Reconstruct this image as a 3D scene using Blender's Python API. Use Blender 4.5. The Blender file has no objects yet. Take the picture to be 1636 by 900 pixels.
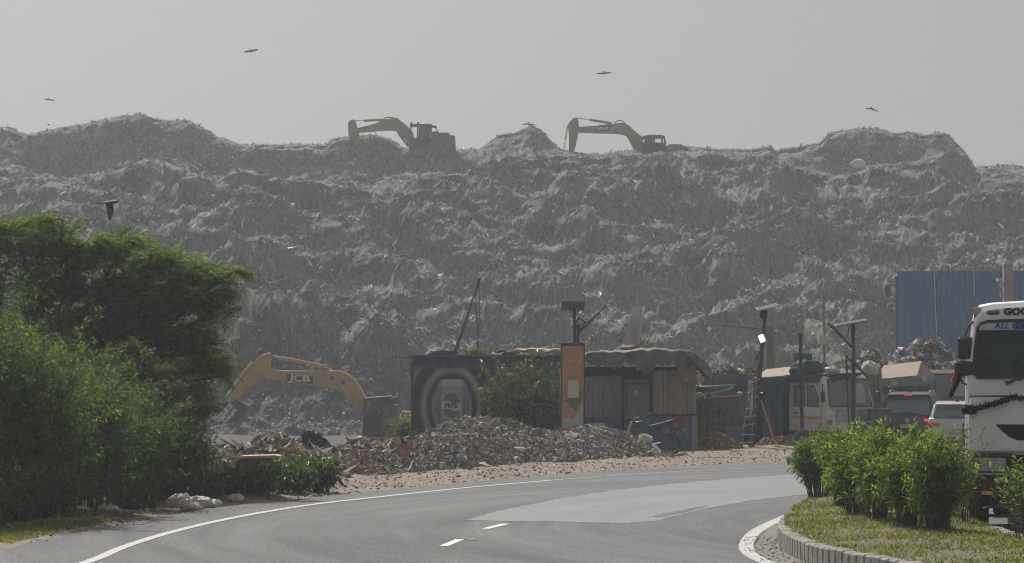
import bpy, math, random
import numpy as np
from mathutils import Vector, Matrix
R = math.radians
SC = bpy.context.scene
COL = SC.collection
# ------------------------------------------------------------------ camera
F = 4544.0; CAMH = 2.4; TH = math.atan(142 / F)
cam_d = bpy.data.cameras.new('camera'); cam = bpy.data.objects.new('camera', cam_d); COL.objects.link(cam)
cam_d.sensor_width = 36; cam_d.lens = 36 * F / 1636; cam_d.clip_end = 9000; cam_d.clip_start = 0.5
cam.location = (0, 0, CAMH); cam.rotation_euler = (R(90) + TH, 0, 0)
SC.camera = cam
# ------------------------------------------------------------------ light
SUN_EL, SUN_AZ = 47, -24            # azimuth from +Y towards +X, degrees
w = bpy.data.worlds.new('World'); SC.world = w; w.use_nodes = True
nt = w.node_tree; nt.nodes.clear()
sky = nt.nodes.new('ShaderNodeTexSky'); sky.sky_type = 'NISHITA'; sky.sun_disc = False
sky.sun_elevation = R(SUN_EL); sky.sun_rotation = R(SUN_AZ); sky.air_density = 1.2; sky.dust_density = 5.0; sky.ozone_density = 1
hs = nt.nodes.new('ShaderNodeHueSaturation'); hs.inputs['Saturation'].default_value = 0.12
mixw = nt.nodes.new('ShaderNodeMixRGB'); mixw.inputs[0].default_value = 0.42; mixw.inputs[2].default_value = (4.6, 4.6, 4.6, 1)
bg = nt.nodes.new('ShaderNodeBackground'); bg.inputs[1].default_value = 0.066
ow = nt.nodes.new('ShaderNodeOutputWorld')
nt.links.new(sky.outputs[0], hs.inputs['Color']); nt.links.new(hs.outputs[0], mixw.inputs[1])
nt.links.new(mixw.outputs[0], bg.inputs[0]); nt.links.new(bg.outputs[0], ow.inputs[0])
sd = bpy.data.lights.new('sun', 'SUN'); sd.energy = 5.0; sd.angle = R(0.6); sd.color = (1, .96, .90)
so = bpy.data.objects.new('sun', sd); COL.objects.link(so)
sdir = Vector((math.sin(R(SUN_AZ)) * math.cos(R(SUN_EL)), math.cos(R(SUN_AZ)) * math.cos(R(SUN_EL)), math.sin(R(SUN_EL))))
so.rotation_euler = sdir.to_track_quat('Z', 'Y').to_euler(); so.location = (-20, 60, 60)
SC.view_settings.view_transform = 'Standard'; SC.view_settings.look = 'None'
SC.view_settings.exposure = 0.12; SC.view_settings.gamma = 1; SC.view_settings.use_curve_mapping = False
cy = SC.cycles
cy.use_denoising = True; cy.max_bounces = 6; cy.diffuse_bounces = 3; cy.glossy_bounces = 3; cy.transmission_bounces = 4
cy.transparent_max_bounces = 8; cy.volume_bounces = 1; cy.use_adaptive_sampling = True; cy.adaptive_threshold = 0.008; cy.filter_width = 1.05
# ------------------------------------------------------------------ placement from lens geometry
def P(px, py, Y):
    dx = px - 818; dy = F * math.cos(TH) - (450 - py) * math.sin(TH); dz = F * math.sin(TH) + (450 - py) * math.cos(TH)
    s = Y / dy
    return Vector((dx * s, Y, CAMH + dz * s))
def G(px, py, z=0.0):
    dx = px - 818; dy = F * math.cos(TH) - (450 - py) * math.sin(TH); dz = F * math.sin(TH) + (450 - py) * math.cos(TH)
    s = (z - CAMH) / dz
    return Vector((dx * s, dy * s, z))
# ------------------------------------------------------------------ tags
def tag(o, label=None, cat=None, group=None, kind=None):
    if label: o['label'] = label
    if cat: o['category'] = cat
    if group: o['group'] = group
    if kind: o['kind'] = kind
    return o
def empty(name, loc=(0, 0, 0), rz=0.0, label=None, cat=None, group=None):
    o = bpy.data.objects.new(name, None); COL.objects.link(o); o.empty_display_size = .2
    o.location = loc; o.rotation_euler = (0, 0, rz)
    return tag(o, label, cat, group)
def copy_tree(o, parent=None):
    c = o.copy(); COL.objects.link(c); c.parent = parent
    for ch in list(o.children): copy_tree(ch, c)
    return c
# ------------------------------------------------------------------ mesh builder
def frame_from(d):
    d = Vector(d).normalized()
    a = Vector((0, 0, 1)) if abs(d.z) < .95 else Vector((1, 0, 0))
    u = d.cross(a).normalized(); v = u.cross(d).normalized()
    return u, v
class MB:
    def __init__(s): s.v = []; s.f = []; s.m = []
    def add(s, vs, fs, mi=0):
        b = len(s.v); s.v += [tuple(x) for x in vs]; s.f += [tuple(i + b for i in f) for f in fs]; s.m += [mi] * len(fs); return s
    def box(s, c, d, rot=None, mi=0, bev=0.0):
        hx, hy, hz = d[0] / 2, d[1] / 2, d[2] / 2
        if bev <= 0:
            vs = [Vector((x * hx, y * hy, z * hz)) for x in (-1, 1) for y in (-1, 1) for z in (-1, 1)]
            fs = [(0, 1, 3, 2), (4, 6, 7, 5), (0, 4, 5, 1), (2, 3, 7, 6), (0, 2, 6, 4), (1, 5, 7, 3)]
        else:
            b = min(bev, hx * .9, hy * .9, hz * .9); vs = []; idx = {}
            for sx in (-1, 1):
                for sy in (-1, 1):
                    for sz in (-1, 1):
                        for ax in range(3):
                            p = [sx * (hx - b), sy * (hy - b), sz * (hz - b)]
                            p[ax] = (sx * hx, sy * hy, sz * hz)[ax]
                            idx[(sx, sy, sz, ax)] = len(vs); vs.append(Vector(p))
            fs = []
            for ax in range(3):
                o1, o2 = [a for a in range(3) if a != ax]
                for sg in (-1, 1):
                    q = []
                    for a, c2 in ((-1, -1), (1, -1), (1, 1), (-1, 1)):
                        k = [0, 0, 0]; k[ax] = sg; k[o1] = a; k[o2] = c2; q.append(idx[(k[0], k[1], k[2], ax)])
                    fs.append(tuple(q))
            for ax in range(3):
                o1, o2 = [a for a in range(3) if a != ax]
                for a in (-1, 1):
                    for c2 in (-1, 1):
                        k1 = [0, 0, 0]; k1[o1] = a; k1[o2] = c2; k2 = list(k1); k1[ax] = -1; k2[ax] = 1
                        fs.append((idx[(*k1, o1)], idx[(*k2, o1)], idx[(*k2, o2)], idx[(*k1, o2)]))
            for sx in (-1, 1):
                for sy in (-1, 1):
                    for sz in (-1, 1): fs.append(tuple(idx[(sx, sy, sz, a)] for a in range(3)))
        if rot is not None:
            M = rot if isinstance(rot, Matrix) else Matrix.Rotation(rot, 3, 'Z'); vs = [M @ v for v in vs]
        c = Vector(c); return s.add([v + c for v in vs], fs, mi)
    def cyl(s, p0, p1, r0, r1=None, n=12, mi=0, cap=True):
        r1 = r0 if r1 is None else r1; p0 = Vector(p0); p1 = Vector(p1); u, v = frame_from(p1 - p0); vs = []
        for p, r in ((p0, r0), (p1, r1)):
            vs += [p + (u * math.cos(2 * math.pi * i / n) + v * math.sin(2 * math.pi * i / n)) * r for i in range(n)]
        fs = [(i, (i + 1) % n, n + (i + 1) % n, n + i) for i in range(n)]
        if cap: fs += [tuple(range(n))[::-1], tuple(range(n, 2 * n))]
        return s.add(vs, fs, mi)
    def tube(s, pts, r, n=6, mi=0):
        pts = [Vector(p) for p in pts]; rs = r if isinstance(r, (list, tuple)) else [r] * len(pts)
        vs = []; fs = []
        for k, p in enumerate(pts):
            d = pts[min(k + 1, len(pts) - 1)] - pts[max(k - 1, 0)]; u, v = frame_from(d)
            vs += [p + (u * math.cos(2 * math.pi * i / n) + v * math.sin(2 * math.pi * i / n)) * rs[k] for i in range(n)]
        for k in range(len(pts) - 1):
            fs += [(k * n + i, k * n + (i + 1) % n, (k + 1) * n + (i + 1) % n, (k + 1) * n + i) for i in range(n)]
        fs += [tuple(range(n))[::-1], tuple(range((len(pts) - 1) * n, len(pts) * n))]
        return s.add(vs, fs, mi)
    def prism(s, poly, a, b, plane='xz', mi=0):
        """extrude a 2D outline between a and b along the remaining axis"""
        def mk(p, t):
            return {'xz': (p[0], t, p[1]), 'yz': (t, p[0], p[1]), 'xy': (p[0], p[1], t)}[plane]
        n = len(poly); vs = [mk(p, a) for p in poly] + [mk(p, b) for p in poly]
        fs = [(i, (i + 1) % n, n + (i + 1) % n, n + i) for i in range(n)] + [tuple(range(n))[::-1], tuple(range(n, 2 * n))]
        return s.add(vs, fs, mi)
    def loft(s, loops, mi=0, cap=True):
        n = len(loops[0]); vs = [p for l in loops for p in l]; fs = []
        for k in range(len(loops) - 1):
            fs += [(k * n + i, k * n + (i + 1) % n, (k + 1) * n + (i + 1) % n, (k + 1) * n + i) for i in range(n)]
        if cap: fs += [tuple(range(n))[::-1], tuple(range((len(loops) - 1) * n, len(loops) * n))]
        return s.add(vs, fs, mi)
    def ball(s, c, r, n=12, m=8, mi=0):
        rr = r if isinstance(r, (tuple, list)) else (r, r, r); c = Vector(c)
        loops = []
        for j in range(1, m):
            t = math.pi * j / m
            loops.append([c + Vector((rr[0] * math.sin(t) * math.cos(2 * math.pi * i / n), rr[1] * math.sin(t) * math.sin(2 * math.pi * i / n), -rr[2] * math.cos(t))) for i in range(n)])
        return s.loft(loops, mi)
    def grid(s, fn, nu, nv, mi=0):
        vs = [fn(i / nu, j / nv) for j in range(nv + 1) for i in range(nu + 1)]
        fs = [(j * (nu + 1) + i, j * (nu + 1) + i + 1, (j + 1) * (nu + 1) + i + 1, (j + 1) * (nu + 1) + i) for j in range(nv) for i in range(nu)]
        return s.add(vs, fs, mi)
    def xf(s, M):
        s.v = [tuple(M @ Vector(v)) for v in s.v]; return s
    def build(s, name, mats, parent=None, smooth=False, loc=None, thick=0.0, bevel=0.0, sub=0):
        me = bpy.data.meshes.new(name); me.from_pydata(s.v, [], s.f); me.update()
        mats = mats if isinstance(mats, (list, tuple)) else [mats]
        for m in mats: me.materials.append(m)
        me.polygons.foreach_set('material_index', s.m)
        import bmesh
        bm = bmesh.new(); bm.from_mesh(me); bmesh.ops.recalc_face_normals(bm, faces=bm.faces); bm.to_mesh(me); bm.free()
        if smooth: me.polygons.foreach_set('use_smooth', [True] * len(me.polygons))
        o = bpy.data.objects.new(name, me); COL.objects.link(o)
        if parent: o.parent = parent
        if loc is not None: o.location = loc
        if thick:
            md = o.modifiers.new('solid', 'SOLIDIFY'); md.thickness = thick; md.offset = 0
        if bevel:
            md = o.modifiers.new('bevel', 'BEVEL'); md.width = bevel; md.segments = 2; md.limit_method = 'ANGLE'; md.angle_limit = R(35); md.harden_normals = False
        if sub:
            md = o.modifiers.new('sub', 'SUBSURF'); md.levels = sub; md.render_levels = sub
        return o
def np_mesh(name, V, Fq, mat, cols=None, smooth=False, parent=None):
    """V (n,3), Fq (m,k) faces of equal size, cols (m,3) face colours"""
    me = bpy.data.meshes.new(name); n = len(V); m, k = Fq.shape
    me.vertices.add(n); me.vertices.foreach_set('co', np.ascontiguousarray(V, dtype=np.float32).ravel())
    me.loops.add(m * k); me.loops.foreach_set('vertex_index', np.ascontiguousarray(Fq, dtype=np.int32).ravel())
    me.polygons.add(m); me.polygons.foreach_set('loop_start', np.arange(0, m * k, k, dtype=np.int32))
    me.polygons.foreach_set('use_smooth', np.full(m, smooth, dtype=bool))
    me.update(calc_edges=True)
    if cols is not None:
        ca = me.color_attributes.new('Col', 'BYTE_COLOR' if False else 'FLOAT_COLOR', 'CORNER')
        c = np.ones((m * k, 4), np.float32); c[:, :3] = np.repeat(cols, k, axis=0)
        ca.data.foreach_set('color', c.ravel())
    me.materials.append(mat)
    o = bpy.data.objects.new(name, me); COL.objects.link(o)
    if parent: o.parent = parent
    return o
# ------------------------------------------------------------------ numpy noise
def _hash(ix, iy, seed):
    h = (ix.astype(np.int64) * 374761393 + iy.astype(np.int64) * 668265263 + seed * 974634777) & 0xFFFFFFFF
    h = ((h ^ (h >> 13)) * 1274126177) & 0xFFFFFFFF
    return ((h ^ (h >> 16)) & 0xFFFFFF) / float(0xFFFFFF)
def vnoise(x, y, seed=0):
    ix = np.floor(x); iy = np.floor(y); fx = x - ix; fy = y - iy
    fx = fx * fx * fx * (fx * (fx * 6 - 15) + 10); fy = fy * fy * fy * (fy * (fy * 6 - 15) + 10)
    a = _hash(ix, iy, seed); b = _hash(ix + 1, iy, seed); c = _hash(ix, iy + 1, seed); d = _hash(ix + 1, iy + 1, seed)
    return (a + (b - a) * fx) * (1 - fy) + (c + (d - c) * fx) * fy * 1.0      # 0..1
def fbm(x, y, octv=4, seed=0, gain=.5):
    t = np.zeros_like(x, dtype=float); a = 1.0; s = 0
    for k in range(octv):
        t += a * (vnoise(x, y, seed + k * 17) - .5); s += a; a *= gain; x, y = (x * 1.6 - y * 1.2) + 13.7, (x * 1.2 + y * 1.6) - 7.1
    return t / s * 2      # about -1..1
def billow(x, y, octv=3, seed=0):
    t = np.zeros_like(x, dtype=float); a = 1.0; s = 0
    for k in range(octv):
        t += a * (1 - np.abs(vnoise(x, y, seed + k * 31) * 2 - 1)); s += a; a *= .5; x, y = (x * 1.6 - y * 1.2) + 3.7, (x * 1.2 + y * 1.6) - 9.1
    return t / s          # 0..1
# ------------------------------------------------------------------ materials
def mat(name, col, rough=.7, metal=0.0, var=.15, scale=3.0, bump=0.0, bscale=30.0, dirt=None, dirt_amt=.4, dirt_scale=1.5, spec=.4, emit=None, alpha=None, trans=0.0, coat=0.0, stretch=None):
    m = bpy.data.materials.new(name); m.use_nodes = True; n = m.node_tree.nodes; l = m.node_tree.links
    b = n['Principled BSDF']; b.inputs['Roughness'].default_value = rough; b.inputs['Metallic'].default_value = metal
    b.inputs['Specular IOR Level'].default_value = spec
    if coat: b.inputs['Coat Weight'].default_value = coat; b.inputs['Coat Roughness'].default_value = .08
    tc = n.new('ShaderNodeTexCoord'); src = tc.outputs['Object']
    if stretch:
        mp = n.new('ShaderNodeMapping'); mp.inputs['Scale'].default_value = stretch; l.new(src, mp.inputs[0]); src = mp.outputs[0]
    nz = n.new('ShaderNodeTexNoise'); nz.inputs['Scale'].default_value = scale; nz.inputs['Detail'].default_value = 6; nz.inputs['Roughness'].default_value = .65
    l.new(src, nz.inputs['Vector'])
    mr = n.new('ShaderNodeMapRange'); mr.inputs['From Min'].default_value = .3; mr.inputs['From Max'].default_value = .7
    mr.inputs['To Min'].default_value = 1 - var; mr.inputs['To Max'].default_value = 1 + var; l.new(nz.outputs[0], mr.inputs[0])
    mx = n.new('ShaderNodeMixRGB'); mx.blend_type = 'MULTIPLY'; mx.inputs[0].default_value = 1; mx.inputs[1].default_value = (*col, 1)
    l.new(mr.outputs[0], mx.inputs[2]); out = mx.outputs[0]
    if dirt:
        n2 = n.new('ShaderNodeTexNoise'); n2.inputs['Scale'].default_value = dirt_scale; n2.inputs['Detail'].default_value = 8; n2.inputs['Roughness'].default_value = .7
        l.new(src, n2.inputs['Vector'])
        r2 = n.new('ShaderNodeMapRange'); r2.inputs['From Min'].default_value = .4; r2.inputs['From Max'].default_value = .68; r2.inputs['To Max'].default_value = dirt_amt
        r2.inputs['To Min'].default_value = dirt_amt * .15; l.new(n2.outputs[0], r2.inputs[0])
        m2 = n.new('ShaderNodeMixRGB'); m2.inputs[2].default_value = (*dirt, 1); l.new(r2.outputs[0], m2.inputs[0]); l.new(out, m2.inputs[1]); out = m2.outputs[0]
    l.new(out, b.inputs['Base Color'])
    if bump:
        n3 = n.new('ShaderNodeTexNoise'); n3.inputs['Scale'].default_value = bscale; n3.inputs['Detail'].default_value = 5; l.new(src, n3.inputs['Vector'])
        bp = n.new('ShaderNodeBump'); bp.inputs['Strength'].default_value = min(1, bump); bp.inputs['Distance'].default_value = .02 * max(1, bump); l.new(n3.outputs[0], bp.inputs['Height']); l.new(bp.outputs[0], b.inputs['Normal'])
    if emit: b.inputs['Emission Color'].default_value = (*emit[0], 1); b.inputs['Emission Strength'].default_value = emit[1]
    if trans: b.inputs['Transmission Weight'].default_value = trans
    return m
def attr_mat(name, rough=.8, trans=0.0, spec=.3, tcol=None, gain=1.0, bump=0.0):
    """colour from the mesh's per-face colours; optional leaf translucency"""
    m = bpy.data.materials.new(name); m.use_nodes = True; n = m.node_tree.nodes; l = m.node_tree.links
    b = n['Principled BSDF']; b.inputs['Roughness'].default_value = rough; b.inputs['Specular IOR Level'].default_value = spec
    a = n.new('ShaderNodeVertexColor'); a.layer_name = 'Col'; l.new(a.outputs[0], b.inputs['Base Color'])
    if bump:
        tc = n.new('ShaderNodeTexCoord'); nz = n.new('ShaderNodeTexNoise'); nz.inputs['Scale'].default_value = bump; l.new(tc.outputs['Object'], nz.inputs['Vector'])
        bp = n.new('ShaderNodeBump'); bp.inputs['Strength'].default_value = .5; bp.inputs['Distance'].default_value = .03; l.new(nz.outputs[0], bp.inputs['Height']); l.new(bp.outputs[0], b.inputs['Normal'])
    if trans:
        t = n.new('ShaderNodeBsdfTranslucent'); mg = n.new('ShaderNodeMixRGB'); mg.blend_type = 'MULTIPLY'; mg.inputs[0].default_value = 1; mg.inputs[2].default_value = (*(tcol or (1.6, 1.7, .5)), 1)
        l.new(a.outputs[0], mg.inputs[1]); l.new(mg.outputs[0], t.inputs[0])
        mx = n.new('ShaderNodeMixShader'); mx.inputs[0].default_value = trans; l.new(b.outputs[0], mx.inputs[1]); l.new(t.outputs[0], mx.inputs[2]); l.new(mx.outputs[0], n['Material Output'].inputs[0])
    return m
HAZE = 0.00062
# ------------------------------------------------------------------ ground, road
def chaikin(p, k=2):
    for _ in range(k):
        q = [p[0]]
        for a, b in zip(p[:-1], p[1:]): q += [(a[0] * .75 + b[0] * .25, a[1] * .75 + b[1] * .25), (a[0] * .25 + b[0] * .75, a[1] * .25 + b[1] * .75)]
        p = q + [p[-1]]
    return p
def g2(l, z=0.0): return [tuple(G(a, b, z)[:2]) for a, b in l]
outer = [(-9.0, -10), (-8.6, 15), (-7.9, 28)] + g2([(0, 878), (100, 857), (200, 837), (300, 817), (400, 804), (540, 791), (700, 774), (860, 761), (1000, 749.5), (1150, 742), (1290, 737)]) + [(12.5, 77.8), (19, 79.3), (28, 80), (60, 80)]
outer = chaikin(outer, 2)
rngg = random.Random(5)
def seg_dist(X, Y, pl):
    D = np.full(X.shape, 1e9)
    for (x0, y0), (x1, y1) in zip(pl[:-1], pl[1:]):
        dx, dy = x1 - x0, y1 - y0; t = np.clip(((X - x0) * dx + (Y - y0) * dy) / (dx * dx + dy * dy + 1e-9), 0, 1)
        D = np.minimum(D, np.hypot(X - x0 - t * dx, Y - y0 - t * dy))
    return D
def inside(X, Y, poly):
    c = np.zeros(X.shape, bool); n = len(poly)
    for i in range(n):
        x0, y0 = poly[i]; x1, y1 = poly[i - 1]
        with np.errstate(divide='ignore', invalid='ignore'):
            c ^= ((y0 > Y) != (y1 > Y)) & (X < (x1 - x0) * (Y - y0) / (y1 - y0 + 1e-12) + x0)
    return c
road_poly = outer + [(60, -10)]
def dip(X, Y):
    """yard behind the rubble lies lower than the road on the left"""
    a = np.clip((Y - 84) / 26, 0, 1); a = a * a * (3 - 2 * a); b = 1 - np.clip((X - 2.0) / 6, 0, 1); b = b * b * (3 - 2 * b)
    return -1.35 * a * b
def ground_z(X, Y):
    ins = inside(X, Y, road_poly); d = seg_dist(X, Y, outer); e = np.clip(d / 1.2, 0, 1)
    rough = (fbm(X * .35, Y * .35, 3, 5) * .12 + fbm(X * 2.5, Y * 2.5, 3, 9) * .045 + .07)
    return np.where(ins, -.04, -.03 + e * rough) + dip(X, Y)
xs = np.concatenate([[-3000, -900, -300, -120, -60, -40, -30], np.arange(-24, 24, .16), [30, 40, 60, 120, 300, 900, 3000]])
ys = np.concatenate([[-300, -60, 0, 20, 28], np.arange(34, 100, .2), np.arange(100, 180, 1.5), [200, 260, 400, 900, 2000, 5000]])
X, Y = np.meshgrid(xs, ys); Z = ground_z(X, Y)
V = np.stack([X, Y, Z], -1).reshape(-1, 3); nx, ny = len(xs), len(ys)
ii = (np.arange(ny - 1)[:, None] * nx + np.arange(nx - 1)[None]).ravel()
Fq = np.stack([ii, ii + 1, ii + nx + 1, ii + nx], -1)
m_dirt = mat('dirt', (.15, .115, .09), .95, var=.35, scale=1.2, bump=1, bscale=9, dirt=(.23, .185, .15), dirt_amt=.8, dirt_scale=4)
gr = np_mesh('ground', V, Fq, m_dirt, smooth=True); tag(gr, kind='structure')
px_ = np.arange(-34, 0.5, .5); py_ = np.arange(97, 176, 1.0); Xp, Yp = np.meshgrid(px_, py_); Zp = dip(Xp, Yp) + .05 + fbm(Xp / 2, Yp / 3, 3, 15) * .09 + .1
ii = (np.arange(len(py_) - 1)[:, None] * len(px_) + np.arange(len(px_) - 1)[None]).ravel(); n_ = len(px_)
tag(np_mesh('pit_shade_sheet', np.stack([Xp, Yp, Zp], -1).reshape(-1, 3), np.stack([ii, ii + 1, ii + n_ + 1, ii + n_], -1), mat('pit_shade_tone', (.035, .034, .032), .95, var=.3, scale=1, bump=1, bscale=6), smooth=True), kind='structure')  # dark sheet laid over the pit ground, standing in for the mound's shade
# --- asphalt: centre of the bend for curved tyre streaks
CX, CY = 16.5, 44.0
m_asph = mat('asphalt', (.145, .143, .143), .86, var=.10, scale=.6, bump=.6, bscale=120, spec=.3)
def asphalt_nodes(m, base, band=.30, fine=.25):
    n = m.node_tree.nodes; l = m.node_tree.links; b = n['Principled BSDF']
    tc = n.new('ShaderNodeTexCoord'); sp = n.new('ShaderNodeSeparateXYZ'); l.new(tc.outputs['Object'], sp.inputs[0])
    def mth(op, a, c=None):
        q = n.new('ShaderNodeMath'); q.operation = op
        for i, v in enumerate((a, c)):
            if v is None: continue
            if isinstance(v, (int, float)): q.inputs[i].default_value = v
            else: l.new(v, q.inputs[i])
        return q.outputs[0]
    dx = mth('SUBTRACT', sp.outputs[0], CX); dy = mth('SUBTRACT', sp.outputs[1], CY)
    r = mth('SQRT', mth('ADD', mth('MULTIPLY', dx, dx), mth('MULTIPLY', dy, dy))); ang = mth('ARCTAN2', mth('MULTIPLY', dy, -1), mth('MULTIPLY', dx, -1))
    cb = n.new('ShaderNodeCombineXYZ'); l.new(mth('MULTIPLY', r, 1.1), cb.inputs[0]); l.new(mth('MULTIPLY', ang, 1.2), cb.inputs[1])
    n1 = n.new('ShaderNodeTexNoise'); n1.inputs['Scale'].default_value = 1.0; n1.inputs['Detail'].default_value = 4; n1.inputs['Roughness'].default_value = .6; l.new(cb.outputs[0], n1.inputs['Vector'])
    cb2 = n.new('ShaderNodeCombineXYZ'); l.new(mth('MULTIPLY', r, 9.0), cb2.inputs[0]); l.new(mth('MULTIPLY', ang, 6), cb2.inputs[1])
    n2 = n.new('ShaderNodeTexNoise'); n2.inputs['Scale'].default_value = 1.0; n2.inputs['Detail'].default_value = 5; l.new(cb2.outputs[0], n2.inputs['Vector'])
    n3 = n.new('ShaderNodeTexNoise'); n3.inputs['Scale'].default_value = 22; n3.inputs['Detail'].default_value = 3; l.new(tc.outputs['Object'], n3.inputs['Vector'])
    n4 = n.new('ShaderNodeTexNoise'); n4.inputs['Scale'].default_value = .22; n4.inputs['Detail'].default_value = 6; n4.inputs['Roughness'].default_value = .7; l.new(tc.outputs['Object'], n4.inputs['Vector'])
    def rg(o, a, c):
        q = n.new('ShaderNodeMapRange'); q.inputs['From Min'].default_value = .32; q.inputs['From Max'].default_value = .68; q.inputs['To Min'].default_value = a; q.inputs['To Max'].default_value = c; l.new(o, q.inputs[0]); return q.outputs[0]
    k = mth('MULTIPLY', mth('MULTIPLY', rg(n1.outputs[0], 1 - band, 1 + band), rg(n2.outputs[0], 1 - band * .35, 1 + band * .35)), mth('MULTIPLY', rg(n3.outputs[0], 1 - fine, 1 + fine), rg(n4.outputs[0], .88, 1.12)))
    mx = n.new('ShaderNodeMixRGB'); mx.blend_type = 'MULTIPLY'; mx.inputs[0].default_value = 1; mx.inputs[1].default_value = (*base, 1); l.new(k, mx.inputs[2]); l.new(mx.outputs[0], b.inputs['Base Color'])
asphalt_nodes(m_asph, (.108, .108, .110), .28, .42)
rp = [(x + rngg.uniform(-.07, .07), y + rngg.uniform(-.05, .05)) for x, y in chaikin(outer, 1)]
mb = MB(); mb.prism(rp + [(60, -10)], -.06, 0.0, 'xy'); tag(mb.build('road', m_asph), kind='structure')
m_asph2 = mat('newer_asphalt', (.19, .192, .196), .8, var=.05); asphalt_nodes(m_asph2, (.148, .150, .155), .10, .14)
pt = g2([(740, 832), (800, 816), (900, 796), (980, 784), (1080, 773), (1180, 764), (1290, 757), (1420, 751), (1420, 772), (1300, 789), (1200, 800), (1120, 815), (1085, 823), (1050, 832), (1000, 836.5), (900, 834.5)])
pt2 = []
for a_, b_ in zip(pt, pt[1:] + pt[:1]):
    k_ = max(1, int(math.dist(a_, b_) / .3)); pt2 += [(a_[0] + (b_[0] - a_[0]) * i_ / k_ + rngg.uniform(-.05, .05), a_[1] + (b_[1] - a_[1]) * i_ / k_ + rngg.uniform(-.07, .07)) for i_ in range(k_)]
mb = MB(); mb.prism(pt2, 0.0, .004, 'xy'); tag(mb.build('road_patch', m_asph2), kind='structure')
def worn_mat(name, col, hole=(.16, .16, .16), amt=.9):
    m = mat(name, col, .7, var=.1, scale=4, dirt=hole, dirt_amt=amt, dirt_scale=9); return m
m_line = worn_mat('road_paint', (.48, .48, .46), (.20, .20, .20), .95)
def strip(pl, w, z, mbx):
    pts = [Vector((*p, 0)) for p in pl]; L = []; 
    for i, p in enumerate(pts):
        d = (pts[min(i + 1, len(pts) - 1)] - pts[max(i - 1, 0)]).normalized(); nn = Vector((-d.y, d.x, 0)); L.append((p + nn * w / 2, p - nn * w / 2))
    for (a, b), (c, d) in zip(L[:-1], L[1:]):
        vs = [(*a[:2], z), (*b[:2], z), (*d[:2], z), (*c[:2], z)]; mbx.add(vs, [(0, 1, 2, 3)])
mb = MB()
strip(chaikin([(-6.4, 20), (-5.9, 29)] + g2([(140, 901), (200, 872), (300, 843), (400, 822), (500, 806), (600, 795), (700, 784), (800, 774.5), (880, 768)]), 2), .16, .006, mb)
strip(chaikin(g2([(880, 768), (1000, 758.5), (1150, 750), (1290, 745)]), 2), .07, .006, mb)
strip(chaikin([(3.9, 28), (3.5, 32)] + g2([(1225, 900), (1196, 886), (1190, 870), (1204, 851), (1228, 838), (1256, 826), (1300, 805)]), 2), .2, .006, mb)
tag(mb.build('edge_line', m_line), kind='structure')
mb = MB()
for a, b in (((640, 925), (690, 903)), ((709, 873), (736, 862)), ((775, 845.5), (808, 837.5))):
    p, q = G(*a), G(*b); strip([tuple(p[:2]), tuple(q[:2])], .13, .006, mb)
tag(mb.build('lane_marking', worn_mat('lane_paint', (.6, .6, .58), (.3, .3, .3), .6)), kind='structure')
mb = MB()
for (a_, b_, w_) in (((1052, 826), (1098, 816), .22), ((1100, 815), (1125, 810), .12)):
    p, q = G(*a_), G(*b_); m_ = (p + q) / 2 + Vector((rngg.uniform(-.05, .05), rngg.uniform(-.05, .05), 0)); strip([tuple(p[:2]), tuple(m_[:2]), tuple(q[:2])], w_, .0085, mb)
tag(mb.build('tar_repair', mat('tar', (.055, .055, .055), .8, var=.2, dirt=(.11, .11, .11), dirt_amt=.8, dirt_scale=9)), kind='structure')
mb = MB()
for k_ in range(14):
    p = G(735 + rngg.uniform(-12, 26), 862 + rngg.uniform(-2, 2)); mb.add([(p.x + rngg.uniform(-.08, .08), p.y + rngg.uniform(-.08, .08), .0065 + k_ * .0001) for _ in range(4)], [(0, 1, 2, 3)])
tag(mb.build('worn_paint', m_line), kind='structure')
# ------------------------------------------------------------------ garbage hill
sky_pts = [(-600, 225), (-300, 215), (-120, 208), (0, 203), (20, 204), (38, 216), (60, 214), (120, 201), (165, 193), (200, 186), (218, 184), (240, 191), (300, 194), (318, 203), (345, 220), (382, 232), (440, 233), (480, 231), (520, 233), (530, 224), (560, 218), (600, 217), (622, 224), (640, 238), (700, 240), (765, 239), (785, 226), (800, 217), (825, 214), (847, 201), (862, 208), (880, 226), (897, 241), (930, 247), (960, 248), (1000, 243), (1040, 238), (1060, 235), (1100, 236), (1140, 241), (1200, 240), (1232, 235), (1240, 243), (1280, 236), (1312, 230), (1325, 215), (1350, 209), (1385, 205), (1400, 206), (1420, 213), (1460, 214), (1482, 218), (1500, 213), (1518, 219), (1540, 240), (1557, 270), (1575, 268), (1600, 263), (1636, 266), (1720, 255), (1900, 250), (2300, 265)]
sx_, sy_ = np.array(sky_pts, float).T
YC = 265.0
def sky_z(px): return CAMH + (592 - np.interp(px, sx_, sy_)) / F * YC
def sky_smooth(px):
    t = 0
    for o in range(-180, 181, 30): t = t + np.interp(px + o, sx_, sy_)
    return CAMH + (592 - np.maximum(t / 13, 228)) / F * YC
prof_y = np.array([150, 166, 172, 178, 186, 196, 203, 214, 224, 236, 243, 250, 256, 265, 275, 320.])
prof_f = np.array([-.04, 0, .12, .17, .21, .37, .41, .56, .61, .73, .765, .79, .93, 1., 1.0, .97])
def smin01(a): a = np.clip(a, 0, 1); return a * a * (3 - 2 * a)
def bump2(X, Y, cx, cy, rx, ry, h, p=1.0):
    d = ((X - cx) / rx) ** 2 + ((Y - cy) / ry) ** 2; return h * np.exp(-d ** p)
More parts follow.
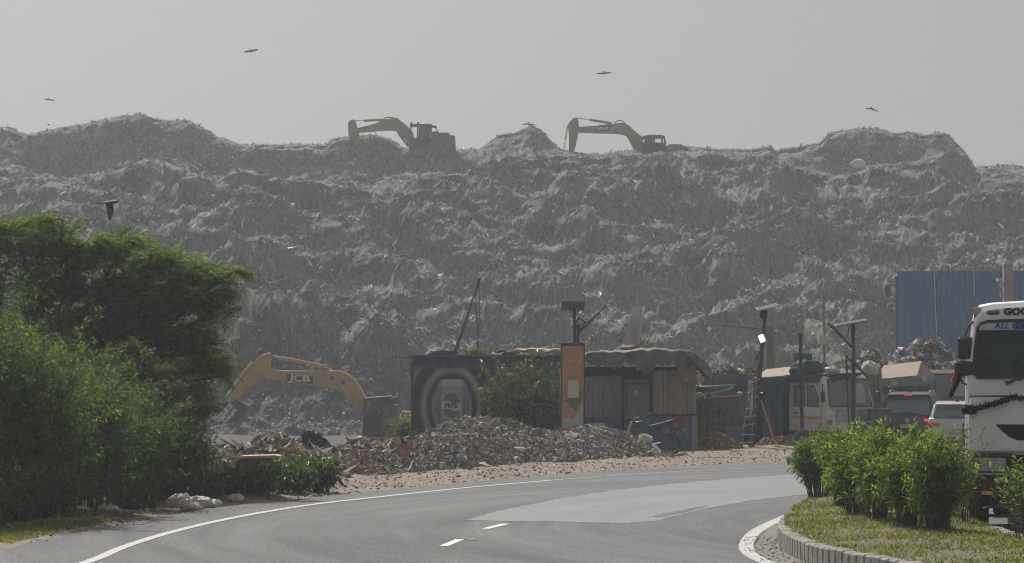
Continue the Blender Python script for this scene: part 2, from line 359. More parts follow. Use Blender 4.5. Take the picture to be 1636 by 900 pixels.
def hill_pos(X, Y):
    """returns displaced positions for hill parameter grid"""
    px = X / Y * F + 818
    wy = fbm(X / 26, Y / 26, 2, 3) * 9 + fbm(X / 9, Y / 12, 2, 7) * 3.2
    fade = smin01((263 - Y) / 12)
    Yw = Y + wy * fade
    f = np.interp(Yw, prof_y, prof_f)
    k = smin01((Y - 247) / 14)
    zt = sky_z(px) * k + sky_smooth(px) * (1 - k)
    z = f * (zt + 1.4) - 1.4
    amp = .25 + .75 * smin01((Y - 160) / 10) * smin01((266 - Y) / 10)
    b1 = billow(X / 13, Y / 10, 2, 11); b2 = billow(X / 4.6, Y / 4.0, 2, 23); b3 = billow(X / 1.7, Y / 1.6, 3, 41)
    n4 = fbm(X / .55, Y / .6, 3, 57)
    ztop = 0.22 + .78 * (1 - smin01((Y - 246) / 14))
    saw = 0
    for lam, A_, sd in ((11.0, 2.6, 201), (5.0, 1.3, 211), (2.3, .6, 221)):
        ph = (Y + fbm(X / (lam * 1.1), Y / (lam * 3.2), 2, sd) * lam * 1.15) / lam; p = ph - np.floor(ph)
        k_ = vnoise(X / (lam * .9) + np.floor(ph) * 3.7, np.floor(ph) * 1.3, sd + 3)
        saw = saw + A_ * (.35 + k_) * (smin01(p / .24) - p - .2)
    z = z + amp * ztop * saw
    z = z + amp * ztop * ((b1 - .62) * 3.6 + (b2 - .6) * 1.3) + ztop * (b3 - .5) * .8 + ztop * (billow(X / .75, Y / .9, 2, 43) - .5) * .42 + n4 * .06
    los = CAMH + (592 - (np.interp(px, sx_, sy_) + 1.5)) / F * Y + fbm(X / .9, Y / .9, 2, 77) * .26 + fbm(X / 3.2, Y * 0, 2, 75) * .28
    drop = (.1 + 2.3 * vnoise(px / 120, px * 0, 79)) * 1.35 + fbm(X / 7, Y / 7, 2, 74) * .9
    los2 = CAMH + (592 - 242) / F * Y - drop + fbm(X / 2.2, Y / 2.2, 3, 76) * 1.0
    kk = smin01((263.6 - Y + fbm(X / 4, Y * 0, 2, 78) * .8) / (2.6 + 3.5 * vnoise(px / 90, px * 0, 73)))
    z = np.where(Y < 264, np.minimum(z, los * (1 - kk) + np.minimum(los - .3, los2) * kk), z)
    # dark cut face of a nearer heap behind the yellow digger
    z = z + bump2(X, Y, -12.0 + fbm(X / 3, Y / 3, 2, 5) * 1.2, 173, 7.5, 8.5, 4.3 + fbm(X / 2.5, Y / 2.5, 2, 6) * .6, 3.2) + bump2(X, Y, -22, 177, 8, 9, 3.2, 2.5)
    # horizontal raggedness: ledges bulge towards the road
    g = fbm(X / 3.0, z / 1.8, 3, 71) * .9 + fbm(X / .9, z / .7, 2, 83) * .30
    drape = (billow(X / .8, z / 3.0, 2, 91) - .5) * .16
    Y2 = Y - g * amp - drape * amp
    X2 = X + fbm(Y / 1.1, X / 1.1, 2, 97) * .25
    return X2, Y2, z
NU, NV = 1150, 1000
u = np.linspace(-1, 1, NU); vv = np.concatenate([np.linspace(152, 272, NV - 40), np.linspace(272.5, 330, 40)])
U, VY = np.meshgrid(u, vv)
HX = U * (VY * .225 + 6)
a, b, c = hill_pos(HX, VY)
V = np.stack([a, b, c], -1).reshape(-1, 3)
ii = (np.arange(NV - 1)[:, None] * NU + np.arange(NU - 1)[None]).ravel()
Fq = np.stack([ii, ii + 1, ii + NU + 1, ii + NU], -1)
rg = np.random.default_rng(4)
# per-face colours: mottled refuse, with painted shade on the near cut face
pal = np.array([[.115, .11, .102], [.14, .135, .125], [.09, .086, .08], [.17, .163, .15], [.11, .098, .085], [.13, .13, .135], [.075, .072, .068]])
cx, cyy = V[Fq[:, 0], 0], V[Fq[:, 0], 2] * 1.3 + V[Fq[:, 0], 1] * .7
n = (vnoise(cx / 2.5, cyy / 2.5, 6) * 5 + vnoise(cx / .22, cyy / .30, 8) * 5).astype(int) % len(pal)
cut_shade = ((V[Fq[:, 0], 0] > -23 + 2 * vnoise(cyy, cx, 9)) & (V[Fq[:, 0], 0] < -4.5 + 2 * vnoise(cyy * .7, cx, 19)) & (V[Fq[:, 0], 1] < 169)); pal = np.concatenate([pal, pal[:, :] * .55]); n = n + np.where(cut_shade, 7, 0)  # shade of the near cut face put into its colours by a darker palette
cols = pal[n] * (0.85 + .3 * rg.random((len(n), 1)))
m_hill = attr_mat('refuse', .9, spec=.2, bump=3.0)
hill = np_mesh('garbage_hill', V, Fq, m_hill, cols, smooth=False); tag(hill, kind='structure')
HV = V.reshape(NV, NU, 3)
gu = np.gradient(HV, axis=1); gv = np.gradient(HV, axis=0); HN = np.cross(gu, gv); HN /= np.linalg.norm(HN, axis=2)[..., None] + 1e-9
def scraps(name, C, size, pal, seed, elong=1.0, droop=0.0, TILT=.2, NRM=None, mat_=None):
    """crumpled scraps: two folded triangles/quads each"""
    r = np.random.default_rng(seed); N = len(C)
    a = r.normal(size=(N, 3))
    if NRM is not None:
        q = NRM + r.normal(size=(N, 3)) * TILT; q /= np.linalg.norm(q, axis=1)[:, None]; a -= (a * q).sum(1)[:, None] * q
    a[:, 2] *= (1 - droop); a[:, 2] -= droop * 2.0; a /= np.linalg.norm(a, axis=1)[:, None]
    bdir = r.normal(size=(N, 3)) if NRM is None else np.cross(q, a)
    bdir -= (bdir * a).sum(1)[:, None] * a; bdir /= np.linalg.norm(bdir, axis=1)[:, None]
    nn = np.cross(a, bdir)
    s = size[0] + (size[1] - size[0]) * r.random(N) ** 3; L = s * elong; W = s * (.5 + .4 * r.random(N)) / math.sqrt(elong)
    j = lambda: 1 + r.normal(size=(N, 1)) * .25
    v0 = C - a * (L[:, None] / 2) * j(); v3 = C + a * (L[:, None] / 2) * j()
    fold = nn * (s * .24 * r.normal(size=N))[:, None]
    v1 = C + bdir * (W[:, None] / 2) * j() + fold; v2 = C - bdir * (W[:, None] / 2) * j() + fold * .6
    v4 = C + fold * -.5
    V = np.stack([v0, v1, v4, v3, v2], 1).reshape(-1, 3); o = np.arange(N)[:, None] * 5
    F3 = np.concatenate([o + [[0, 1, 2]], o + [[1, 3, 2]], o + [[0, 2, 4]], o + [[2, 3, 4]]], 1).reshape(-1, 3)
    c = np.array(pal)[r.integers(0, len(pal), N)] * (.8 + .4 * r.random((N, 1))); c = np.repeat(c, 4, axis=0)
    ob = np_mesh(name, V, F3, mat_, c); return ob
m_scrap = attr_mat('refuse_scrap', .75, spec=.3)
pal_s = [[.24, .235, .22]] * 6 + [[.40, .39, .37]] * 4 + [[.13, .128, .122]] * 7 + [[.68, .67, .65]] * 3 + [[.16, .22, .34], [.14, .28, .25], [.38, .22, .13], [.07, .07, .07], [.45, .40, .30]]
flat = HV[:NV - 40].reshape(-1, 3); flatn = HN[:NV - 40].reshape(-1, 3)
idx = rg.integers(0, len(flat), 226000)
C = flat[idx] + rg.normal(size=(len(idx), 3)) * .03 + [0, -.03, .03]
tag(scraps('loose_refuse', C, (.06, .30), pal_s, 8, TILT=.34, NRM=flatn[idx], mat_=m_scrap), kind='stuff')
idx = rg.integers(0, len(flat), 26000); idx = idx[~((flat[idx, 0] > -22) & (flat[idx, 0] < -4.5) & (flat[idx, 1] < 170))]
C = flat[idx] + rg.normal(size=(len(idx), 3)) * .06 + [0, -.12, .02]
tag(scraps('hanging_rags', C, (.12, .5), pal_s, 9, elong=1.8, droop=.5, NRM=flatn[idx], mat_=m_scrap), kind='stuff')

idx = rg.integers(0, len(flat), 170000); idx = idx[~((flat[idx, 0] > -23) & (flat[idx, 0] < -4) & (flat[idx, 1] < 171))]; idx = idx[rg.random(len(idx)) < .9 * np.clip(np.abs(flatn[idx, 2]) - .5, 0, 1) ** 1.2]
C = flat[idx] + rg.normal(size=(len(idx), 3)) * .03 + [0, -.05, .07]
tag(scraps('pale_strips', C, (.07, .26), [[.55, .54, .52], [.45, .44, .42], [.36, .35, .33], [.7, .69, .67]], 19, elong=1.7, TILT=.5, NRM=flatn[idx], mat_=m_scrap), kind='stuff')
# ------------------------------------------------------------------ vegetation
m_leaf = attr_mat('leaf', .55, trans=.5, spec=.35, tcol=(1.5, 1.7, .45))
m_leaf_gloss = attr_mat('glossy_leaf', .38, trans=.3, spec=.5, tcol=(1.4, 1.6, .5))
m_bark = mat('bark', (.085, .07, .058), .95, var=.3, scale=12, bump=1, bscale=25)
m_twig = mat('green_stem', (.10, .11, .06), .8, var=.3, scale=12)
def unit(a): return a / (np.linalg.norm(a, axis=-1, keepdims=True) + 1e-9)
def leaf_mesh(name, base, d, L, W, cols, parent, r, mat_, fold=.15):
    """rhombic leaves, folded a little along the midrib"""
    N = len(base); d = unit(d); s = unit(np.cross(d, r.normal(size=(N, 3)) * .5 + [0, 0, 1.0])); n = np.cross(s, d)
    L = L[:, None]; W = W[:, None]
    v0 = base; v2 = base + d * L - np.array([0, 0, 1]) * L * .12; mid = base + d * L * .45
    v1 = mid + s * W / 2 + n * W * fold; v3 = mid - s * W / 2 + n * W * fold
    V = np.stack([v0, v1, v2, v3], 1).reshape(-1, 3); o = np.arange(N)[:, None] * 4
    F3 = np.concatenate([o + [[0, 1, 2]], o + [[0, 2, 3]]], 1).reshape(-1, 3)
    return np_mesh(name, V, F3, mat_, np.repeat(cols, 2, axis=0), parent=parent)
def pick_cols(r, pal, n, clump=None):
    pal = np.array(pal); c = pal[r.integers(0, len(pal), n)] * (.75 + .5 * r.random((n, 1)))
    if clump is not None: c = c * clump[:, None]
    return c
def limb(p0, p1, r0, r1, rn, wob=.12, n=6):
    p0 = Vector(p0); p1 = Vector(p1); L = (p1 - p0).length; pts = []; rs = []
    for i in range(n + 1):
        t = i / n; p = p0.lerp(p1, t); k = math.sin(t * math.pi)
        if 0 < i < n: p += Vector([rn.uniform(-1, 1) * wob * L * .5 for _ in range(3)]) * k
        p.z += k * L * .06
        pts.append(p); rs.append(r0 + (r1 - r0) * t)
    return pts, rs
def feathery_tree(name, base, blobs, fronds, label, cat, seed, pal, fl=(.25, .5), leaflet=(.045, .08), lw=.34, trunk_r=.16, group=None, droop=.5, pairs=11):
    """blobs: (centre Vector, (rx,ry,rz), share). fronds: total number"""
    rn = random.Random(seed); r = np.random.default_rng(seed)
    root = empty(name, base, 0, label, cat, group); B = Vector(base)
    tot = sum(b[2] for b in blobs); mb = MB(); fork = Vector((0, 0, 1.0)) + Vector((rn.uniform(-.1, .1), 0, 0))
    mb.tube([(0, 0, -.2), (0.03, 0, .4), fork], [trunk_r, trunk_r * .85, trunk_r * .7], 9)
    mb.build('trunk', m_bark, root, smooth=True)
    mb = MB(); FB = []; FD = []; CL = []
    for (c, rad, sh) in blobs:
        c = Vector(c) - B; pts, rs = limb(fork, c, trunk_r * .55, .025, rn, .15); mb.tube(pts, rs, 6)
        n = int(fronds * sh / tot); nt = max(3, n // 22)
        tips = r.normal(size=(nt, 3)); tips = unit(tips) * (r.random((nt, 1)) ** .45) * np.array(rad) + np.array(c)
        for k in range(nt):
            st = pts[rn.randint(3, len(pts) - 1)]
            pp, rr = limb(st, tips[k], .014, .004, rn, .12, 4); mb.tube(pp, rr, 4)
            m = 22; t = r.random(m) ** .6; A = np.array([tuple(q) for q in pp]); seg = t * (len(A) - 1); i0 = np.clip(seg.astype(int), 0, len(A) - 2); f = (seg - i0)[:, None]
            pos = A[i0] * (1 - f) + A[i0 + 1] * f; dr = unit(A[-1] - A[0])[None] * .8 + r.normal(size=(m, 3)) * .75; dr[:, 2] = dr[:, 2] * .5 - droop * .35
            FB.append(pos); FD.append(unit(dr)); CL.append(np.full(m, .62 + .75 * rn.random() ** 1.3))
    mb.build('limbs', m_bark, root, smooth=True)
    FB = np.concatenate(FB); FD = np.concatenate(FD); CL = np.concatenate(CL); N = len(FB)
    L = fl[0] + (fl[1] - fl[0]) * r.random(N); side = unit(np.cross(FD, r.normal(size=(N, 3)) * .4 + [0, 0, 1.]))
    LB = []; LD = []; LC = []
    for k in range(pairs):
        t = (k + .7) / pairs
        p = FB + FD * (L * t)[:, None]; p[:, 2] -= droop * L * t * t * .45
        for sg in (-1, 1):
            LB.append(p); LD.append(side * sg + FD * .5 + r.normal(size=(N, 3)) * .18); LC.append(CL)
    LB = np.concatenate(LB); LD = np.concatenate(LD); LC = np.concatenate(LC); M = len(LB)
    LL = leaflet[0] + (leaflet[1] - leaflet[0]) * r.random(M)
    leaf_mesh('crown', LB, LD, LL, LL * lw, pick_cols(r, pal, M, LC), root, r, m_leaf)
    return root
def shrub(name, base, h, rad, stems, per, leaf, lw, pal, label, cat, seed, group=None, bare=.25, spread=.5, whorl=1, mat_=None, stem_m=None, bright=None, lean=(0, 0), stem_r=.012, twigs=4):
    rn = random.Random(seed); r = np.random.default_rng(seed); root = empty(name, base, 0, label, cat, group)
    mb = MB(); LB = []; LD = []; LC = []
    for k in range(stems):
      if True:
        a = rn.uniform(0, 2 * math.pi); q = rn.random() ** .6; hh = h * rn.uniform(.72, 1.02) * (1 - .22 * q * q)
        tip = Vector((math.cos(a) * q * rad + lean[0], math.sin(a) * q * rad + lean[1], hh)); st = Vector((math.cos(a) * q * rad * (1 - spread), math.sin(a) * q * rad * (1 - spread), -.05))
        pts, rs = limb(st, tip, stem_r, stem_r * .3, rn, .07, 5); mb.tube(pts, rs, 5)
        segs = [(np.array([tuple(p) for p in pts]), per // 4)]
        for _ in range(twigs):
            i_ = rn.randint(2, len(pts) - 1); a2 = rn.uniform(0, 6.28); ln = h * rn.uniform(.16, .34); e = pts[i_] + Vector((math.cos(a2) * ln, math.sin(a2) * ln, ln * rn.uniform(-.15, .9)))
            tp, tr = limb(pts[i_], e, stem_r * .45, stem_r * .2, rn, .1, 3); mb.tube(tp, tr, 4); segs.append((np.array([tuple(p) for p in tp]), per * 3 // 4 // twigs))
      for A, cnt in segs:
        nn = max(1, cnt // whorl); tw = len(A) == 4
        t = np.repeat((.1 + .9 * r.random(nn)) if tw else (bare + (1 - bare) * r.random(nn) ** .8), whorl); n = len(t); seg = t * (len(A) - 1) * .999; i0 = seg.astype(int); f = (seg - i0)[:, None]
        pos = A[i0] * (1 - f) + A[i0 + 1] * f
        ax = unit(A[i0 + 1] - A[i0]); out = r.normal(size=(n, 3)); out = unit(out - (out * ax).sum(1)[:, None] * ax)
        pos = pos + out * .02; LB.append(pos + r.normal(size=(n, 3)) * .02); LD.append(out + ax * .45 + r.normal(size=(n, 3)) * .35); 
        c = np.full(n, .6 + .7 * rn.random())
        if bright: c = c * np.where((t > .7) & (r.random() < .45), bright, 1)
        LC.append(c)
    mb.build('stems', stem_m or m_bark, root, smooth=True)
    LB = np.concatenate(LB); LD = np.concatenate(LD); LC = np.concatenate(LC); M = len(LB); LL = leaf * (.55 + .7 * r.random(M))
    leaf_mesh('foliage', LB, LD, LL, LL * lw, pick_cols(r, pal, M, LC), root, r, mat_ or m_leaf)
    return root
GRN = [[.08, .11, .038], [.065, .095, .036], [.10, .13, .045], [.052, .076, .032], [.12, .138, .055]]
DRK = [[.05, .082, .036], [.04, .068, .032], [.065, .10, .04], [.07, .085, .042]]
LIM = [[.14, .185, .035], [.165, .21, .045], [.115, .155, .038], [.09, .125, .036]]
DRY = [[.13, .12, .075], [.105, .11, .06], [.085, .10, .05], [.15, .135, .09]]
# --- the tall feathery tree on the left
Yt = 56
bl = []
for (px, py, rx, rz, dy, sh) in [(-130, 420, 1.3, .7, 0, 1.0), (-30, 372, 1.1, .38, -.4, 1.0), (60, 372, .9, .32, .4, .9), (135, 390, .9, .34, 0, 1.0), (200, 385, .55, .28, .6, .6), (255, 412, .75, .30, -.3, 1.0), (330, 428, .62, .26, 0, .8),
        (-60, 460, 1.2, .5, -.6, 1.1), (60, 445, 1.0, .42, -.3, 1.0), (160, 455, .95, .4, .2, 1.0), (255, 465, .8, .38, -.2, 1.0), (330, 480, .5, .34, .2, .6), (120, 505, 1.2, .4, -.4, 1.2), (230, 520, 1.0, .45, 0, 1.2),
        (310, 540, .62, .4, -.2, .9), (345, 575, .34, .36, 0, .45), (20, 540, 1.2, .5, -.2, 1.1), (140, 570, 1.1, .4, .2, 1.0), (250, 585, .8, .4, .3, .9), (320, 620, .34, .36, .2, .3), (372, 436, .22, .10, 0, .12), (362, 462, .25, .14, 0, .14), (372, 500, .16, .2, 0, .08), (360, 600, .2, .22, 0, .1), (100, 352, .8, .14, 0, .25), (20, 350, .8, .16, 0, .25)]:
    bl.append((P(px, py, Yt + dy), (rx * .92, .8, rz * .78), sh))
feathery_tree('tree', P(60, 592 + 2.4 * F / Yt, Yt), bl, 8200, 'tall feathery acacia tree with a wide layered crown at the left edge', 'tree', 3, [[.08, .11, .045], [.095, .125, .05], [.105, .135, .05], [.125, .155, .055], [.15, .17, .07], [.06, .085, .04]], leaflet=(.06, .10), lw=.34, trunk_r=.17)
# --- second, lower dry-looking one with the hanging branch
bl = [(P(150, 610, 53), (.9, .7, .45), 1), (P(230, 600, 53.3), (.8, .7, .4), 1), (P(200, 560, 53.5), (.5, .5, .2), .5), (P(255, 650, 53.5), (.7, .6, .45), 1), (P(290, 690, 53.8), (.45, .5, .42), .8), (P(120, 680, 53), (.9, .7, .5), 1), (P(335, 660, 54), (.32, .4, .3), .3), (P(200, 700, 52.6), (.8, .6, .5), .9)]
feathery_tree('tree', P(190, 592 + 2.4 * F / 53, 53), bl, 3200, 'smaller dry grey green thorn tree below the tall one', 'tree', 12, DRY + DRK[:2], fl=(.18, .36), leaflet=(.035, .06), lw=.34, trunk_r=.07)
for (px, py, Y, h, rad, st, per, lf, pal, lab, sd_, br) in [
    (-60, 836, 47.5, 3.2, 1.2, 64, 230, .09, GRN + DRK, 'big leafy bush mostly cut off by the left edge of the photo', 21, 1.4),
    (45, 832, 48, 3.0, .95, 64, 230, .085, GRN + LIM[3:], 'tall bright green bush with yellow tips at the far left', 22, 1.5),
    (135, 822, 49, 2.4, .85, 60, 200, .08, GRN + DRK, 'rounded dark green bush in front of the thorn tree', 23, 1.3),
    (215, 812, 50.5, 1.9, .8, 54, 180, .075, DRK + GRN[:3], 'low dark bush beside the white debris at the road edge', 24, 1.3),
    (150, 800, 51.5, 2.6, .9, 46, 190, .085, DRK + GRN, 'dense bush filling the gap behind the rounded dark one', 27, 1.2),
    (0, 805, 51.5, 3.4, 1.1, 54, 190, .085, DRK + GRN[:2], 'dark tall bush standing behind the bright green one', 28, 1.2),
    (278, 800, 53, 1.35, .55, 40, 110, .09, DRK + GRN[:2], 'small dark scrub bush at the right end of the thicket', 25, 1.2),
    (265, 790, 55, 1.7, .6, 22, 110, .12, LIM + GRN[:2], 'young yellow green sapling poking out of the dark scrub', 26, 1.5)]:
    shrub('bush', tuple(G(px, py)) [:2] + (-.02,), h, rad, st, per, lf, .42, pal, lab, 'bush', sd_, group='roadside bushes on the left', bare=.02, bright=br, twigs=6, spread=.45)
for i, (px, py, h, rad, lab) in enumerate([(20, 838, .9, .6, 'low dense scrub at the far left end of the verge'), (75, 829, .8, .6, 'low scrub between the far left end and the flat sack'), (118, 815, .75, .55, 'low scrub directly behind the flat white sack'), (165, 808, .7, .5, 'low scrub directly behind the lumpy white sack'), (215, 803, .75, .55, 'low scrub behind the torn black bag'), (258, 797, .6, .5, 'low scrub left of the tall white sack'), (-30, 845, 1.0, .7, 'low scrub mostly cut off by the left photo edge')]):
    shrub('scrub', tuple(G(px, py))[:2] + (-.02,), h, rad, 36, 80, .09, .4, DRK + GRN[:3], lab, 'shrub', 500 + i, group='low scrub along the left verge', bare=.0, spread=.5, twigs=5)
# dry brush heap
shrub('bush', tuple(G(318, 776))[:2] + (0,), 1.0, .6, 70, 16, .06, .35, DRY, 'bare brown brushwood tangle beside the discarded shell', 'bush', 31, group='roadside bushes on the left', bare=.1, stem_r=.01)
# --- low leafy creepers in front of the rubble
for i, (px, py, h, rad, lab) in enumerate([(365, 796, .5, .45, 'low leafy weed nearest the white debris'), (415, 795, .6, .5, 'low leafy weed below the left half of the tan shell'), (462, 790, .55, .5, 'low leafy weed below the right end of the tan shell'), (510, 786, .62, .42, 'low leafy weed at the foot of the rubble, furthest right'), (330, 800, .45, .35, 'low leafy weed at the left end of the strip'), (440, 781, .5, .5, 'low leafy weed growing behind the front strip'), (490, 779, .6, .4, 'low leafy weed behind and left of the rightmost weed')]):
    shrub('weed', tuple(G(px, py))[:2] + (0,), h, rad, 34, 34, .15, .45, DRK + GRN + [[.12, .13, .09]], lab, 'weed', 40 + i, group='weeds at the foot of the rubble', bare=.05, mat_=m_leaf_gloss, stem_m=m_twig)
shrub('bush', tuple(G(649, 722))[:2] + (-.1,), 1.25, .25, 16, 60, .13, .4, LIM[1:] + GRN, 'slim green bush at the left corner of the blue kiosk', 'bush', 55, bare=.1)
# --- broad leafed bush in front of the kiosk
shrub('bush', (P(836, 700, 80.5).x, 80.8, -.02), 2.5, 1.15, 80, 72, .25, .26, [[.07, .085, .05], [.05, .068, .04], [.09, .105, .06], [.04, .058, .038], [.12, .13, .085]], 'large broad leafed bush standing between banner and tall sign', 'bush', 60, bare=.12, whorl=8, mat_=m_leaf_gloss, spread=.35, stem_r=.016)
# --- median shrubs
med = [(1306, 793, 49.0, 1.02, .42, 0), (1342, 812, 44.8, 1.20, .40, 0), (1368, 825, 42.4, 1.27, .38, 1), (1335, 800, 50.5, 1.05, .42, 0), (1402, 837, 40.4, 1.30, .38, 1), (1424, 815, 45.5, 1.12, .42, 0), (1452, 847, 38.7, 1.27, .36, 1), (1496, 852, 37.9, 1.33, .33, 1), (1478, 833, 42.6, 1.12, .36, 0), (1385, 800, 48.5, 1.05, .45, 0)]
labs = ['small grey green oleander at the left tip of the median row', 'grey green oleander with pale leaves, next in from the left tip', 'leafy bright green oleander in the front left of the row', 'oleander at the far left behind the tip of the row', 'bright green oleander with yellow new shoots mid row', 'tall oleander behind the bright mid row ones', 'dark stemmed oleander second from the right in front', 'oleander with the thick dark base at the right front end of the row', 'oleander behind the right end of the row', 'dark grey oleander at the back of the row below the parked truck']
OLE = [[.10, .135, .055], [.085, .12, .05], [.12, .15, .07], [.07, .10, .045]]
for i, (px, py, Y, h, rad, br) in enumerate(med):
    x = (px - 818) / F * Y
    shrub('oleander', (x, Y, .20), h, rad * .98, 40, 96, .105, .27, (LIM + OLE[:2]) if br else (OLE + GRN[:2]), labs[i], 'shrub', 70 + i, group='oleander row on the median', bare=.22, bright=1.5 if br else 1.2, spread=.62, stem_m=m_bark, stem_r=.011)
shrub('oleander', (P(1545, 850, 40.2).x, 40.2, .2), 1.15, .28, 14, 22, .08, .26, DRY + OLE[:1], 'sparse half bare oleander right beside the white truck', 'shrub', 90, group='oleander row on the median', bare=.2, stem_r=.008)
shrub('oleander', (P(1528, 850, 44).x, 44, .2), 1.25, .38, 26, 30, .08, .26, DRY, 'dusty grey thin oleander between the row and the white truck', 'shrub', 92, group='oleander row on the median', bare=.15, stem_r=.008)
shrub('oleander', (P(1652, 850, 37).x, 37, .2), 1.0, .42, 30, 50, .10, .28, LIM + OLE, 'green oleander at the right edge in front of the truck wheels', 'shrub', 91, group='oleander row on the median', bare=.3, bright=1.3)
# --- median island
isl = [(6.4, 22), (5.6, 27), (4.9, 30.5), (4.5, 32), (4.2, 33.2), (3.86, 34.8), (3.72, 36.2), (3.70, 38), (3.80, 39.8), (4.12, 43), (4.75, 47), (5.65, 51), (6.8, 55), (8.6, 59.3), (10.4, 62), (12, 61), (9.6, 56), (8.0, 51), (7.15, 46.5), (6.75, 42), (6.6, 38), (6.65, 34), (6.95, 30), (7.3, 24), (7.0, 22)]
isl_s = chaikin(isl + [isl[0]], 2)[:-1]
def island_z(X, Y):
    d = seg_dist(X, Y, isl_s + [isl_s[0]])
    return .235 + .05 * np.clip(d / .8, 0, 1) + fbm(X * 1.3, Y * 1.3, 3, 4) * .03 * np.clip(d / .3, 0, 1)
gx = np.arange(3.4, 12.5, .08); gy = np.arange(21.8, 62.5, .12); X, Y = np.meshgrid(gx, gy); 
ins = inside(X, Y, isl_s); Z = island_z(X, Y)
V = np.stack([X, Y, Z], -1).reshape(-1, 3); nx = len(gx)
jj, ii = np.nonzero(ins[:-1, :-1] & ins[1:, :-1] & ins[:-1, 1:] & ins[1:, 1:]); q = jj * nx + ii
Fq = np.stack([q, q + 1, q + nx + 1, q + nx], -1); us = np.unique(Fq); mp = np.full(len(V), -1); mp[us] = np.arange(len(us))
m_isl = mat('island_soil', (.085, .085, .04), .95, var=.4, scale=2.2, bump=1, bscale=14, dirt=(.14, .105, .075), dirt_amt=.9, dirt_scale=1.1)
tag(np_mesh('median_ground', V[us], mp[Fq], m_isl, smooth=True), kind='structure')
def blades(name, pts, h, pal, seed, w=.012, lean=.6):
    r = np.random.default_rng(seed); N = len(pts); d = unit(r.normal(size=(N, 3)) * [lean, lean, .15] + [0, 0, .8]); s = unit(np.cross(d, r.normal(size=(N, 3))))
    hh = h * (.4 + .9 * r.random((N, 1))); v = np.stack([pts - s * w, pts + s * w, pts + d * hh], 1).reshape(-1, 3)
    o = np.arange(N * 3).reshape(-1, 3); return np_mesh(name, v, o, m_leaf, np.array(pal)[r.integers(0, len(pal), N)] * (.7 + .6 * r.random((N, 1))))
r = np.random.default_rng(77)
def patchy(px, py, seed, lo=.42, s=.9): return vnoise(px / s, py / s, seed) > lo
q = r.random((150000, 2)) * [9, 41] + [3.4, 21.8]; k = inside(q[:, 0], q[:, 1], isl_s) & (patchy(q[:, 0], q[:, 1], 3, .3) | (r.random(len(q)) < .35)); q = q[k]
tag(blades('grass', np.column_stack([q, island_z(q[:, 0], q[:, 1]) - .01]), .07, [[.12, .12, .04], [.09, .115, .035], [.15, .13, .06], [.075, .10, .03], [.18, .15, .085]], 5), kind='stuff')
# roadside grass on the left verge
q = np.column_stack([r.random(70000) * 8 - 12.5, r.random(70000) * 16 + 36]); d = seg_dist(q[:, 0], q[:, 1], outer)
k = ~inside(q[:, 0], q[:, 1], road_poly) & (d > .35) & (d < 3.0) & (q[:, 1] < 49) & (patchy(q[:, 0], q[:, 1], 9, .35)); q = q[k]
tag(blades('verge_grass', np.column_stack([q, ground_z(q[:, 0], q[:, 1]) - .01]), .09, [[.17, .165, .06], [.12, .14, .05], [.20, .17, .09], [.10, .125, .04]], 6), kind='stuff')
# --- kerb: upright concrete blocks with rounded ribs
m_kerb = mat('kerb_concrete', (.27, .25, .22), .9, var=.3, scale=5, bump=.8, bscale=30, dirt=(.12, .11, .10), dirt_amt=.7, dirt_scale=6)
kp = isl_s + [isl_s[0]]; acc = 0; last = 0; mb = MB(); P2 = [Vector((*p, 0)) for p in kp]
cum = [0]
for a, b in zip(P2[:-1], P2[1:]): cum.append(cum[-1] + (b - a).length)
def along(s):
    for i in range(len(cum) - 1):
        if cum[i + 1] >= s: t = (s - cum[i]) / (cum[i + 1] - cum[i]); return P2[i].lerp(P2[i + 1], t), (P2[i + 1] - P2[i]).normalized()
    return P2[-1], (P2[-1] - P2[-2]).normalized()
s = 0; rk = random.Random(8)
while s < cum[-1] - .2:
    p, d = along(s + .13); ang = math.atan2(d.y, d.x); wd = rk.choice([.25, .25, .24, .26])
    hgt = (.25 if p.y < 39.5 else .17) + rk.uniform(-.008, .012)
    prof = [(-.10, -.02), (.10, -.02), (.10, hgt - .02), (.07, hgt), (-.06, hgt), (-.10, hgt - .05)]
    loops = []
    for xx, ins_ in ((-wd / 2 + .004, .03), (-wd / 2 + .03, .0), (wd / 2 - .03, .0), (wd / 2 - .004, .03)):
        loops.append([Vector((xx, y_ * (1 - ins_ * 4), z_ - (ins_ * .4 if z_ > .1 else 0))) for y_, z_ in prof])
    M = Matrix.Translation(p) @ Matrix.Rotation(ang + rk.uniform(-.03, .03), 4, 'Z') @ Matrix.Rotation(rk.uniform(-.02, .02), 4, 'X')
    mb.loft([[M @ v for v in l] for l in loops]); s += .255
tag(mb.build('kerb', m_kerb, smooth=False), kind='structure')
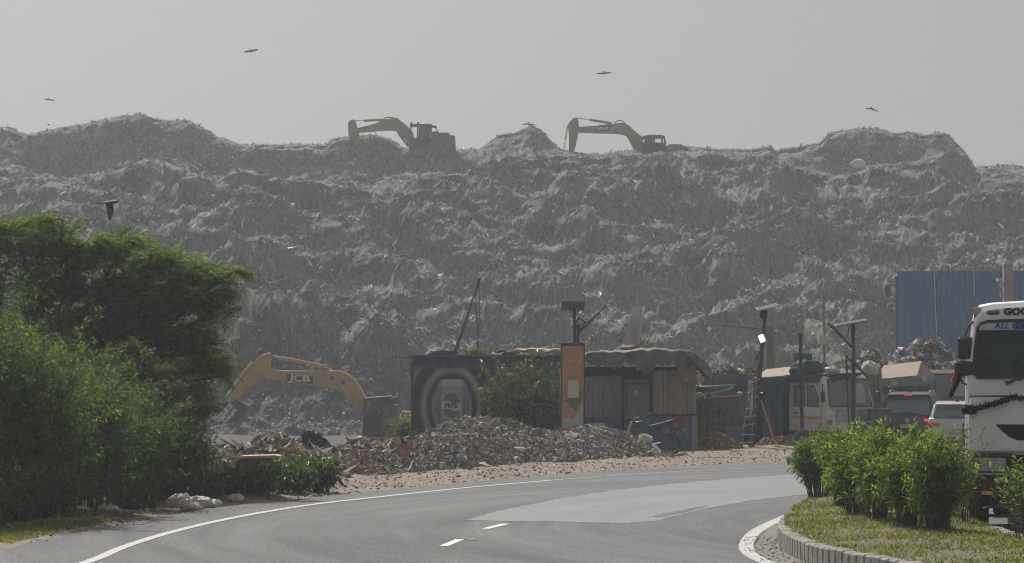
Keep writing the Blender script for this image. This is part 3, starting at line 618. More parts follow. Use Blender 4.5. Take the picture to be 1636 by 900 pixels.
# ------------------------------------------------------------------ rubble, stones, litter
m_stone = attr_mat('broken_concrete', .92, spec=.2, bump=18.0)
CUBE = np.array([[x, y, z] for x in (-1, 1) for y in (-1, 1) for z in (-1, 1)], float) * .5
CF = np.array([(0, 1, 3, 2), (4, 6, 7, 5), (0, 4, 5, 1), (2, 3, 7, 6), (0, 2, 6, 4), (1, 5, 7, 3)])
def stones(name, C, S, pal, seed, flat=.6, jit=.22):
    r = np.random.default_rng(seed); N = len(C)
    base = CUBE[None] + r.normal(size=(N, 8, 3)) * jit * .6
    sc = S[:, None] * np.stack([1 + .5 * r.random(N), .6 + .5 * r.random(N), flat * (.5 + .7 * r.random(N))], -1)
    base = base * sc[:, None]
    q = unit(r.normal(size=(N, 4))); w_, x, y, z = q.T
    Rm = np.stack([1 - 2 * (y * y + z * z), 2 * (x * y - z * w_), 2 * (x * z + y * w_), 2 * (x * y + z * w_), 1 - 2 * (x * x + z * z), 2 * (y * z - x * w_), 2 * (x * z - y * w_), 2 * (y * z + x * w_), 1 - 2 * (x * x + y * y)], -1).reshape(N, 3, 3)
    V = np.einsum('nij,nkj->nki', Rm, base) + C[:, None]
    Fq = (CF[None] + np.arange(N)[:, None, None] * 8).reshape(-1, 4)
    c = np.array(pal)[r.integers(0, len(pal), N)] * (.75 + .5 * r.random((N, 1)))
    return np_mesh(name, V.reshape(-1, 3), Fq, m_stone, np.repeat(c, 6, axis=0))
crest = [(-400, 735), (-100, 730), (200, 722), (330, 716), (380, 716), (410, 705), (450, 706), (480, 716), (520, 722), (548, 715), (575, 708), (600, 712), (640, 706), (680, 690), (720, 674), (750, 668), (800, 670), (840, 675), (868, 684), (888, 688), (910, 683), (940, 678), (965, 680), (990, 686), (1020, 698), (1045, 708), (1062, 718), (1085, 730), (1110, 738), (1400, 745)]
crx, cry = np.array(crest, float).T
def foot(px): return np.interp(px, [200, 350, 480, 560, 640, 700, 800, 900, 1000, 1080], [62.0, 62.5, 63.5, 65.0, 66.5, 68.0, 70.5, 72.5, 74.0, 76])
def pile_z(X, Y):
    px = X / Y * F + 818; yf = foot(px); yc = yf + 4.2; h = CAMH + (592 - np.interp(px, crx, cry)) / F * yc
    t = np.where(Y < yc, (Y - yf) / 4.2, 1 - (Y - yc) / 3.2); t = np.clip(t, 0, 1); t = t ** .8
    edge = np.clip((1100 - px) / 60, 0, 1) * np.clip((px - 240) / 80, 0, 1)
    nb = (billow(X / 1.6, Y / 1.4, 3, 7) - .5) * .38 + fbm(X / .3, Y / .3, 2, 8) * .05
    return np.maximum(h, 0) * t * edge + nb * np.clip(t * 3, 0, 1) * edge * (1 - .5 * np.clip((Y - yc + .8) / 1, 0, 1)) - .06
gx = np.arange(-9, 6, .09); gy = np.arange(61, 83, .11); X, Y = np.meshgrid(gx, gy); Z = pile_z(X, Y); nx = len(gx)
ii = (np.arange(len(gy) - 1)[:, None] * nx + np.arange(nx - 1)[None]).ravel()
V = np.stack([X, Y, Z], -1).reshape(-1, 3); Fq = np.stack([ii, ii + 1, ii + nx + 1, ii + nx], -1)
Fq = Fq[(Z.ravel()[Fq].max(1) > -.03)]
m_rub = mat('rubble_dust', (.17, .15, .135), .95, var=.3, scale=4, bump=1, bscale=20, dirt=(.24, .21, .19), dirt_amt=.7, dirt_scale=2)
tag(np_mesh('rubble_heap', V, Fq, m_rub, smooth=True), kind='stuff')
r = np.random.default_rng(31)
def sample_pile(n, lo=0.0):
    q = np.column_stack([r.random(n * 3) * 15 - 9, r.random(n * 3) * 17 + 61.5]); z = pile_z(q[:, 0], q[:, 1]); k = z > lo; q = q[k][:n]; return np.column_stack([q, z[k][:n]])
RP = [[.24, .225, .21], [.17, .16, .15], [.29, .27, .25], [.23, .21, .195], [.15, .145, .14], [.22, .18, .155], [.36, .35, .335]]
C = sample_pile(42000, .0); S = .022 + .13 * r.random(len(C)) ** 7
tag(stones('broken_stones', C, S, RP, 3), kind='stuff')
C = sample_pile(30000, -.02); tag(stones('rubble_grit', C + [0, 0, .01], .03 + .05 * r.random(len(C)), RP, 4), kind='stuff')
# gravel and litter along the verge
n = 9000; t = r.random(n); q = np.column_stack([r.random(n) * 27 - 11, r.random(n) * 50 + 36]); d = seg_dist(q[:, 0], q[:, 1], outer)
ins = inside(q[:, 0], q[:, 1], road_poly); k = ((~ins) & (d < 7)) | (ins & (d < .45) & (r.random(n) < np.exp(-d / .15) * .6)); q = q[k]; d = d[k]
z = np.where(inside(q[:, 0], q[:, 1], road_poly), .01, ground_z(q[:, 0], q[:, 1]) + .005)
tag(stones('gravel', np.column_stack([q, z]), .012 + .06 * r.random(len(q)) ** 7, [[.24, .20, .17], [.20, .165, .14], [.28, .23, .19], [.30, .25, .21], [.18, .15, .135]], 6, flat=.4), kind='stuff')
n = 60000; q = np.column_stack([r.random(n) * 27 - 9, r.random(n) * 45 + 40]); d = seg_dist(q[:, 0], q[:, 1], outer); k = (~inside(q[:, 0], q[:, 1], road_poly)) & (d < 6) & (d > .1); q = q[k]
C = np.column_stack([q, ground_z(q[:, 0], q[:, 1]) + .012])
up = np.tile([0, 0, 1.], (len(C), 1))
tag(scraps('litter', C, (.025, .10), [[.24, .19, .15], [.28, .23, .185], [.21, .17, .14], [.34, .30, .26], [.18, .15, .13], [.25, .22, .2], [.5, .48, .45]], 12, TILT=.25, NRM=up, mat_=m_scrap), kind='stuff')
# trash and strips caught in the left part of the heap
C = sample_pile(9000, .0); C = C[(C[:, 0] < -2.4)]
tag(scraps('caught_litter', C + [0, -.03, .05], (.06, .35), [[.22, .17, .13], [.30, .26, .22], [.14, .11, .09], [.35, .30, .25], [.26, .13, .10], [.45, .43, .4]], 13, elong=1.7, TILT=.5, NRM=np.tile([0, -.4, .9], (len(C), 1)), mat_=m_scrap), kind='stuff')
# grit on the median edge
n = 700; q = np.column_stack([r.random(n) ** .6 * .75 + 3.05, r.random(n) * 8 + 33]); k = ~inside(q[:, 0], q[:, 1], isl_s); q = q[k]
tag(stones('kerb_grit', np.column_stack([q, np.full(len(q), .008)]), 0.006 + .02 * r.random(len(q)) ** 3, RP + [[.2, .15, .1]], 9, flat=.4), kind='stuff')
gd = [(3.9, 30), (3.45, 32.4), (3.28, 34.5), (3.2, 36.5), (3.27, 38.3), (3.45, 40.2), (3.72, 42), (4.0, 44), (4.35, 44.6), (4.1, 42.5), (3.9, 40), (3.8, 38), (3.8, 36), (4, 34), (4.6, 31), (5, 29)]
gd = [(x_ + rngg.uniform(-.05, .05), y_ + rngg.uniform(-.1, .1)) for x_, y_ in chaikin(gd + [gd[0]], 2)[:-1]]
mb = MB(); mb.prism(gd, 0.0, .0035, 'xy'); tag(mb.build('gutter_dirt', mat('gutter_dirt', (.17, .15, .13), .95, var=.3, scale=5, dirt=(.12, .115, .11), dirt_amt=.9, dirt_scale=3)), kind='structure')
# --- single slabs and boulders one can point at
def rock(name, px, py, Y, size, col, label, cat, seed, group=None, dz=0, pts=26, flat=(1, .8, .6)):
    rn = random.Random(seed); p = P(px, py, Y); import bmesh
    bm = bmesh.new()
    for _ in range(pts):
        v = Vector([rn.gauss(0, 1) for _ in range(3)]).normalized() * rn.uniform(.8, 1.1)
        v = Vector((max(-.8, min(.8, v.x)), max(-.8, min(.8, v.y)), max(-.75, min(.75, v.z)))); bm.verts.new((v.x * size[0] / 1.6, v.y * size[1] / 1.6, v.z * size[2] / 1.5))
    g = bmesh.ops.convex_hull(bm, input=bm.verts); bmesh.ops.delete(bm, geom=[e for e in g['geom_interior'] if isinstance(e, bmesh.types.BMVert)], context='VERTS')
    me = bpy.data.meshes.new(name); bm.to_mesh(me); bm.free(); me.materials.append(mat('rock_' + str(seed), col, .92, var=.25, scale=6, bump=1, bscale=25))
    o = bpy.data.objects.new(name, me); COL.objects.link(o); o.location = (p.x, p.y, p.z); o.rotation_euler = (rn.uniform(-.2, .2), rn.uniform(-.25, .25), rn.uniform(0, 3))
    return tag(o, label, cat, group)
def on_pile(px, py, z_add=0):
    """depth where the sight line through (px,py) meets the heap"""
    Y = 58.0
    while Y < 86:
        p = P(px, py, Y); zz = float(pile_z(np.array([p.x]), np.array([Y]))[0])
        if p.z <= max(zz, 0): return Y
        Y += .05
    return 76
GR = 'larger lumps lying on the rubble heap'
for i, (px, py, sx, sz, col, lab) in enumerate([
    (770, 746, .42, .20, (.36, .32, .25), 'tan flat stone lying at the foot of the heap below the banner'),
    (1031, 706, .42, .34, (.46, .44, .36), 'pale rounded boulder under the motorcycle'),
    (1012, 712, .16, .18, (.55, .53, .48), 'small white tilted chip left of the pale boulder'),
    (862, 697, .42, .30, (.22, .20, .19), 'dark grey block in the saddle of the heap'),
    (912, 702, .5, .28, (.30, .28, .26), 'broad pale grey slab below the tall sign'),
    (734, 736, .40, .22, (.25, .25, .26), 'bluish grey broken slab near the red scrap'),
    (600, 728, .38, .26, (.19, .165, .15), 'dark square block on the left shoulder of the heap'),
    (566, 712, .5, .30, (.27, .24, .17), 'yellowish lump at the left crest of the heap'),
    (552, 762, .30, .18, (.16, .14, .13), 'dark brown block beside the weeds'),
    (715, 705, .30, .26, (.29, .27, .25), 'upright pale chunk on the heap under the banner'),
    (830, 722, .34, .22, (.27, .25, .23), 'rounded grey lump in the middle of the heap'),
    (890, 740, .36, .22, (.20, .18, .165), 'squat brown grey lump at the foot under the sign'),
    (950, 722, .34, .22, (.24, .23, .22), 'wedge shaped grey lump on the right slope of the heap')]):
    Yp = on_pile(px, py); rock('stone', px, py - 2, Yp, (sx, sx * .8, sz), col, lab, 'stone', 200 + i, GR)
def bag(name, px, py, Y, size, col, label, cat, seed, group=None, z=None, rough=.45):
    """crumpled plastic sack"""
    rn = np.random.default_rng(seed); p = P(px, py, Y); mb = MB(); mb.ball((0, 0, 0), 1, 22, 16); A = np.array(mb.v)
    n = unit(A); f = 1 + fbm(n[:, 0] * 2.3 + seed, n[:, 1] * 2.3 + n[:, 2] * 1.7, 3, seed) * .45 + billow(n[:, 0] * 4 + n[:, 2] * 3, n[:, 1] * 4 - n[:, 2] * 2 + seed, 2, seed + 3) * .25
    A = n * f[:, None] * np.array(size) / 2.3; A[:, 2] = np.maximum(A[:, 2], -size[2] * .35); mb.v = [tuple(a) for a in A]
    o = mb.build(name, mat('sack_' + str(seed), col, rough, var=.15, scale=6, bump=1, bscale=12), smooth=True, loc=(p.x, p.y, (p.z if z is None else z) + size[2] * (0 if z is None else .35)))
    return tag(o, label, cat, group)
WB = 'white debris sacks by the road edge'
for i, (px, py, sx, sz, lab) in enumerate([(112, 822, .55, .16, 'low flat white sack, leftmost of the verge debris'), (128, 816, .35, .2, 'small white sack with a fold just right of the flat one'), (156, 814, .5, .24, 'lumpy white sack beside the dark dung pile'), (172, 820, .4, .14, 'thin white sheet crumpled at the right of the lumpy sack'),
        (287, 806, .42, .32, 'tall white sack at the left of the second debris group'), (306, 812, .4, .2, 'low white sack between the tall one and the broken pile'), (322, 808, .5, .26, 'broken white pile right of the low sack'), (343, 806, .26, .18, 'small white lump below the weeds'), (378, 799, .28, .18, 'small pale lump beneath the tan shell')]):
    q = G(px, py + 3); bag('sack', px, py, q.y, (sx, sx * .7, sz), (.46, .44, .41), lab, 'sack', 300 + i, WB, z=float(ground_z(np.array([q.x]), np.array([q.y]))[0]) - .01, rough=.8)
q = G(212, 815); bag('black_bag', 212, 812, q.y, (.42, .3, .2), (.02, .02, .02), 'torn black bag lying on the verge between the white sacks', 'bag', 320, z=-.0, rough=.6)
bag('red_bag', 747, 733, on_pile(747, 733), (.09, .08, .12), (.5, .03, .04), 'tiny red plastic scrap on the rubble', 'bag', 321)
bag('white_bag', 623, 738, on_pile(623, 738), (.12, .1, .13), (.6, .6, .6), 'small white plastic bag on the left slope of the rubble', 'bag', 322)
bag('orange_bag', 461, 752, G(461, 756).y, (.28, .2, .14), (.5, .16, .08), 'crumpled orange plastic beside the tan shell', 'bag', 323, z=.2)
# --- discarded tan shell with a dark opening
t = empty('vehicle_shell', (P(411, 757, 63).x, 63, .12), 0, 'discarded tan vehicle cab shell with a dark window opening, lying in the rubble', 'cab shell')
o_ = P(411, 757, 63); 
def LS(px, py): a = P(px, py, 63); return (a.x - o_.x, a.z - .12)
outl = [LS(*p) for p in [(372, 752), (370, 742), (376, 733), (384, 729), (438, 727.5), (447, 729), (452, 742), (453, 757), (430, 761), (398, 761)]]
hole = [LS(*p) for p in [(376, 748), (376, 741), (381, 735), (388, 732.5), (438, 732), (443, 737), (449, 748), (449, 755), (400, 756), (384, 753)]]
m_tan = mat('faded_tan_paint', (.33, .26, .16), .75, var=.2, scale=6, dirt=(.25, .16, .12), dirt_amt=.8, dirt_scale=5)
mb = MB(); n = len(outl)
vs = [(p[0], 0, p[1]) for p in outl] + [(p[0], 0.0, p[1]) for p in hole] + [(p[0], .9, p[1]) for p in outl] + [(p[0], .10, p[1]) for p in hole]
fs = [(i, (i + 1) % n, n + (i + 1) % n, n + i) for i in range(n)] + [(i, (i + 1) % n, 2 * n + (i + 1) % n, 2 * n + i) for i in range(n)] + [(n + i, n + (i + 1) % n, 3 * n + (i + 1) % n, 3 * n + i) for i in range(n)]
mb.add(vs, fs); mb.build('body', m_tan, t, bevel=.012)
mb = MB(); mb.prism([(p[0], p[1]) for p in hole], .09, .11); mb.build('window', mat('dull_glass', (.035, .04, .035), .25, var=.2, dirt=(.12, .11, .08), dirt_amt=.6, dirt_scale=3), t)
# dirt heaps beside the sheds
def heap(name, px, py, Y, rx, ry, h, pal, label, cat, seed, ns=700, ssz=(.03, .12), z0=0.0, kind=None, matc=(.2, .15, .11), frag=False, group=None, pw=.75):
    c = P(px, py, Y); mb = MB()
    def fz(x, y): d = (x / rx) ** 2 + (y / ry) ** 2; return h * max(0, 1 - d) ** pw
    nn = 34; gx = np.linspace(-1, 1, nn); X, Y_ = np.meshgrid(gx * rx, gx * ry); D = np.clip(1 - (X / rx) ** 2 - (Y_ / ry) ** 2, 0, 1) ** pw
    Zz = D * h * (1 + .35 * fbm(X * 1.6 + seed, Y_ * 1.6, 3, seed)) + fbm(X * 4, Y_ * 4, 2, seed) * .08 * np.clip(D * 3, 0, 1) - .05
    V = np.stack([X + c.x, Y_ + c.y, Zz + z0], -1).reshape(-1, 3); ii = (np.arange(nn - 1)[:, None] * nn + np.arange(nn - 1)[None]).ravel()
    root = np_mesh(name, V, np.stack([ii, ii + 1, ii + nn + 1, ii + nn], -1), mat(name + '_soil', matc, .95, var=.3, scale=3, bump=1, bscale=15)); tag(root, label, cat, group)
    rr = np.random.default_rng(seed); a = rr.random(ns) * 6.28; q = np.sqrt(rr.random(ns)) * .97; xx = np.cos(a) * q; yy = np.sin(a) * q
    zz = np.clip(1 - xx ** 2 - yy ** 2, 0, 1) ** pw * h * (1 + .35 * fbm(xx * rx * 1.6 + seed, yy * ry * 1.6, 3, seed))
    C = np.column_stack([xx * rx + c.x, yy * ry + c.y, zz + z0])
    if frag: o = scraps('debris', C + [0, 0, .03], (ssz[0], ssz[1]), pal, seed, TILT=.5, NRM=np.tile([0, -.3, .95], (ns, 1)), mat_=m_scrap)
    else: o = stones('debris', C, ssz[0] + (ssz[1] - ssz[0]) * rr.random(ns) ** 2, pal, seed)
    o.parent = root; o['kind'] = 'stuff'
    return root
heap('dirt_heap', 1142, 720, 85.5, .75, .8, .45, [[.28, .19, .13], [.22, .15, .10], [.33, .24, .17]], 'reddish brown soil heap at the right corner of the kiosk', 'soil heap', 401)
heap('dirt_heap', 1250, 720, 88, .9, .8, .35, [[.28, .19, .13], [.22, .15, .10], [.33, .24, .17]], 'low brown soil heap in front of the dark shed opening', 'soil heap', 402)
heap('straw_heap', 442, 722, 73.5, .85, .6, .72, [[.32, .25, .15], [.26, .19, .11], [.38, .31, .20], [.2, .15, .1]], 'straw coloured heap on the dirt right of the scrub', 'heap', 403, 2200, (.05, .25), frag=True, matc=(.22, .17, .11))
heap('brush_heap', 497, 722, 74.5, .75, .6, .62, [[.08, .065, .055], [.12, .10, .085], [.05, .045, .04]], 'dark brown brush heap right of the straw coloured one', 'heap', 404, 1500, (.05, .3), frag=True, matc=(.09, .075, .065))
TP = pal_s + [[.55, .54, .52]] * 3 + [[.34, .31, .26]] * 3 + [[.45, .2, .1], [.5, .4, .15], [.12, .2, .4]]
heap('garbage_heap', 1166, 640, 103, 2.6, 1.6, 2.2, TP, 'pile of grey sacks and refuse showing above the cloth wall', 'garbage heap', 405, 4200, (.12, .5), frag=True, pw=.4, matc=(.12, .11, .10))
heap('garbage_heap', 1470, 640, 112, 3.9, 2.2, 3.0, TP, 'tall colourful garbage pile behind the stall with the tan canopy', 'garbage heap', 406, 6500, (.12, .5), frag=True, pw=.42, matc=(.14, .13, .12))
heap('garbage_heap', 1560, 640, 114, 3.6, 2.2, 2.5, TP, 'garbage pile behind the truck mirrors', 'garbage heap', 407, 3000, (.12, .5), frag=True, matc=(.14, .13, .12))
bag('sack', 1372, 263, 248, (1.25, .9, .85), (.50, .49, .47), 'large white sack caught high on the right of the garbage hill', 'sack', 408, rough=.8)
bag('blue_tarp', 1506, 217, 262, (1.1, .8, .45), (.03, .14, .26), 'blue tarp scrap on the right summit of the garbage hill', 'tarp', 409)
# ------------------------------------------------------------------ kiosk, sheds, poles
def wpart(mb, name, m, root, **k):
    """geometry given in world metres -> child of root"""
    l = Vector((0, 0, 0)); q = root
    while q: l = l + q.location; q = q.parent
    mb.v = [(a - l.x, b - l.y, c - l.z) for a, b, c in mb.v]
    return mb.build(name, m, root, **k)
def text_part(s, name, m, root, loc, size, rot=(R(90), 0, 0), extrude=.003, align='CENTER', shear=0.0, sx=1.0, bold=0.0):
    c = bpy.data.curves.new(name, 'FONT'); c.body = s; c.size = size; c.extrude = extrude; c.align_x = align; c.align_y = 'CENTER'; c.shear = shear; c.offset = bold; c.resolution_u = 3
    t = bpy.data.objects.new(name + '_tmp', c); COL.objects.link(t); bpy.context.view_layer.update()
    dg = bpy.context.evaluated_depsgraph_get(); me = bpy.data.meshes.new_from_object(t.evaluated_get(dg)); bpy.data.objects.remove(t)
    me.name = name; me.materials.clear(); me.materials.append(m); o = bpy.data.objects.new(name, me); COL.objects.link(o); o.parent = root
    o.location = loc; o.rotation_euler = rot; o.scale = (sx, 1, 1); return o
m_gal = mat('corrugated_grey', (.235, .225, .215), .7, var=.25, scale=2.5, dirt=(.10, .08, .065), dirt_amt=.7, dirt_scale=1.6, stretch=(1, 1, .35))
m_gal2 = mat('corrugated_brown', (.27, .24, .21), .75, var=.25, scale=2.5, dirt=(.12, .09, .07), dirt_amt=.6, dirt_scale=1.8, stretch=(1, 1, .3))
m_navy = mat('navy_paint', (.035, .06, .14), .6, var=.2, scale=3, dirt=(.13, .12, .11), dirt_amt=.35)
m_blue = mat('blue_paint', (.045, .10, .22), .6, var=.2, scale=4, dirt=(.13, .12, .11), dirt_amt=.45, dirt_scale=3)
m_dark = mat('dark_steel', (.035, .035, .038), .6, var=.2, metal=.3)
m_steel = mat('dull_steel', (.12, .12, .12), .55, var=.2, metal=.5, dirt=(.13, .08, .05), dirt_amt=.4)
m_wood = mat('weathered_wood', (.15, .12, .09), .9, var=.3, scale=8, stretch=(1, 1, .1))
m_pale = mat('dirty_white_paint', (.42, .41, .38), .7, var=.15, scale=3, dirt=(.2, .16, .12), dirt_amt=.5, dirt_scale=3)
m_cloth = mat('brown_tarpaulin', (.10, .09, .08), .85, var=.5, scale=3, bump=1, bscale=6, dirt=(.22, .19, .16), dirt_amt=.6)
m_cloth_t = mat('tan_tarpaulin', (.26, .205, .155), .85, var=.2, scale=2, bump=1, bscale=6, dirt=(.22, .18, .15), dirt_amt=.5)
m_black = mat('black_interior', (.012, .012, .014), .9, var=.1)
def corr(mb, x0, x1, z0, z1, y, pitch=.15, amp=.018, mi=0, step=6):
    n = max(4, int((x1 - x0) / pitch * step)); vs = []
    for j in (0, 1):
        for i in range(n + 1):
            x = x0 + (x1 - x0) * i / n; ph = (x / pitch) % 1.0; w_ = max(-1, min(1, 2.2 * math.sin(ph * 2 * math.pi)))
            vs.append((x, y - amp * w_, z0 if j == 0 else z1))
    mb.add(vs, [(i, i + 1, n + 2 + i, n + 1 + i) for i in range(n)], mi)
YK = 84.0
def KX(px, Y=YK): return P(px, 600, Y).x
def KZ(py, Y=YK): return P(818, py, Y).z
ks = empty('kiosk', (KX(890), YK + 2, 0), 0, 'long roadside sheet metal kiosk with a dark can banner at its left end', 'kiosk')
xa, xb, xc = KX(658), KX(896), KX(1113)
# left clad box
mb = MB(); mb.box(((xa + xb) / 2, YK + 2.0, 1.3), (xb - xa - .06, 3.9, 2.72)); wpart(mb, 'wall', m_navy, ks)
mb = MB(); corr(mb, xa, xb + .3, KZ(587), KZ(570), YK - .03, .17, .015); wpart(mb, 'valance', m_navy, ks, thick=.006)
mb = MB(); mb.box(((xa + xb) / 2 + .1, YK + 1.9, KZ(570) + .03), (xb - xa + .45, 4.3, .05)); mb.box((xa - .28, YK - .05, KZ(571.5)), (.62, .04, .035)); mb.box(((xa + xb) / 2, YK - .075, KZ(587.5)), (xb - xa, .03, .035)); wpart(mb, 'roof', m_steel, ks)
for px in (658.5, 770): 
    mb = MB(); mb.box((KX(px), YK - .04, 1.3), (.07, .07, 2.66)); wpart(mb, 'post', m_dark, ks)
# banner with the can
mbn = bpy.data.materials.new('can_banner'); mbn.use_nodes = True; n = mbn.node_tree.nodes; l = mbn.node_tree.links; b = n['Principled BSDF']; b.inputs['Roughness'].default_value = .5
tc = n.new('ShaderNodeTexCoord'); sp = n.new('ShaderNodeSeparateXYZ'); l.new(tc.outputs['Object'], sp.inputs[0])
def MT(op, a, c=None, cl=False):
    q = n.new('ShaderNodeMath'); q.operation = op; q.use_clamp = cl
    for i, v in enumerate((a, c)):
        if v is None: continue
        if isinstance(v, (int, float)): q.inputs[i].default_value = v
        else: l.new(v, q.inputs[i])
    return q.outputs[0]
ccx, ccz = KX(722) - ks.location.x, KZ(650)      # can centre in kiosk coordinates
ex = MT('DIVIDE', MT('SUBTRACT', sp.outputs[0], ccx), .74); ez = MT('DIVIDE', MT('SUBTRACT', sp.outputs[2], ccz), 1.0)
rr_ = MT('SQRT', MT('ADD', MT('MULTIPLY', ex, ex), MT('MULTIPLY', ez, ez)))
def band(c, w_): return MT('SUBTRACT', 1, MT('DIVIDE', MT('ABSOLUTE', MT('SUBTRACT', rr_, c)), w_), True)
bands = MT('ADD', MT('ADD', band(.72, .14), MT('MULTIPLY', band(1.13, .18), 1.1)), MT('MULTIPLY', band(1.75, .16), .8), True)
ds = 2 * math.pi / .10
dots = MT('MULTIPLY', MT('SINE', MT('MULTIPLY', MT('ADD', sp.outputs[0], sp.outputs[2]), ds)), MT('SINE', MT('MULTIPLY', MT('SUBTRACT', sp.outputs[0], sp.outputs[2]), ds)))
dm = MT('MULTIPLY', MT('MULTIPLY', MT('ADD', dots, .35), 1.5, True), bands, True)
nz = n.new('ShaderNodeTexNoise'); nz.inputs['Scale'].default_value = 1.5; nz.inputs['Detail'].default_value = 5; l.new(tc.outputs['Object'], nz.inputs['Vector'])
m1 = n.new('ShaderNodeMixRGB'); m1.inputs[1].default_value = (.012, .018, .026, 1); m1.inputs[2].default_value = (.13, .165, .175, 1); l.new(MT('MULTIPLY', bands, .9, True), m1.inputs[0])
m2_ = n.new('ShaderNodeMixRGB'); m2_.inputs[2].default_value = (.45, .52, .54, 1); l.new(m1.outputs[0], m2_.inputs[1]); l.new(MT('MULTIPLY', dm, .9), m2_.inputs[0])
m3 = n.new('ShaderNodeMixRGB'); m3.blend_type = 'MULTIPLY'; m3.inputs[0].default_value = .5; l.new(m2_.outputs[0], m3.inputs[1]); l.new(nz.outputs[0], m3.inputs[2]); l.new(m3.outputs[0], b.inputs['Base Color'])
bx0, bx1, bz0, bz1 = KX(661), KX(790), .02, KZ(589)
mb = MB(); mb.box(((bx0 + bx1) / 2, YK - .05, (bz0 + bz1) / 2), (bx1 - bx0, .03, bz1 - bz0)); ban = wpart(mb, 'banner', mbn, ks)
m_can = mat('can_print', (.23, .25, .255), .5, var=.15, scale=5, stretch=(3, 1, .4)); m_can2 = mat('can_print_dark', (.12, .14, .15), .5, var=.2, scale=5, stretch=(3, 1, .4)); m_can3 = mat('can_print_light', (.36, .38, .38), .5, var=.15, scale=6)
def ell(cx, cz, rx, rz, n=40, z0=None, z1=None): return [(cx + rx * math.cos(2 * math.pi * i / n), cz + rz * math.sin(2 * math.pi * i / n)) for i in range(n)]
mb = MB(); x0, x1 = KX(699), KX(746); zt = KZ(606)
mb.prism([(x0, .1), (x1, .1), (x1, zt - .22), (x1 - .07, zt - .05), (x1 - .2, zt), (x0 + .2, zt), (x0 + .07, zt - .05), (x0, zt - .22)], YK - .070, YK - .066)
o = wpart(mb, 'can_picture', m_can, ban)
mb = MB(); mb.prism([(x0 + .02, .1), (x0 + .11, .1), (x0 + .11, zt - .22), (x0 + .02, zt - .24)], YK - .074, YK - .0715); mb.prism([(x1 - .11, .1), (x1 - .02, .1), (x1 - .02, zt - .24), (x1 - .11, zt - .22)], YK - .074, YK - .0715); wpart(mb, 'can_shading_stripe', m_can2, ban)
mb = MB(); mb.prism([(x0 + .12, zt - .03), (x1 - .12, zt - .03), (x1 - .09, zt - .19), (x0 + .09, zt - .19)], YK - .075, YK - .0712); wpart(mb, 'can_rim', m_can3, ban)
lc, lz = KX(721), KZ(648)
mb = MB(); mb.prism(ell(lc, lz, .30, .42), YK - .079, YK - .0755); wpart(mb, 'emblem_ring', m_can3, ban)
mb = MB(); mb.prism(ell(lc, lz, .275, .39), YK - .083, YK - .0795); wpart(mb, 'emblem', m_can2, ban)
mb = MB(); pts = [(lc - .28, lz + .10)] + [(lc - .28 + .56 * i / 16, lz + .11 + .035 * math.sin(i / 16 * 6.28)) for i in range(17)] + [(lc + .28 - .56 * i / 16, lz - .13 + .035 * math.sin((1 - i / 16) * 6.28)) for i in range(17)]
mb.prism(pts, YK - .087, YK - .0835); wpart(mb, 'emblem_band', mat('emblem_white', (.42, .44, .44), .5, var=.1), ban)
text_part('PEPSI', 'lettering', mat('print_black', (.012, .014, .018), .5, var=.05), ban, (lc - ks.location.x, YK - .092 - ks.location.y, lz - .01), .225, bold=.006, sx=.76)
# right corrugated front
mb = MB(); corr(mb, KX(930), KX(994), KZ(668), KZ(600), YK + .02); wpart(mb, 'corrugated_panel', m_gal, ks, thick=.006)
mb = MB(); corr(mb, KX(1042), KX(1112), KZ(662), KZ(592), YK + .04, .14); wpart(mb, 'corrugated_panel', m_gal2, ks, thick=.006)
mb = MB(); mb.box(((KX(896) + xc) / 2, YK + 2.1, 1.25), (xc - KX(896) - .1, 3.9, 2.5)); mb.box((KX(1040.5), YK + .03, 1.3), (.08, .06, 2.5)); mb.box((KX(995), YK + .03, 1.3), (.06, .06, 2.5)); mb.box((KX(965), YK + .03, KZ(600)), (1.3, .08, .06)); mb.box((KX(1077), YK + .01, KZ(663)), (KX(1113) - KX(1042), .05, .045)); wpart(mb, 'frame', m_black, ks)
mb = MB(); corr(mb, KX(997), KX(1039), .05, KZ(607), YK + .05, .17); dr = wpart(mb, 'door', mat('grey_door', (.20, .18, .18), .7, var=.2, scale=3, dirt=(.09, .07, .06), dirt_amt=.5, stretch=(1, 1, .3)), ks, thick=.006)
mb = MB(); mb.ball((KX(1038), YK, KZ(661)), .045, 8, 6); wpart(mb, 'handle', m_pale, dr)
mb = MB(); mb.box((KX(1016), YK + .0, KZ(628)), (.09, .02, .16)); wpart(mb, 'notice', m_pale, dr)
mb = MB(); mb.box((KX(1019), YK + .02, KZ(613)), (KX(1039) - KX(997), .04, .06)); wpart(mb, 'door_lintel', m_dark, ks)
mb = MB(); mb.box(((KX(1042) + KX(1104)) / 2 - .2, YK + .02, KZ(664) / 2), (KX(1104) - KX(1042) + .4, .05, KZ(664))); wc = wpart(mb, 'painted_skirting', m_blue, ks)
mb = MB(); mb.box((KX(960), YK + .04, KZ(668) / 2), (KX(995) - KX(925), .05, KZ(668))); wpart(mb, 'painted_skirting', m_navy, ks)
mb = MB(); mb.prism([(KX(1104) + .01, 0), (KX(1116), 0), (KX(1112.5), KZ(664)), (KX(1104) + .01, KZ(664))], YK - .01, YK + .05); wpart(mb, 'corner_post', mat('whitewashed_corner', (.30, .27, .24), .8, var=.3, scale=5, dirt=(.1, .12, .2), dirt_amt=.6), ks)
m_red = mat('faded_red_paint', (.26, .05, .06), .7, var=.3, scale=8, dirt=(.06, .08, .15), dirt_amt=.6, dirt_scale=6); m_wht = mat('faded_white_paint', (.25, .27, .29), .7, var=.3, scale=8, dirt=(.05, .09, .18), dirt_amt=.6, dirt_scale=6)
ex_, ez_ = KX(1080), KZ(688)
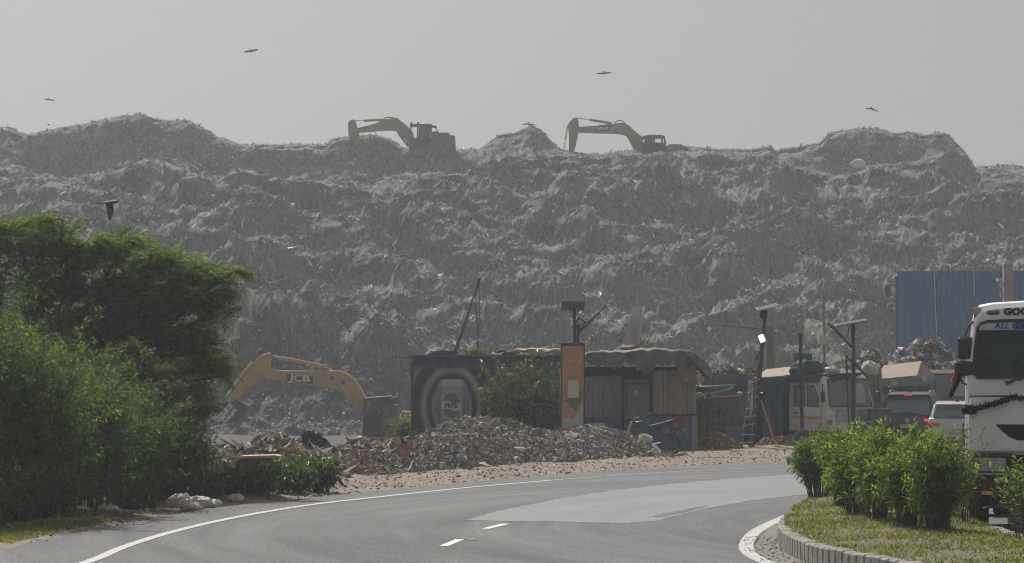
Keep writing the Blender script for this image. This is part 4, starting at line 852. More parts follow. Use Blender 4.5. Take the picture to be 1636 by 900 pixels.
mb = MB(); E1 = ell(ex_, ez_, .38, .49, 36); E2 = ell(ex_, ez_, .35, .46, 36)
vs = [(p[0], YK - .01, p[1]) for p in E1] + [(p[0], YK - .01, p[1]) for p in E2]; mb.add(vs, [(i, (i + 1) % 36, 36 + (i + 1) % 36, 36 + i) for i in range(36)]); wpart(mb, 'emblem_ring', m_wht, wc)
mb = MB(); top = [p for p in E2 if p[1] > ez_ + .10]; mb.add([(p[0], YK - .008, p[1]) for p in top], [tuple(range(len(top)))]); wpart(mb, 'emblem_red', m_red, wc)
mb = MB(); mb.box((ex_, YK - .008, ez_ - .02), (.66, .006, .21)); wpart(mb, 'emblem_band', m_wht, wc)
text_part('PEPSI', 'lettering', mat('sign_black', (.02, .03, .05), .6, var=.05), wc, (ex_ - ks.location.x, YK - .016 - ks.location.y, ez_ - .02), .22, bold=.006, sx=.8)
# right roof edge boards
mb = MB(); mb.box(((KX(896) + KX(1110)) / 2, YK + 1.8, KZ(574)), (KX(1110) - KX(896), 4.4, .06)); wpart(mb, 'roof', m_wood, ks)
# --- tarpaulins laid over the roof (things of their own)
def drape(name, x0, x1, y0, y1, zf, front_drop, m, label, seed, cat='tarpaulin', nx=60, ny=26, sag=.05, thick=.012):
    """cloth over a roof: lies on top, then hangs over the front edge; zf(x) = roof height, front_drop(x)= hang"""
    rs = np.random.default_rng(seed); mb = MB(); vs = []
    ph = rs.random(8) * 6
    for j in range(ny + 1):
        for i in range(nx + 1):
            u_ = i / nx; x = x0 + (x1 - x0) * u_; v_ = j / ny; wob = .09 * (abs(math.sin(x * 2.1 + ph[0] + v_ * 1.5)) - .6) + .06 * (abs(math.sin(x * 5.3 + ph[1] + v_ * 4)) - .5) + .02 * math.sin(x * 17 + ph[2] + v_ * 5)
            if v_ < .55: # top, from back to front
                t = v_ / .55; y = y1 + (y0 - y1) * t; z = zf(x) + .03 * math.sin(y * 4 + x * 2 + ph[3]) + wob * .5 + .02
            else:
                t = (v_ - .55) / .45; y = y0 - .02 - .06 * math.sin(min(1, t * 1.5) * 1.57) + wob * t * 1.6; z = zf(x) + .02 + wob * .5 * (1 - t) + wob * 1.2 * t - front_drop(x) * t * (1 + .16 * math.sin(x * 9 + ph[4]) * math.sin(x * 3.7 + ph[5]) + .10 * math.sin(x * 27 + ph[6]))
            vs.append((x, y, z))
    mb.add(vs, [(j * (nx + 1) + i, j * (nx + 1) + i + 1, (j + 1) * (nx + 1) + i + 1, (j + 1) * (nx + 1) + i) for j in range(ny) for i in range(nx)])
    cx_ = (x0 + x1) / 2; mb.v = [(a - cx_, b_ - y0, c) for a, b_, c in mb.v]
    return tag(mb.build(name, m, smooth=True, loc=(cx_, y0, 0), thick=thick), label, cat)
def interp(xs_, ys_): return lambda x: float(np.interp(x, xs_, ys_))
drape('tarpaulin', KX(936), KX(1112), YK - .35, YK + 3.4, interp([KX(936), KX(985), KX(1020), KX(1060), KX(1100), KX(1112)], [KZ(566), KZ(563), KZ(560), KZ(560), KZ(562), KZ(569)]), interp([KX(936), KX(960), KX(990), KX(1012), KX(1017), KX(1040), KX(1044), KX(1080), KX(1112)], [.42, .40, .42, .45, .68, .70, .42, .42, .55]), m_cloth, 'brown patched tarpaulin sagging over the corrugated right half of the kiosk roof', 5)
drape('tarpaulin', KX(786), KX(900), YK - .12, YK + 3.0, interp([KX(786), KX(830), KX(870), KX(900)], [KZ(566), KZ(561), KZ(559), KZ(561)]), interp([KX(786), KX(900)], [.08, .16]), m_cloth_t, 'tan tarpaulin lying flat on the middle of the kiosk roof', 6)
# corner flap and board at the right end
mb = MB(); q = [(1100, 560), (1118, 571), (1136, 589), (1137, 606), (1128, 600), (1112, 582), (1098, 568)]; mb.prism([(P(a, b_, YK - .4).x, P(a, b_, YK - .4).z) for a, b_ in q], YK - .5, YK + 1.2); a0 = Vector((KX(1118), YK, 0)); mb.v = [(x - a0.x, y - a0.y, z) for x, y, z in mb.v]; tag(mb.build('roof_board', mat('dark_board', (.09, .085, .08), .8, var=.3, dirt=(.3, .28, .25), dirt_amt=.5), loc=a0, bevel=.01), 'dark bent roof board drooping past the right end of the kiosk', 'board')
mb = MB(); vs = []
for j in range(9):
    for i in range(9):
        u_, v_ = i / 8, j / 8; px = 1079 + u_ * 32 - (1 - u_) * v_ * -6 + v_ * 6; py = 582 + v_ * (28 + 6 * u_); p = P(px, py, YK - .25 - .1 * math.sin(u_ * 7 + v_ * 2)); vs.append(tuple(p))
mb.add(vs, [(j * 9 + i, j * 9 + i + 1, j * 9 + i + 10, j * 9 + i + 9) for j in range(8) for i in range(8)]); c0 = P(1095, 600, YK); mb.v = [(a - c0.x, b_ - c0.y, c - c0.z) for a, b_, c in mb.v]
tag(mb.build('cloth_flap', mat('tan_cloth', (.24, .19, .15), .9, var=.2), smooth=True, loc=c0, thick=.01), 'tan cloth flap hanging under the right corner of the kiosk roof', 'cloth')
# junk on the roof
def simple(name, mb, m, label, cat, org, group=None, **k):
    org = Vector(org); mb.v = [(a - org.x, b_ - org.y, c - org.z) for a, b_, c in mb.v]
    return tag(mb.build(name, m, loc=org, **k), label, cat, group)
bag('blue_bundle', 702, 567, YK + .5, (1.0, .5, .30), (.03, .055, .085), 'folded dark blue tarp bundle on the left end of the kiosk roof', 'tarp', 330, rough=.7)
mb = MB(); mb.tube([P(726, 565, YK + .8), P(748, 500, YK + .8), P(766, 445, YK + .8)], [.055, .05, .045], 8); simple('wooden_pole', mb, m_wood, 'tall leaning wooden pole standing on the kiosk roof', 'pole', P(726, 565, YK + .8), smooth=True)
mb = MB(); mb.tube([P(766, 446, YK + .8), P(759, 480, YK + .85), P(763, 520, YK + .9), P(762, 562, YK + .9)], .012, 5); mb.tube([P(765, 447, YK + .8), P(766, 500, YK + .85), P(764, 562, YK + .9)], .009, 5); simple('cable', mb, m_dark, 'thin black cables hanging from the top of the leaning pole', 'cable', P(764, 450, YK + .8))
mb = MB(); mb.tube([P(815, 562, YK + .6), P(832, 556, YK + .6), P(851, 549, YK + .6)], .02, 6); simple('stick', mb, m_wood, 'short stick poking up beside the tan tarpaulin', 'stick', P(815, 562, YK + .6))
bag('dark_cloth', 808, 563, YK + .3, (.6, .4, .2), (.03, .03, .028), 'dark crumpled cloth at the left end of the tan tarpaulin', 'cloth', 331, rough=.9)
shrub('weed', (KX(752), YK + .9, KZ(569)), .22, .5, 26, 30, .08, .35, DRY + GRN[:2], 'dry weeds growing on the kiosk roof at the foot of the leaning pole', 'weed', 332, bare=.05)
bag('tan_bundle', 1010, 556, YK + 1.2, (.7, .5, .16), (.22, .17, .12), 'brown bundle on top of the sagging tarpaulin', 'bundle', 333, rough=.9)
# upright sheet behind the kiosk
mb = MB(); A = [P(1011, 491, 89.5), P(1031, 490, 89.5), P(1011, 600, 89.5), P(985, 600, 89.5)]
mb.prism([(a.x, a.z) for a in A], 89.5, 89.53); mb.prism([(P(1028.5, 490, 89.4).x, P(1028, 490, 89.4).z), (P(1031, 490, 89.4).x, P(1031, 490, 89.4).z), (P(1012, 600, 89.4).x, P(1, 600, 89.4).z), (P(1009, 600, 89.4).x, P(1, 600, 89.4).z)], 89.1, 89.5)
simple('metal_sheet', mb, mat('dull_zinc', (.42, .42, .42), .6, var=.2), 'tall grey metal sheet standing on edge behind the kiosk', 'metal sheet', P(1000, 600, 89.5))
# --- tall drinks sign
YS = 79.0
sg = empty('advertising_sign', (P(915, 600, YS).x, YS, 0), 0, 'tall narrow orange soft drink sign with a torn picture at its lower end', 'sign')
sx0, sx1 = P(895.5, 0, YS).x, P(934, 0, YS).x; szt = P(0, 548, YS).z
mb = MB(); mb.box(((sx0 + sx1) / 2, YS + .18, szt / 2), (sx1 - sx0, .30, szt), bev=.02); wpart(mb, 'frame', m_dark, sg)
m_or = mat('orange_sign_face', (.36, .165, .055), .55, var=.12, scale=3, dirt=(.30, .22, .15), dirt_amt=.5, dirt_scale=1.2)
fx0, fx1 = P(898, 0, YS).x, P(932, 0, YS).x; fz1 = P(0, 553, YS).z
mb = MB(); mb.box(((fx0 + fx1) / 2, YS + .02, (fz1 + .25) / 2), (fx1 - fx0, .03, fz1 - .25)); fc = wpart(mb, 'face', m_or, sg)
m_gp = mat('sign_pale_print', (.34, .36, .32), .6, var=.2, scale=6); m_gr_ = mat('sign_green_print', (.10, .13, .06), .6, var=.3, scale=6); m_pk = mat('sign_pink_print', (.36, .20, .15), .6, var=.3, scale=10)
def SP(px, py): p = P(px, py, YS); return (p.x, p.z)
for nm, pts, m_, yy in (('pale_print', [(898, 672), (906, 668), (916, 670), (925, 655), (931.5, 640), (931.5, 700), (898, 700)], m_gp, .004), ('pink_print', [(898, 645), (904, 641), (912, 650), (918, 654), (920, 662), (914, 667), (905, 667), (898, 670)], m_pk, .001), ('green_print', [(904, 640), (912, 636), (930, 633), (925, 648), (919, 658), (914, 652), (908, 646)], m_gr_, -.002), ('green_print', [(925, 626), (931, 624), (931, 634), (927, 634)], m_gr_, -.002)):
    mb = MB(); mb.prism([SP(*p) for p in pts], YS + yy - .003, YS + yy); wpart(mb, nm, m_, fc)
mb = MB(); mb.box((P(915.5, 0, YS).x, YS - .005, P(0, 622, YS).z), (P(924, 0, YS).x - P(907, 0, YS).x, .004, P(0, 608, YS).z - P(0, 636, YS).z)); wpart(mb, 'notice', mat('paper_notice', (.44, .42, .36), .8, var=.1, scale=20), fc)
text_part('Coca-Cola', 'lettering', mat('white_script', (.62, .50, .42), .6, var=.05), fc, (P(915, 0, YS).x - sg.location.x, -.002, P(0, 577, YS).z), .155, shear=.4, sx=.72)
# --- solar lamps
def panel(p, w_, d_, tilt, yaw, roll=0.0):
    mb = MB(); mb.box((0, 0, 0), (w_, d_, .035)); fr = mb
    M = Matrix.Translation(p) @ Matrix.Rotation(yaw, 4, 'Z') @ Matrix.Rotation(tilt, 4, 'X') @ Matrix.Rotation(roll, 4, 'Y'); mb.xf(M)
    m2 = MB()
    for i in range(4):
        for j in range(2): m2.box(((i - 1.5) * w_ / 4.15, (j - .5) * d_ / 2.15, .021), (w_ / 4.4, d_ / 2.3, .006))
    m2.xf(M); return mb, m2
m_cell = mat('solar_cell', (.01, .014, .03), .2, var=.1, spec=.6); m_pfr = mat('panel_back', (.13, .13, .13), .5, var=.1)
Yl = 80.0
sl = empty('solar_street_light', (P(918, 0, Yl).x, Yl, 0), 0, 'solar lamp on a black post rising behind the tall orange sign', 'solar light', 'solar lights along the sheds')
mb = MB(); mb.cyl((P(918, 0, Yl).x, Yl, -.1), (P(917, 0, Yl).x, Yl, P(0, 492, Yl).z), .055, .045, 10); mb.cyl((P(923, 0, Yl).x, Yl, P(0, 560, Yl).z), (P(923, 0, Yl).x, Yl, P(0, 519, Yl).z), .04, .04, 8); wpart(mb, 'post', m_dark, sl, smooth=True)
a, b_ = panel(Vector((P(915, 0, Yl).x, Yl - .02, P(0, 488.5, Yl).z)), .66, .55, R(-24), R(4)); pn = wpart(a, 'solar_panel', m_pfr, sl); 
b_.v = [(x - sl.location.x, y - sl.location.y, z) for x, y, z in b_.v]; b_.build('solar_cells', m_cell, pn)
mb = MB(); c_ = P(926, 517, Yl); M = Matrix.Translation(c_) @ Matrix.Rotation(R(32), 4, 'Y')
for dx, dz, sx_1, sz_1 in ((0, .11, .26, .04), (0, -.11, .26, .04), (.11, 0, .04, .26), (-.11, 0, .04, .26)): mb.add([M @ Vector((x * sx_1 / 2 + dx, y * .03, z * sz_1 / 2 + dz)) for x in (-1, 1) for y in (-1, 1) for z in (-1, 1)], [(0, 1, 3, 2), (4, 6, 7, 5), (0, 4, 5, 1), (2, 3, 7, 6), (0, 2, 6, 4), (1, 5, 7, 3)])
wpart(mb, 'flood_lamp', m_dark, sl)
mb = MB(); mb.tube([P(921, 535, Yl), P(945, 512, Yl), P(968, 489, Yl)], [.035, .03, .02], 6); wpart(mb, 'bracket', m_dark, sl)
Yl = 86.0
sl = empty('solar_street_light', (P(1203, 0, Yl).x, Yl, 0), 0, 'leaning solar lamp post with a shining square flood lamp beside the ladder', 'solar light', 'solar lights along the sheds')
mb = MB(); mb.tube([P(1200, 716, Yl), P(1211, 620, Yl), P(1219, 540, Yl), P(1222, 496, Yl)], [.10, .085, .07, .06], 9); mb.tube([P(1208, 574, Yl), P(1219, 552, Yl), P(1222, 538, Yl)], .03, 6); wpart(mb, 'post', m_dark, sl, smooth=True)
mb = MB(); mb.box(P(1220, 502, Yl - .05), (.21, .2, .25), bev=.015); wpart(mb, 'battery_box', m_black, sl)
a, b_ = panel(P(1225.5, 491, Yl), .64, .55, R(8), R(5), R(-13)); pn = wpart(a, 'solar_panel', m_pale, sl); b_.v = [(x - sl.location.x, y - sl.location.y, z) for x, y, z in b_.v]; b_.build('solar_cells', m_cell, pn)
mb = MB(); mb.box((0, 0, 0), (.20, .06, .27), bev=.01); mb.xf(Matrix.Translation(P(1217, 541, Yl - .15)) @ Matrix.Rotation(R(-22), 4, 'Y')); lp = wpart(mb, 'flood_lamp', m_dark, sl)
mb = MB(); mb.box((0, -.035, 0), (.17, .012, .235)); mb.xf(Matrix.Translation(P(1217, 541, Yl - .15)) @ Matrix.Rotation(R(-22), 4, 'Y')); wpart(mb, 'lit_panel', mat('lit_lamp', (.9, .9, .9), .4, var=0, emit=((1, 1, 1), 1.1)), lp)
Yl = 84.0
sl = empty('solar_street_light', (P(1361, 0, Yl).x, Yl, 0), 0, 'solar lamp post with a slanting lamp arm in front of the parked white truck', 'solar light', 'solar lights along the sheds')
mb = MB(); mb.cyl((P(1361, 0, Yl).x, Yl, -.1), P(1363, 517, Yl), .075, .06, 10); wpart(mb, 'post', m_dark, sl, smooth=True)
mb = MB(); mb.tube([P(1362, 556, Yl), P(1345, 538, Yl), P(1333, 526, Yl)], .035, 7); mb.tube([P(1353, 540, Yl), P(1358, 518, Yl)], .015, 5); ar = wpart(mb, 'lamp_arm', m_dark, sl)
mb = MB(); mb.box((0, 0, 0), (.40, .16, .09), bev=.02); mb.xf(Matrix.Translation(P(1330, 523, Yl)) @ Matrix.Rotation(R(40), 4, 'Y')); wpart(mb, 'lamp_head', m_steel, ar)
a, b_ = panel(P(1359, 516, Yl), .95, .5, R(6), R(4), R(-10)); pn = wpart(a, 'solar_panel', m_pfr, sl); b_.v = [(x - sl.location.x, y - sl.location.y, z) for x, y, z in b_.v]; b_.build('solar_cells', m_cell, pn)
mb = MB(); mb.cyl(P(1357, 700, Yl - .2), P(1352, 567, Yl - .2), .03, .03, 7); mb.cyl(P(1352, 569, Yl - .2), P(1366, 582, Yl - .1), .035, .035, 7); mb.cyl(P(1366, 582, Yl - .1), P(1388, 605, Yl + .4), .04, .03, 7); wpart(mb, 'brace', m_dark, sl)
# --- plain posts and poles
mb = MB(); mb.cyl((P(1280, 0, 86).x, 86, -.1), P(1278.5, 532, 86), .06, .055, 9); simple('post', mb, m_dark, 'plain black post standing in front of the open truck door', 'post', (P(1280, 0, 86).x, 86, 0))
mb = MB(); mb.cyl((P(1230, 0, 106).x, 106, -.1), P(1229, 526, 106), .19, .16, 10); mb.box(P(1229, 524, 106), (.32, .3, .1)); simple('wooden_pole', mb, m_wood, 'thick grey brown pole behind the shed with the tan board roof', 'pole', (P(1230, 0, 106).x, 106, 0))
mb = MB(); mb.cyl(P(1149, 519, 106), P(1226, 526, 106), .05, .035, 7); simple('bar', mb, m_wood, 'long thin horizontal bar sticking out left from the thick pole', 'bar', P(1226, 526, 106))
ts = empty('lamp_post', (P(1316, 0, 118).x, 118, 0), 0, 'slender pale post with a square box high up, far behind the sheds', 'lamp post')
mb = MB(); mb.cyl((P(1316, 0, 118).x, 118, 0), P(1316, 470, 118), .07, .05, 8); wpart(mb, 'post', m_pfr, ts); mb = MB(); mb.box(P(1314, 543.5, 117.8), (.34, .2, .36), bev=.02); wpart(mb, 'meter_box', m_pale, ts)
Yc_ = 106
cp = empty('utility_pole', (P(1608, 0, Yc_).x, Yc_, 0), 0, 'thick concrete pole in front of the blue fence at the right edge', 'pole')
mb = MB(); mb.box((P(1608, 0, Yc_).x, Yc_, 3.1), (.36, .3, 6.6), bev=.03); wpart(mb, 'shaft', mat('pole_concrete', (.26, .245, .22), .9, var=.2, scale=4), cp)
for py in (455, 470): mb = MB(); mb.cyl(P(1600, py + 6, Yc_ - .25), P(1600, py - 4, Yc_ - .25), .07, .09, 8); wpart(mb, 'insulator', m_pale, cp)
mb = MB(); mb.box(P(1597, 448, Yc_ - .2), (.2, .3, .12), bev=.02); wpart(mb, 'camera', m_pale, cp)
mb = MB(); a = P(1600, 452, Yc_); b2_ = P(1450, 565, Yc_ + 2); mb.tube([a, a.lerp(b2_, .5) - Vector((0, 0, .06)), b2_], .018, 5); a = P(1600, 470, Yc_); b2_ = P(1512, 548, Yc_ + 2); mb.tube([a, b2_], .012, 5); simple('guy_wire', mb, m_pfr, 'thin stay wires running down from the concrete pole', 'wire', P(1600, 452, Yc_))
# --- tall blue fence
Yf = 122
bf = empty('fence', (P(1540, 0, Yf).x, Yf, 0), 0, 'very tall blue corrugated sheet fence in front of the garbage hill', 'fence')
m_fb = mat('blue_sheet', (.06, .155, .31), .55, var=.12, scale=.8, dirt=(.14, .16, .19), dirt_amt=.4, dirt_scale=.6, stretch=(2, 1, .25)); seams = [1431, 1493.5, 1556, 1603, 1660, 1722, 1784, 1850]
for i, (a, b_) in enumerate(zip(seams[:-1], seams[1:])):
    mb = MB(); x0, x1 = P(a, 0, Yf).x, P(b_, 0, Yf).x; corr(mb, x0 + .02, x1 - .02, -.1, P(0, 433.5 - .7 * (i % 2), Yf).z, Yf + .02 * (i % 2), .26, .025, step=8); wpart(mb, 'fence_panel', m_fb, bf, thick=.008)
mb = MB()
for a in seams: mb.box((P(a, 0, Yf).x, Yf + .12, 3.2), (.12, .1, 6.5))
wpart(mb, 'fence_frame', m_steel, bf)
mb = MB(); mb.tube([P(1493, 438, Yf - .06), P(1494, 480, Yf - .06), P(1497, 545, Yf - .06)], .022, 5); wpart(mb, 'light_gap', mat('pale_gap', (.5, .52, .53), .6, var=.3, scale=3), bf); mb = MB(); mb.tube([P(1556, 436, Yf - .06), P(1557, 475, Yf - .06)], .012, 5); wpart(mb, 'light_gap', mat('pale_gap', (.5, .52, .53), .6, var=.3, scale=3), bf)
cc = empty('security_camera', P(1430, 457, Yf - .1), 0, 'dark security camera on a bracket at the left edge of the blue fence', 'camera')
mb = MB(); mb.box(P(1424, 456, Yf - .2), (.42, .08, .05)); wpart(mb, 'bracket', m_dark, cc)
mb = MB(); mb.cyl(P(1417.5, 457, Yf - .2), P(1418.5, 466, Yf - .2), .12, .16, 10); mb.ball(P(1420, 470, Yf - .2), .15, 10, 7); wpart(mb, 'housing', m_steel, cc)
# --- cloth wall, shed, stall
def cloth_wall(name, pts, Y, m, label, cat, seed, folds=.08, thick=.01):
    """pts: four px corners tl,tr,br,bl"""
    rs = np.random.default_rng(seed); ph = rs.random(4) * 6; mb = MB(); vs = []; nx_, nz_ = 40, 12
    for j in range(nz_ + 1):
        for i in range(nx_ + 1):
            u_, v_ = i / nx_, j / nz_; a = P(*pts[0], Y).lerp(P(*pts[1], Y), u_); b_ = P(*pts[3], Y).lerp(P(*pts[2], Y), u_); p = a.lerp(b_, v_)
            p.z -= .05 * math.sin(u_ * math.pi * 3) * (1 - v_); p.y += folds * (math.sin(u_ * 19 + ph[0] + v_) * .5 + math.sin(u_ * 41 + ph[1]) * .3) * (.3 + v_); vs.append(tuple(p))
    mb.add(vs, [(j * (nx_ + 1) + i, j * (nx_ + 1) + i + 1, (j + 1) * (nx_ + 1) + i + 1, (j + 1) * (nx_ + 1) + i) for j in range(nz_) for i in range(nx_)])
    o = P(*pts[3], Y); mb.v = [(a - o.x, b_ - o.y, c - o.z) for a, b_, c in mb.v]; return tag(mb.build(name, m, smooth=True, loc=o, thick=thick), label, cat)
cloth_wall('cloth_screen', [(1112, 634), (1180, 630), (1176, 712), (1114, 716)], 87.5, m_cloth, 'grey brown cloth screen between the kiosk and the ladder', 'cloth screen', 1)
cloth_wall('cloth_screen', [(1125, 600), (1215, 596), (1215, 700), (1125, 700)], 91, mat('dark_cloth', (.11, .10, .095), .9, var=.25), 'taller darker screen behind the cloth screen', 'cloth screen', 2)
mb = MB(); mb.tube([P(1112, 622, 87), P(1140, 620, 87), P(1176, 616, 87)], [.10, .07, .05], 8); simple('rolled_tarp', mb, mat('green_tarp', (.04, .11, .085), .7, var=.3, dirt=(.2, .2, .19), dirt_amt=.4), 'rolled green tarp lying across the top of the cloth screen', 'tarp', P(1140, 620, 87), smooth=True)
mb = MB(); mb.tube([P(1112, 632, 86.8), P(1150, 626, 86.8), P(1172, 619, 86.8)], .03, 6); mb.tube([P(1130, 636, 86.8), P(1180, 632, 86.8)], .025, 6); simple('bamboo_poles', mb, m_pale, 'pale thin poles tied along the top of the cloth screen', 'poles', P(1150, 626, 86.8))
bag('bundle', 1135, 640, 87, (.45, .3, .42), (.13, .12, .11), 'knotted grey cloth bundle on the cloth screen', 'bundle', 340, rough=.9)
bag('white_ball', 1182, 629, 87, (.16, .14, .12), (.5, .48, .44), 'small white bundle at the right end of the cloth screen', 'bundle', 341, rough=.8)
mb = MB(); mb.cyl((P(1128, 0, 87).x, 87.05, 0), P(1136, 640, 87.05), .04, .04, 7); simple('post', mb, m_wood, 'slim leaning post holding up the cloth screen', 'post', (P(1128, 0, 87).x, 87.05, 0))
bb = empty('blue_board', (P(1171, 0, 86).x, 85.8, 0), 0, 'small blue board leaning at the foot of the ladder', 'board')
mb = MB(); mb.box((0, 0, .33), (.50, .05, .68), bev=.01); mb.build('panel', m_blue, bb); mb = MB(); mb.box((0, .08, .3), (.44, .05, .6)); mb.build('frame', m_dark, bb)
ld = empty('ladder', (P(1192, 0, 85.4).x, 85.4, 0), 0, 'rickety pale wooden ladder leaning against the lamp post', 'ladder')
for a, b_ in (((1184, 716), (1203, 600)), ((1199, 717), (1213, 566))):
    mb = MB(); mb.cyl(P(*a, 85.2), P(*b_, 85.9), .03, .025, 7); wpart(mb, 'rail', m_wood, ld)
for k in range(8):
    t = (k + .6) / 8.6; a = P(1184, 716, 85.15).lerp(P(1203, 600, 85.85), t); b_ = P(1199, 717, 85.15).lerp(P(1212, 590, 85.85), t); mb = MB(); mb.cyl(a - Vector((.06, 0, 0)), b_ + Vector((.06, 0, random.Random(k).uniform(-.03, .03))), .022, .022, 6); wpart(mb, 'rung', m_pale, ld)
cloth_wall('red_cloth', [(1222, 664), (1227, 662), (1240, 702), (1230, 700)], 86.5, mat('red_cloth', (.32, .07, .08), .9, var=.3), 'faded red cloth strip hanging right of the ladder', 'cloth', 7, .03)
mb = MB(); mb.cyl(P(1216, 640, 86.4), P(1238, 708, 85.9), .022, .02, 6); simple('stick', mb, m_pale, 'thin pale stick slanting across the red cloth', 'stick', P(1238, 708, 85.9))
sh = empty('shed', (P(1265, 0, 90).x, 90, 0), 0, 'dark blue tarpaulin shed with a tan board roof and open black front', 'shed')
Ys = 89.0
mb = MB(); q0 = P(1205, 612, Ys); q1 = P(1316, 612, Ys)
mb.box(((q0.x + q1.x) / 2, Ys + 3.3, 1.05), (q1.x - q0.x, .08, 2.1)); mb.box((q0.x, Ys + 1.7, 1.05), (.08, 3.3, 2.1)); mb.box((q1.x, Ys + 1.7, 1.05), (.08, 3.3, 2.1)); wpart(mb, 'wall', m_navy, sh)
mb = MB(); a, b_, c_, d_ = P(1205, 604, Ys - .2), P(1313, 596, Ys - .2), P(1311, 581, Ys + 3.5), P(1225, 590, Ys + 3.5)
mb.add([a, b_, c_, d_, a - Vector((0, 0, .06)), b_ - Vector((0, 0, .06)), c_ - Vector((0, 0, .06)), d_ - Vector((0, 0, .06))], [(0, 1, 2, 3), (7, 6, 5, 4), (0, 4, 5, 1), (1, 5, 6, 2), (2, 6, 7, 3), (3, 7, 4, 0)]); wpart(mb, 'roof', m_cloth_t, sh)
mb = MB(); vs = []
for j in range(7):
    for i in range(31):
        u_, v_ = i / 30, j / 6; p = P(1205 + u_ * 108, 605 - u_ * 7 + (14 + 5 * math.sin(u_ * 9)) * v_, Ys - .25 - .05 * math.sin(u_ * 30)); vs.append(tuple(p))
mb.add(vs, [(j * 31 + i, j * 31 + i + 1, j * 31 + i + 32, j * 31 + i + 31) for j in range(6) for i in range(30)]); wpart(mb, 'valance', mat('dark_blue_tarp', (.025, .045, .08), .6, var=.3), sh, thick=.008, smooth=True)
mb = MB(); vs = []
for j in range(11):
    for i in range(13):
        u_, v_ = i / 12, j / 10; p = P(1219 + u_ * (40 - 8 * v_), 612 + 92 * v_, Ys - .1 + .06 * math.sin(u_ * 14 + v_)); vs.append(tuple(p))
mb.add(vs, [(j * 13 + i, j * 13 + i + 1, j * 13 + i + 14, j * 13 + i + 13) for j in range(10) for i in range(12)]); wpart(mb, 'curtain', mat('blue_curtain', (.03, .05, .085), .7, var=.4, dirt=(.06, .09, .11), dirt_amt=.5), sh, thick=.008, smooth=True)
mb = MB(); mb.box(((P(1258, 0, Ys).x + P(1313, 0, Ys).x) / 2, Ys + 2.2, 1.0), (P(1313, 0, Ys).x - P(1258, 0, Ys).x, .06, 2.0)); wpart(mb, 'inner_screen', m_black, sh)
mb = MB(); a = P(1255, 603, Ys - .5); b_ = P(1377, 598, Ys - .5); mb.prism([(a.x, a.z), (P(1320, 612, Ys - .5).x, P(1320, 613, Ys - .5).z), (b_.x, b_.z), (b_.x, b_.z + .05), (a.x, a.z + .07)], Ys - .9, Ys + .2); simple('awning', mb, m_dark, 'flat dark awning reaching right from the shed over the parked truck', 'awning', a)
bag('tarp_bundle', 1290, 592, Ys - .3, (1.1, .6, .62), (.025, .055, .045), 'dark green netting bundle on the shed roof', 'bundle', 342, rough=.8)
bag('sack', 1327, 595, Ys - .2, (.6, .4, .36), (.36, .37, .32), 'pale rounded sack on the awning above the parked truck', 'sack', 343, rough=.8)
mb = MB(); mb.cyl(P(1272, 597, 93), P(1272, 564, 93), .10, .10, 10); simple('drum', mb, m_steel, 'narrow upright drum left of the wider box on the shed roof', 'drum', P(1272, 597, 93))
mb = MB(); mb.box(P(1288, 577, 93), (.36, .4, .5), bev=.03); simple('tank', mb, m_dark, 'squat dark tank standing on the shed roof behind the post', 'tank', P(1288, 590, 93))
mb = MB(); a, b_, c_ = P(1295, 600, 94), P(1312, 578, 94), P(1350, 600, 94); mb.prism([(a.x, a.z), (b_.x, b_.z), (c_.x, c_.z)], 93.6, 96); simple('roof_gable', mb, m_cloth, 'low grey gabled roof behind the parked truck', 'roof', b_)
# stall with tan canopy
Yq = 98.0
st = empty('stall', (P(1445, 0, Yq).x, Yq, 0), 0, 'dark stall with a tan pitched canopy and grey green front band', 'stall')
mb = MB(); A = [P(1399, 608, Yq), P(1481, 601, Yq), P(1481, 577, Yq + 2.6), P(1412, 583, Yq + 2.6)]
# canopy roof as a pitched slab
a, b_, c_, d_ = P(1399, 606, Yq), P(1465, 600, Yq), P(1472, 577, Yq + 1.6), P(1412, 584, Yq + 1.6)
mb.add([a, b_, c_, d_] + [p - Vector((0, 0, .07)) for p in (a, b_, c_, d_)], [(0, 1, 2, 3), (7, 6, 5, 4), (0, 4, 5, 1), (1, 5, 6, 2), (2, 6, 7, 3), (3, 7, 4, 0)]); wpart(mb, 'canopy', m_cloth_t, st)
mb = MB(); e1, e2 = P(1472, 577, Yq + 1.6), P(1494, 602, Yq + 2.2); mb.add([b_, c_, e2, b_ - Vector((0, 0, .07)), c_ - Vector((0, 0, .07)), e2 - Vector((0, 0, .07))], [(0, 1, 2), (5, 4, 3), (0, 3, 4, 1), (1, 4, 5, 2), (2, 5, 3, 0)]); wpart(mb, 'canopy_end', m_gal, st)
mb = MB(); mb.prism([(P(1399, 607, Yq).x, P(0, 607, Yq).z), (P(1399, 619, Yq).x, P(0, 620, Yq).z), (P(1492, 613, Yq).x, P(0, 615, Yq).z), (P(1492, 601, Yq).x, P(0, 603, Yq).z)], Yq - .03, Yq + .02); fb = wpart(mb, 'front_band', mat('grey_green_band', (.13, .17, .15), .7, var=.15, dirt=(.2, .2, .18), dirt_amt=.4), st)
for px, py in ((1429, 600.5), (1477, 593)):
    mb = MB(); c1 = P(px, py + 12, Yq - .04); mb.cyl(c1 + Vector((0, .01, 0)), c1 - Vector((0, .01, 0)), .10, .10, 18); wpart(mb, 'round_emblem', m_pale, fb)
mb = MB(); corr(mb, P(1400, 0, Yq).x, P(1494, 0, Yq).x, 0, P(0, 616, Yq).z, Yq + .6, .3, .03); wpart(mb, 'wall', mat('brown_stall_wall', (.10, .09, .08), .8, var=.3, scale=2), st, thick=.01)
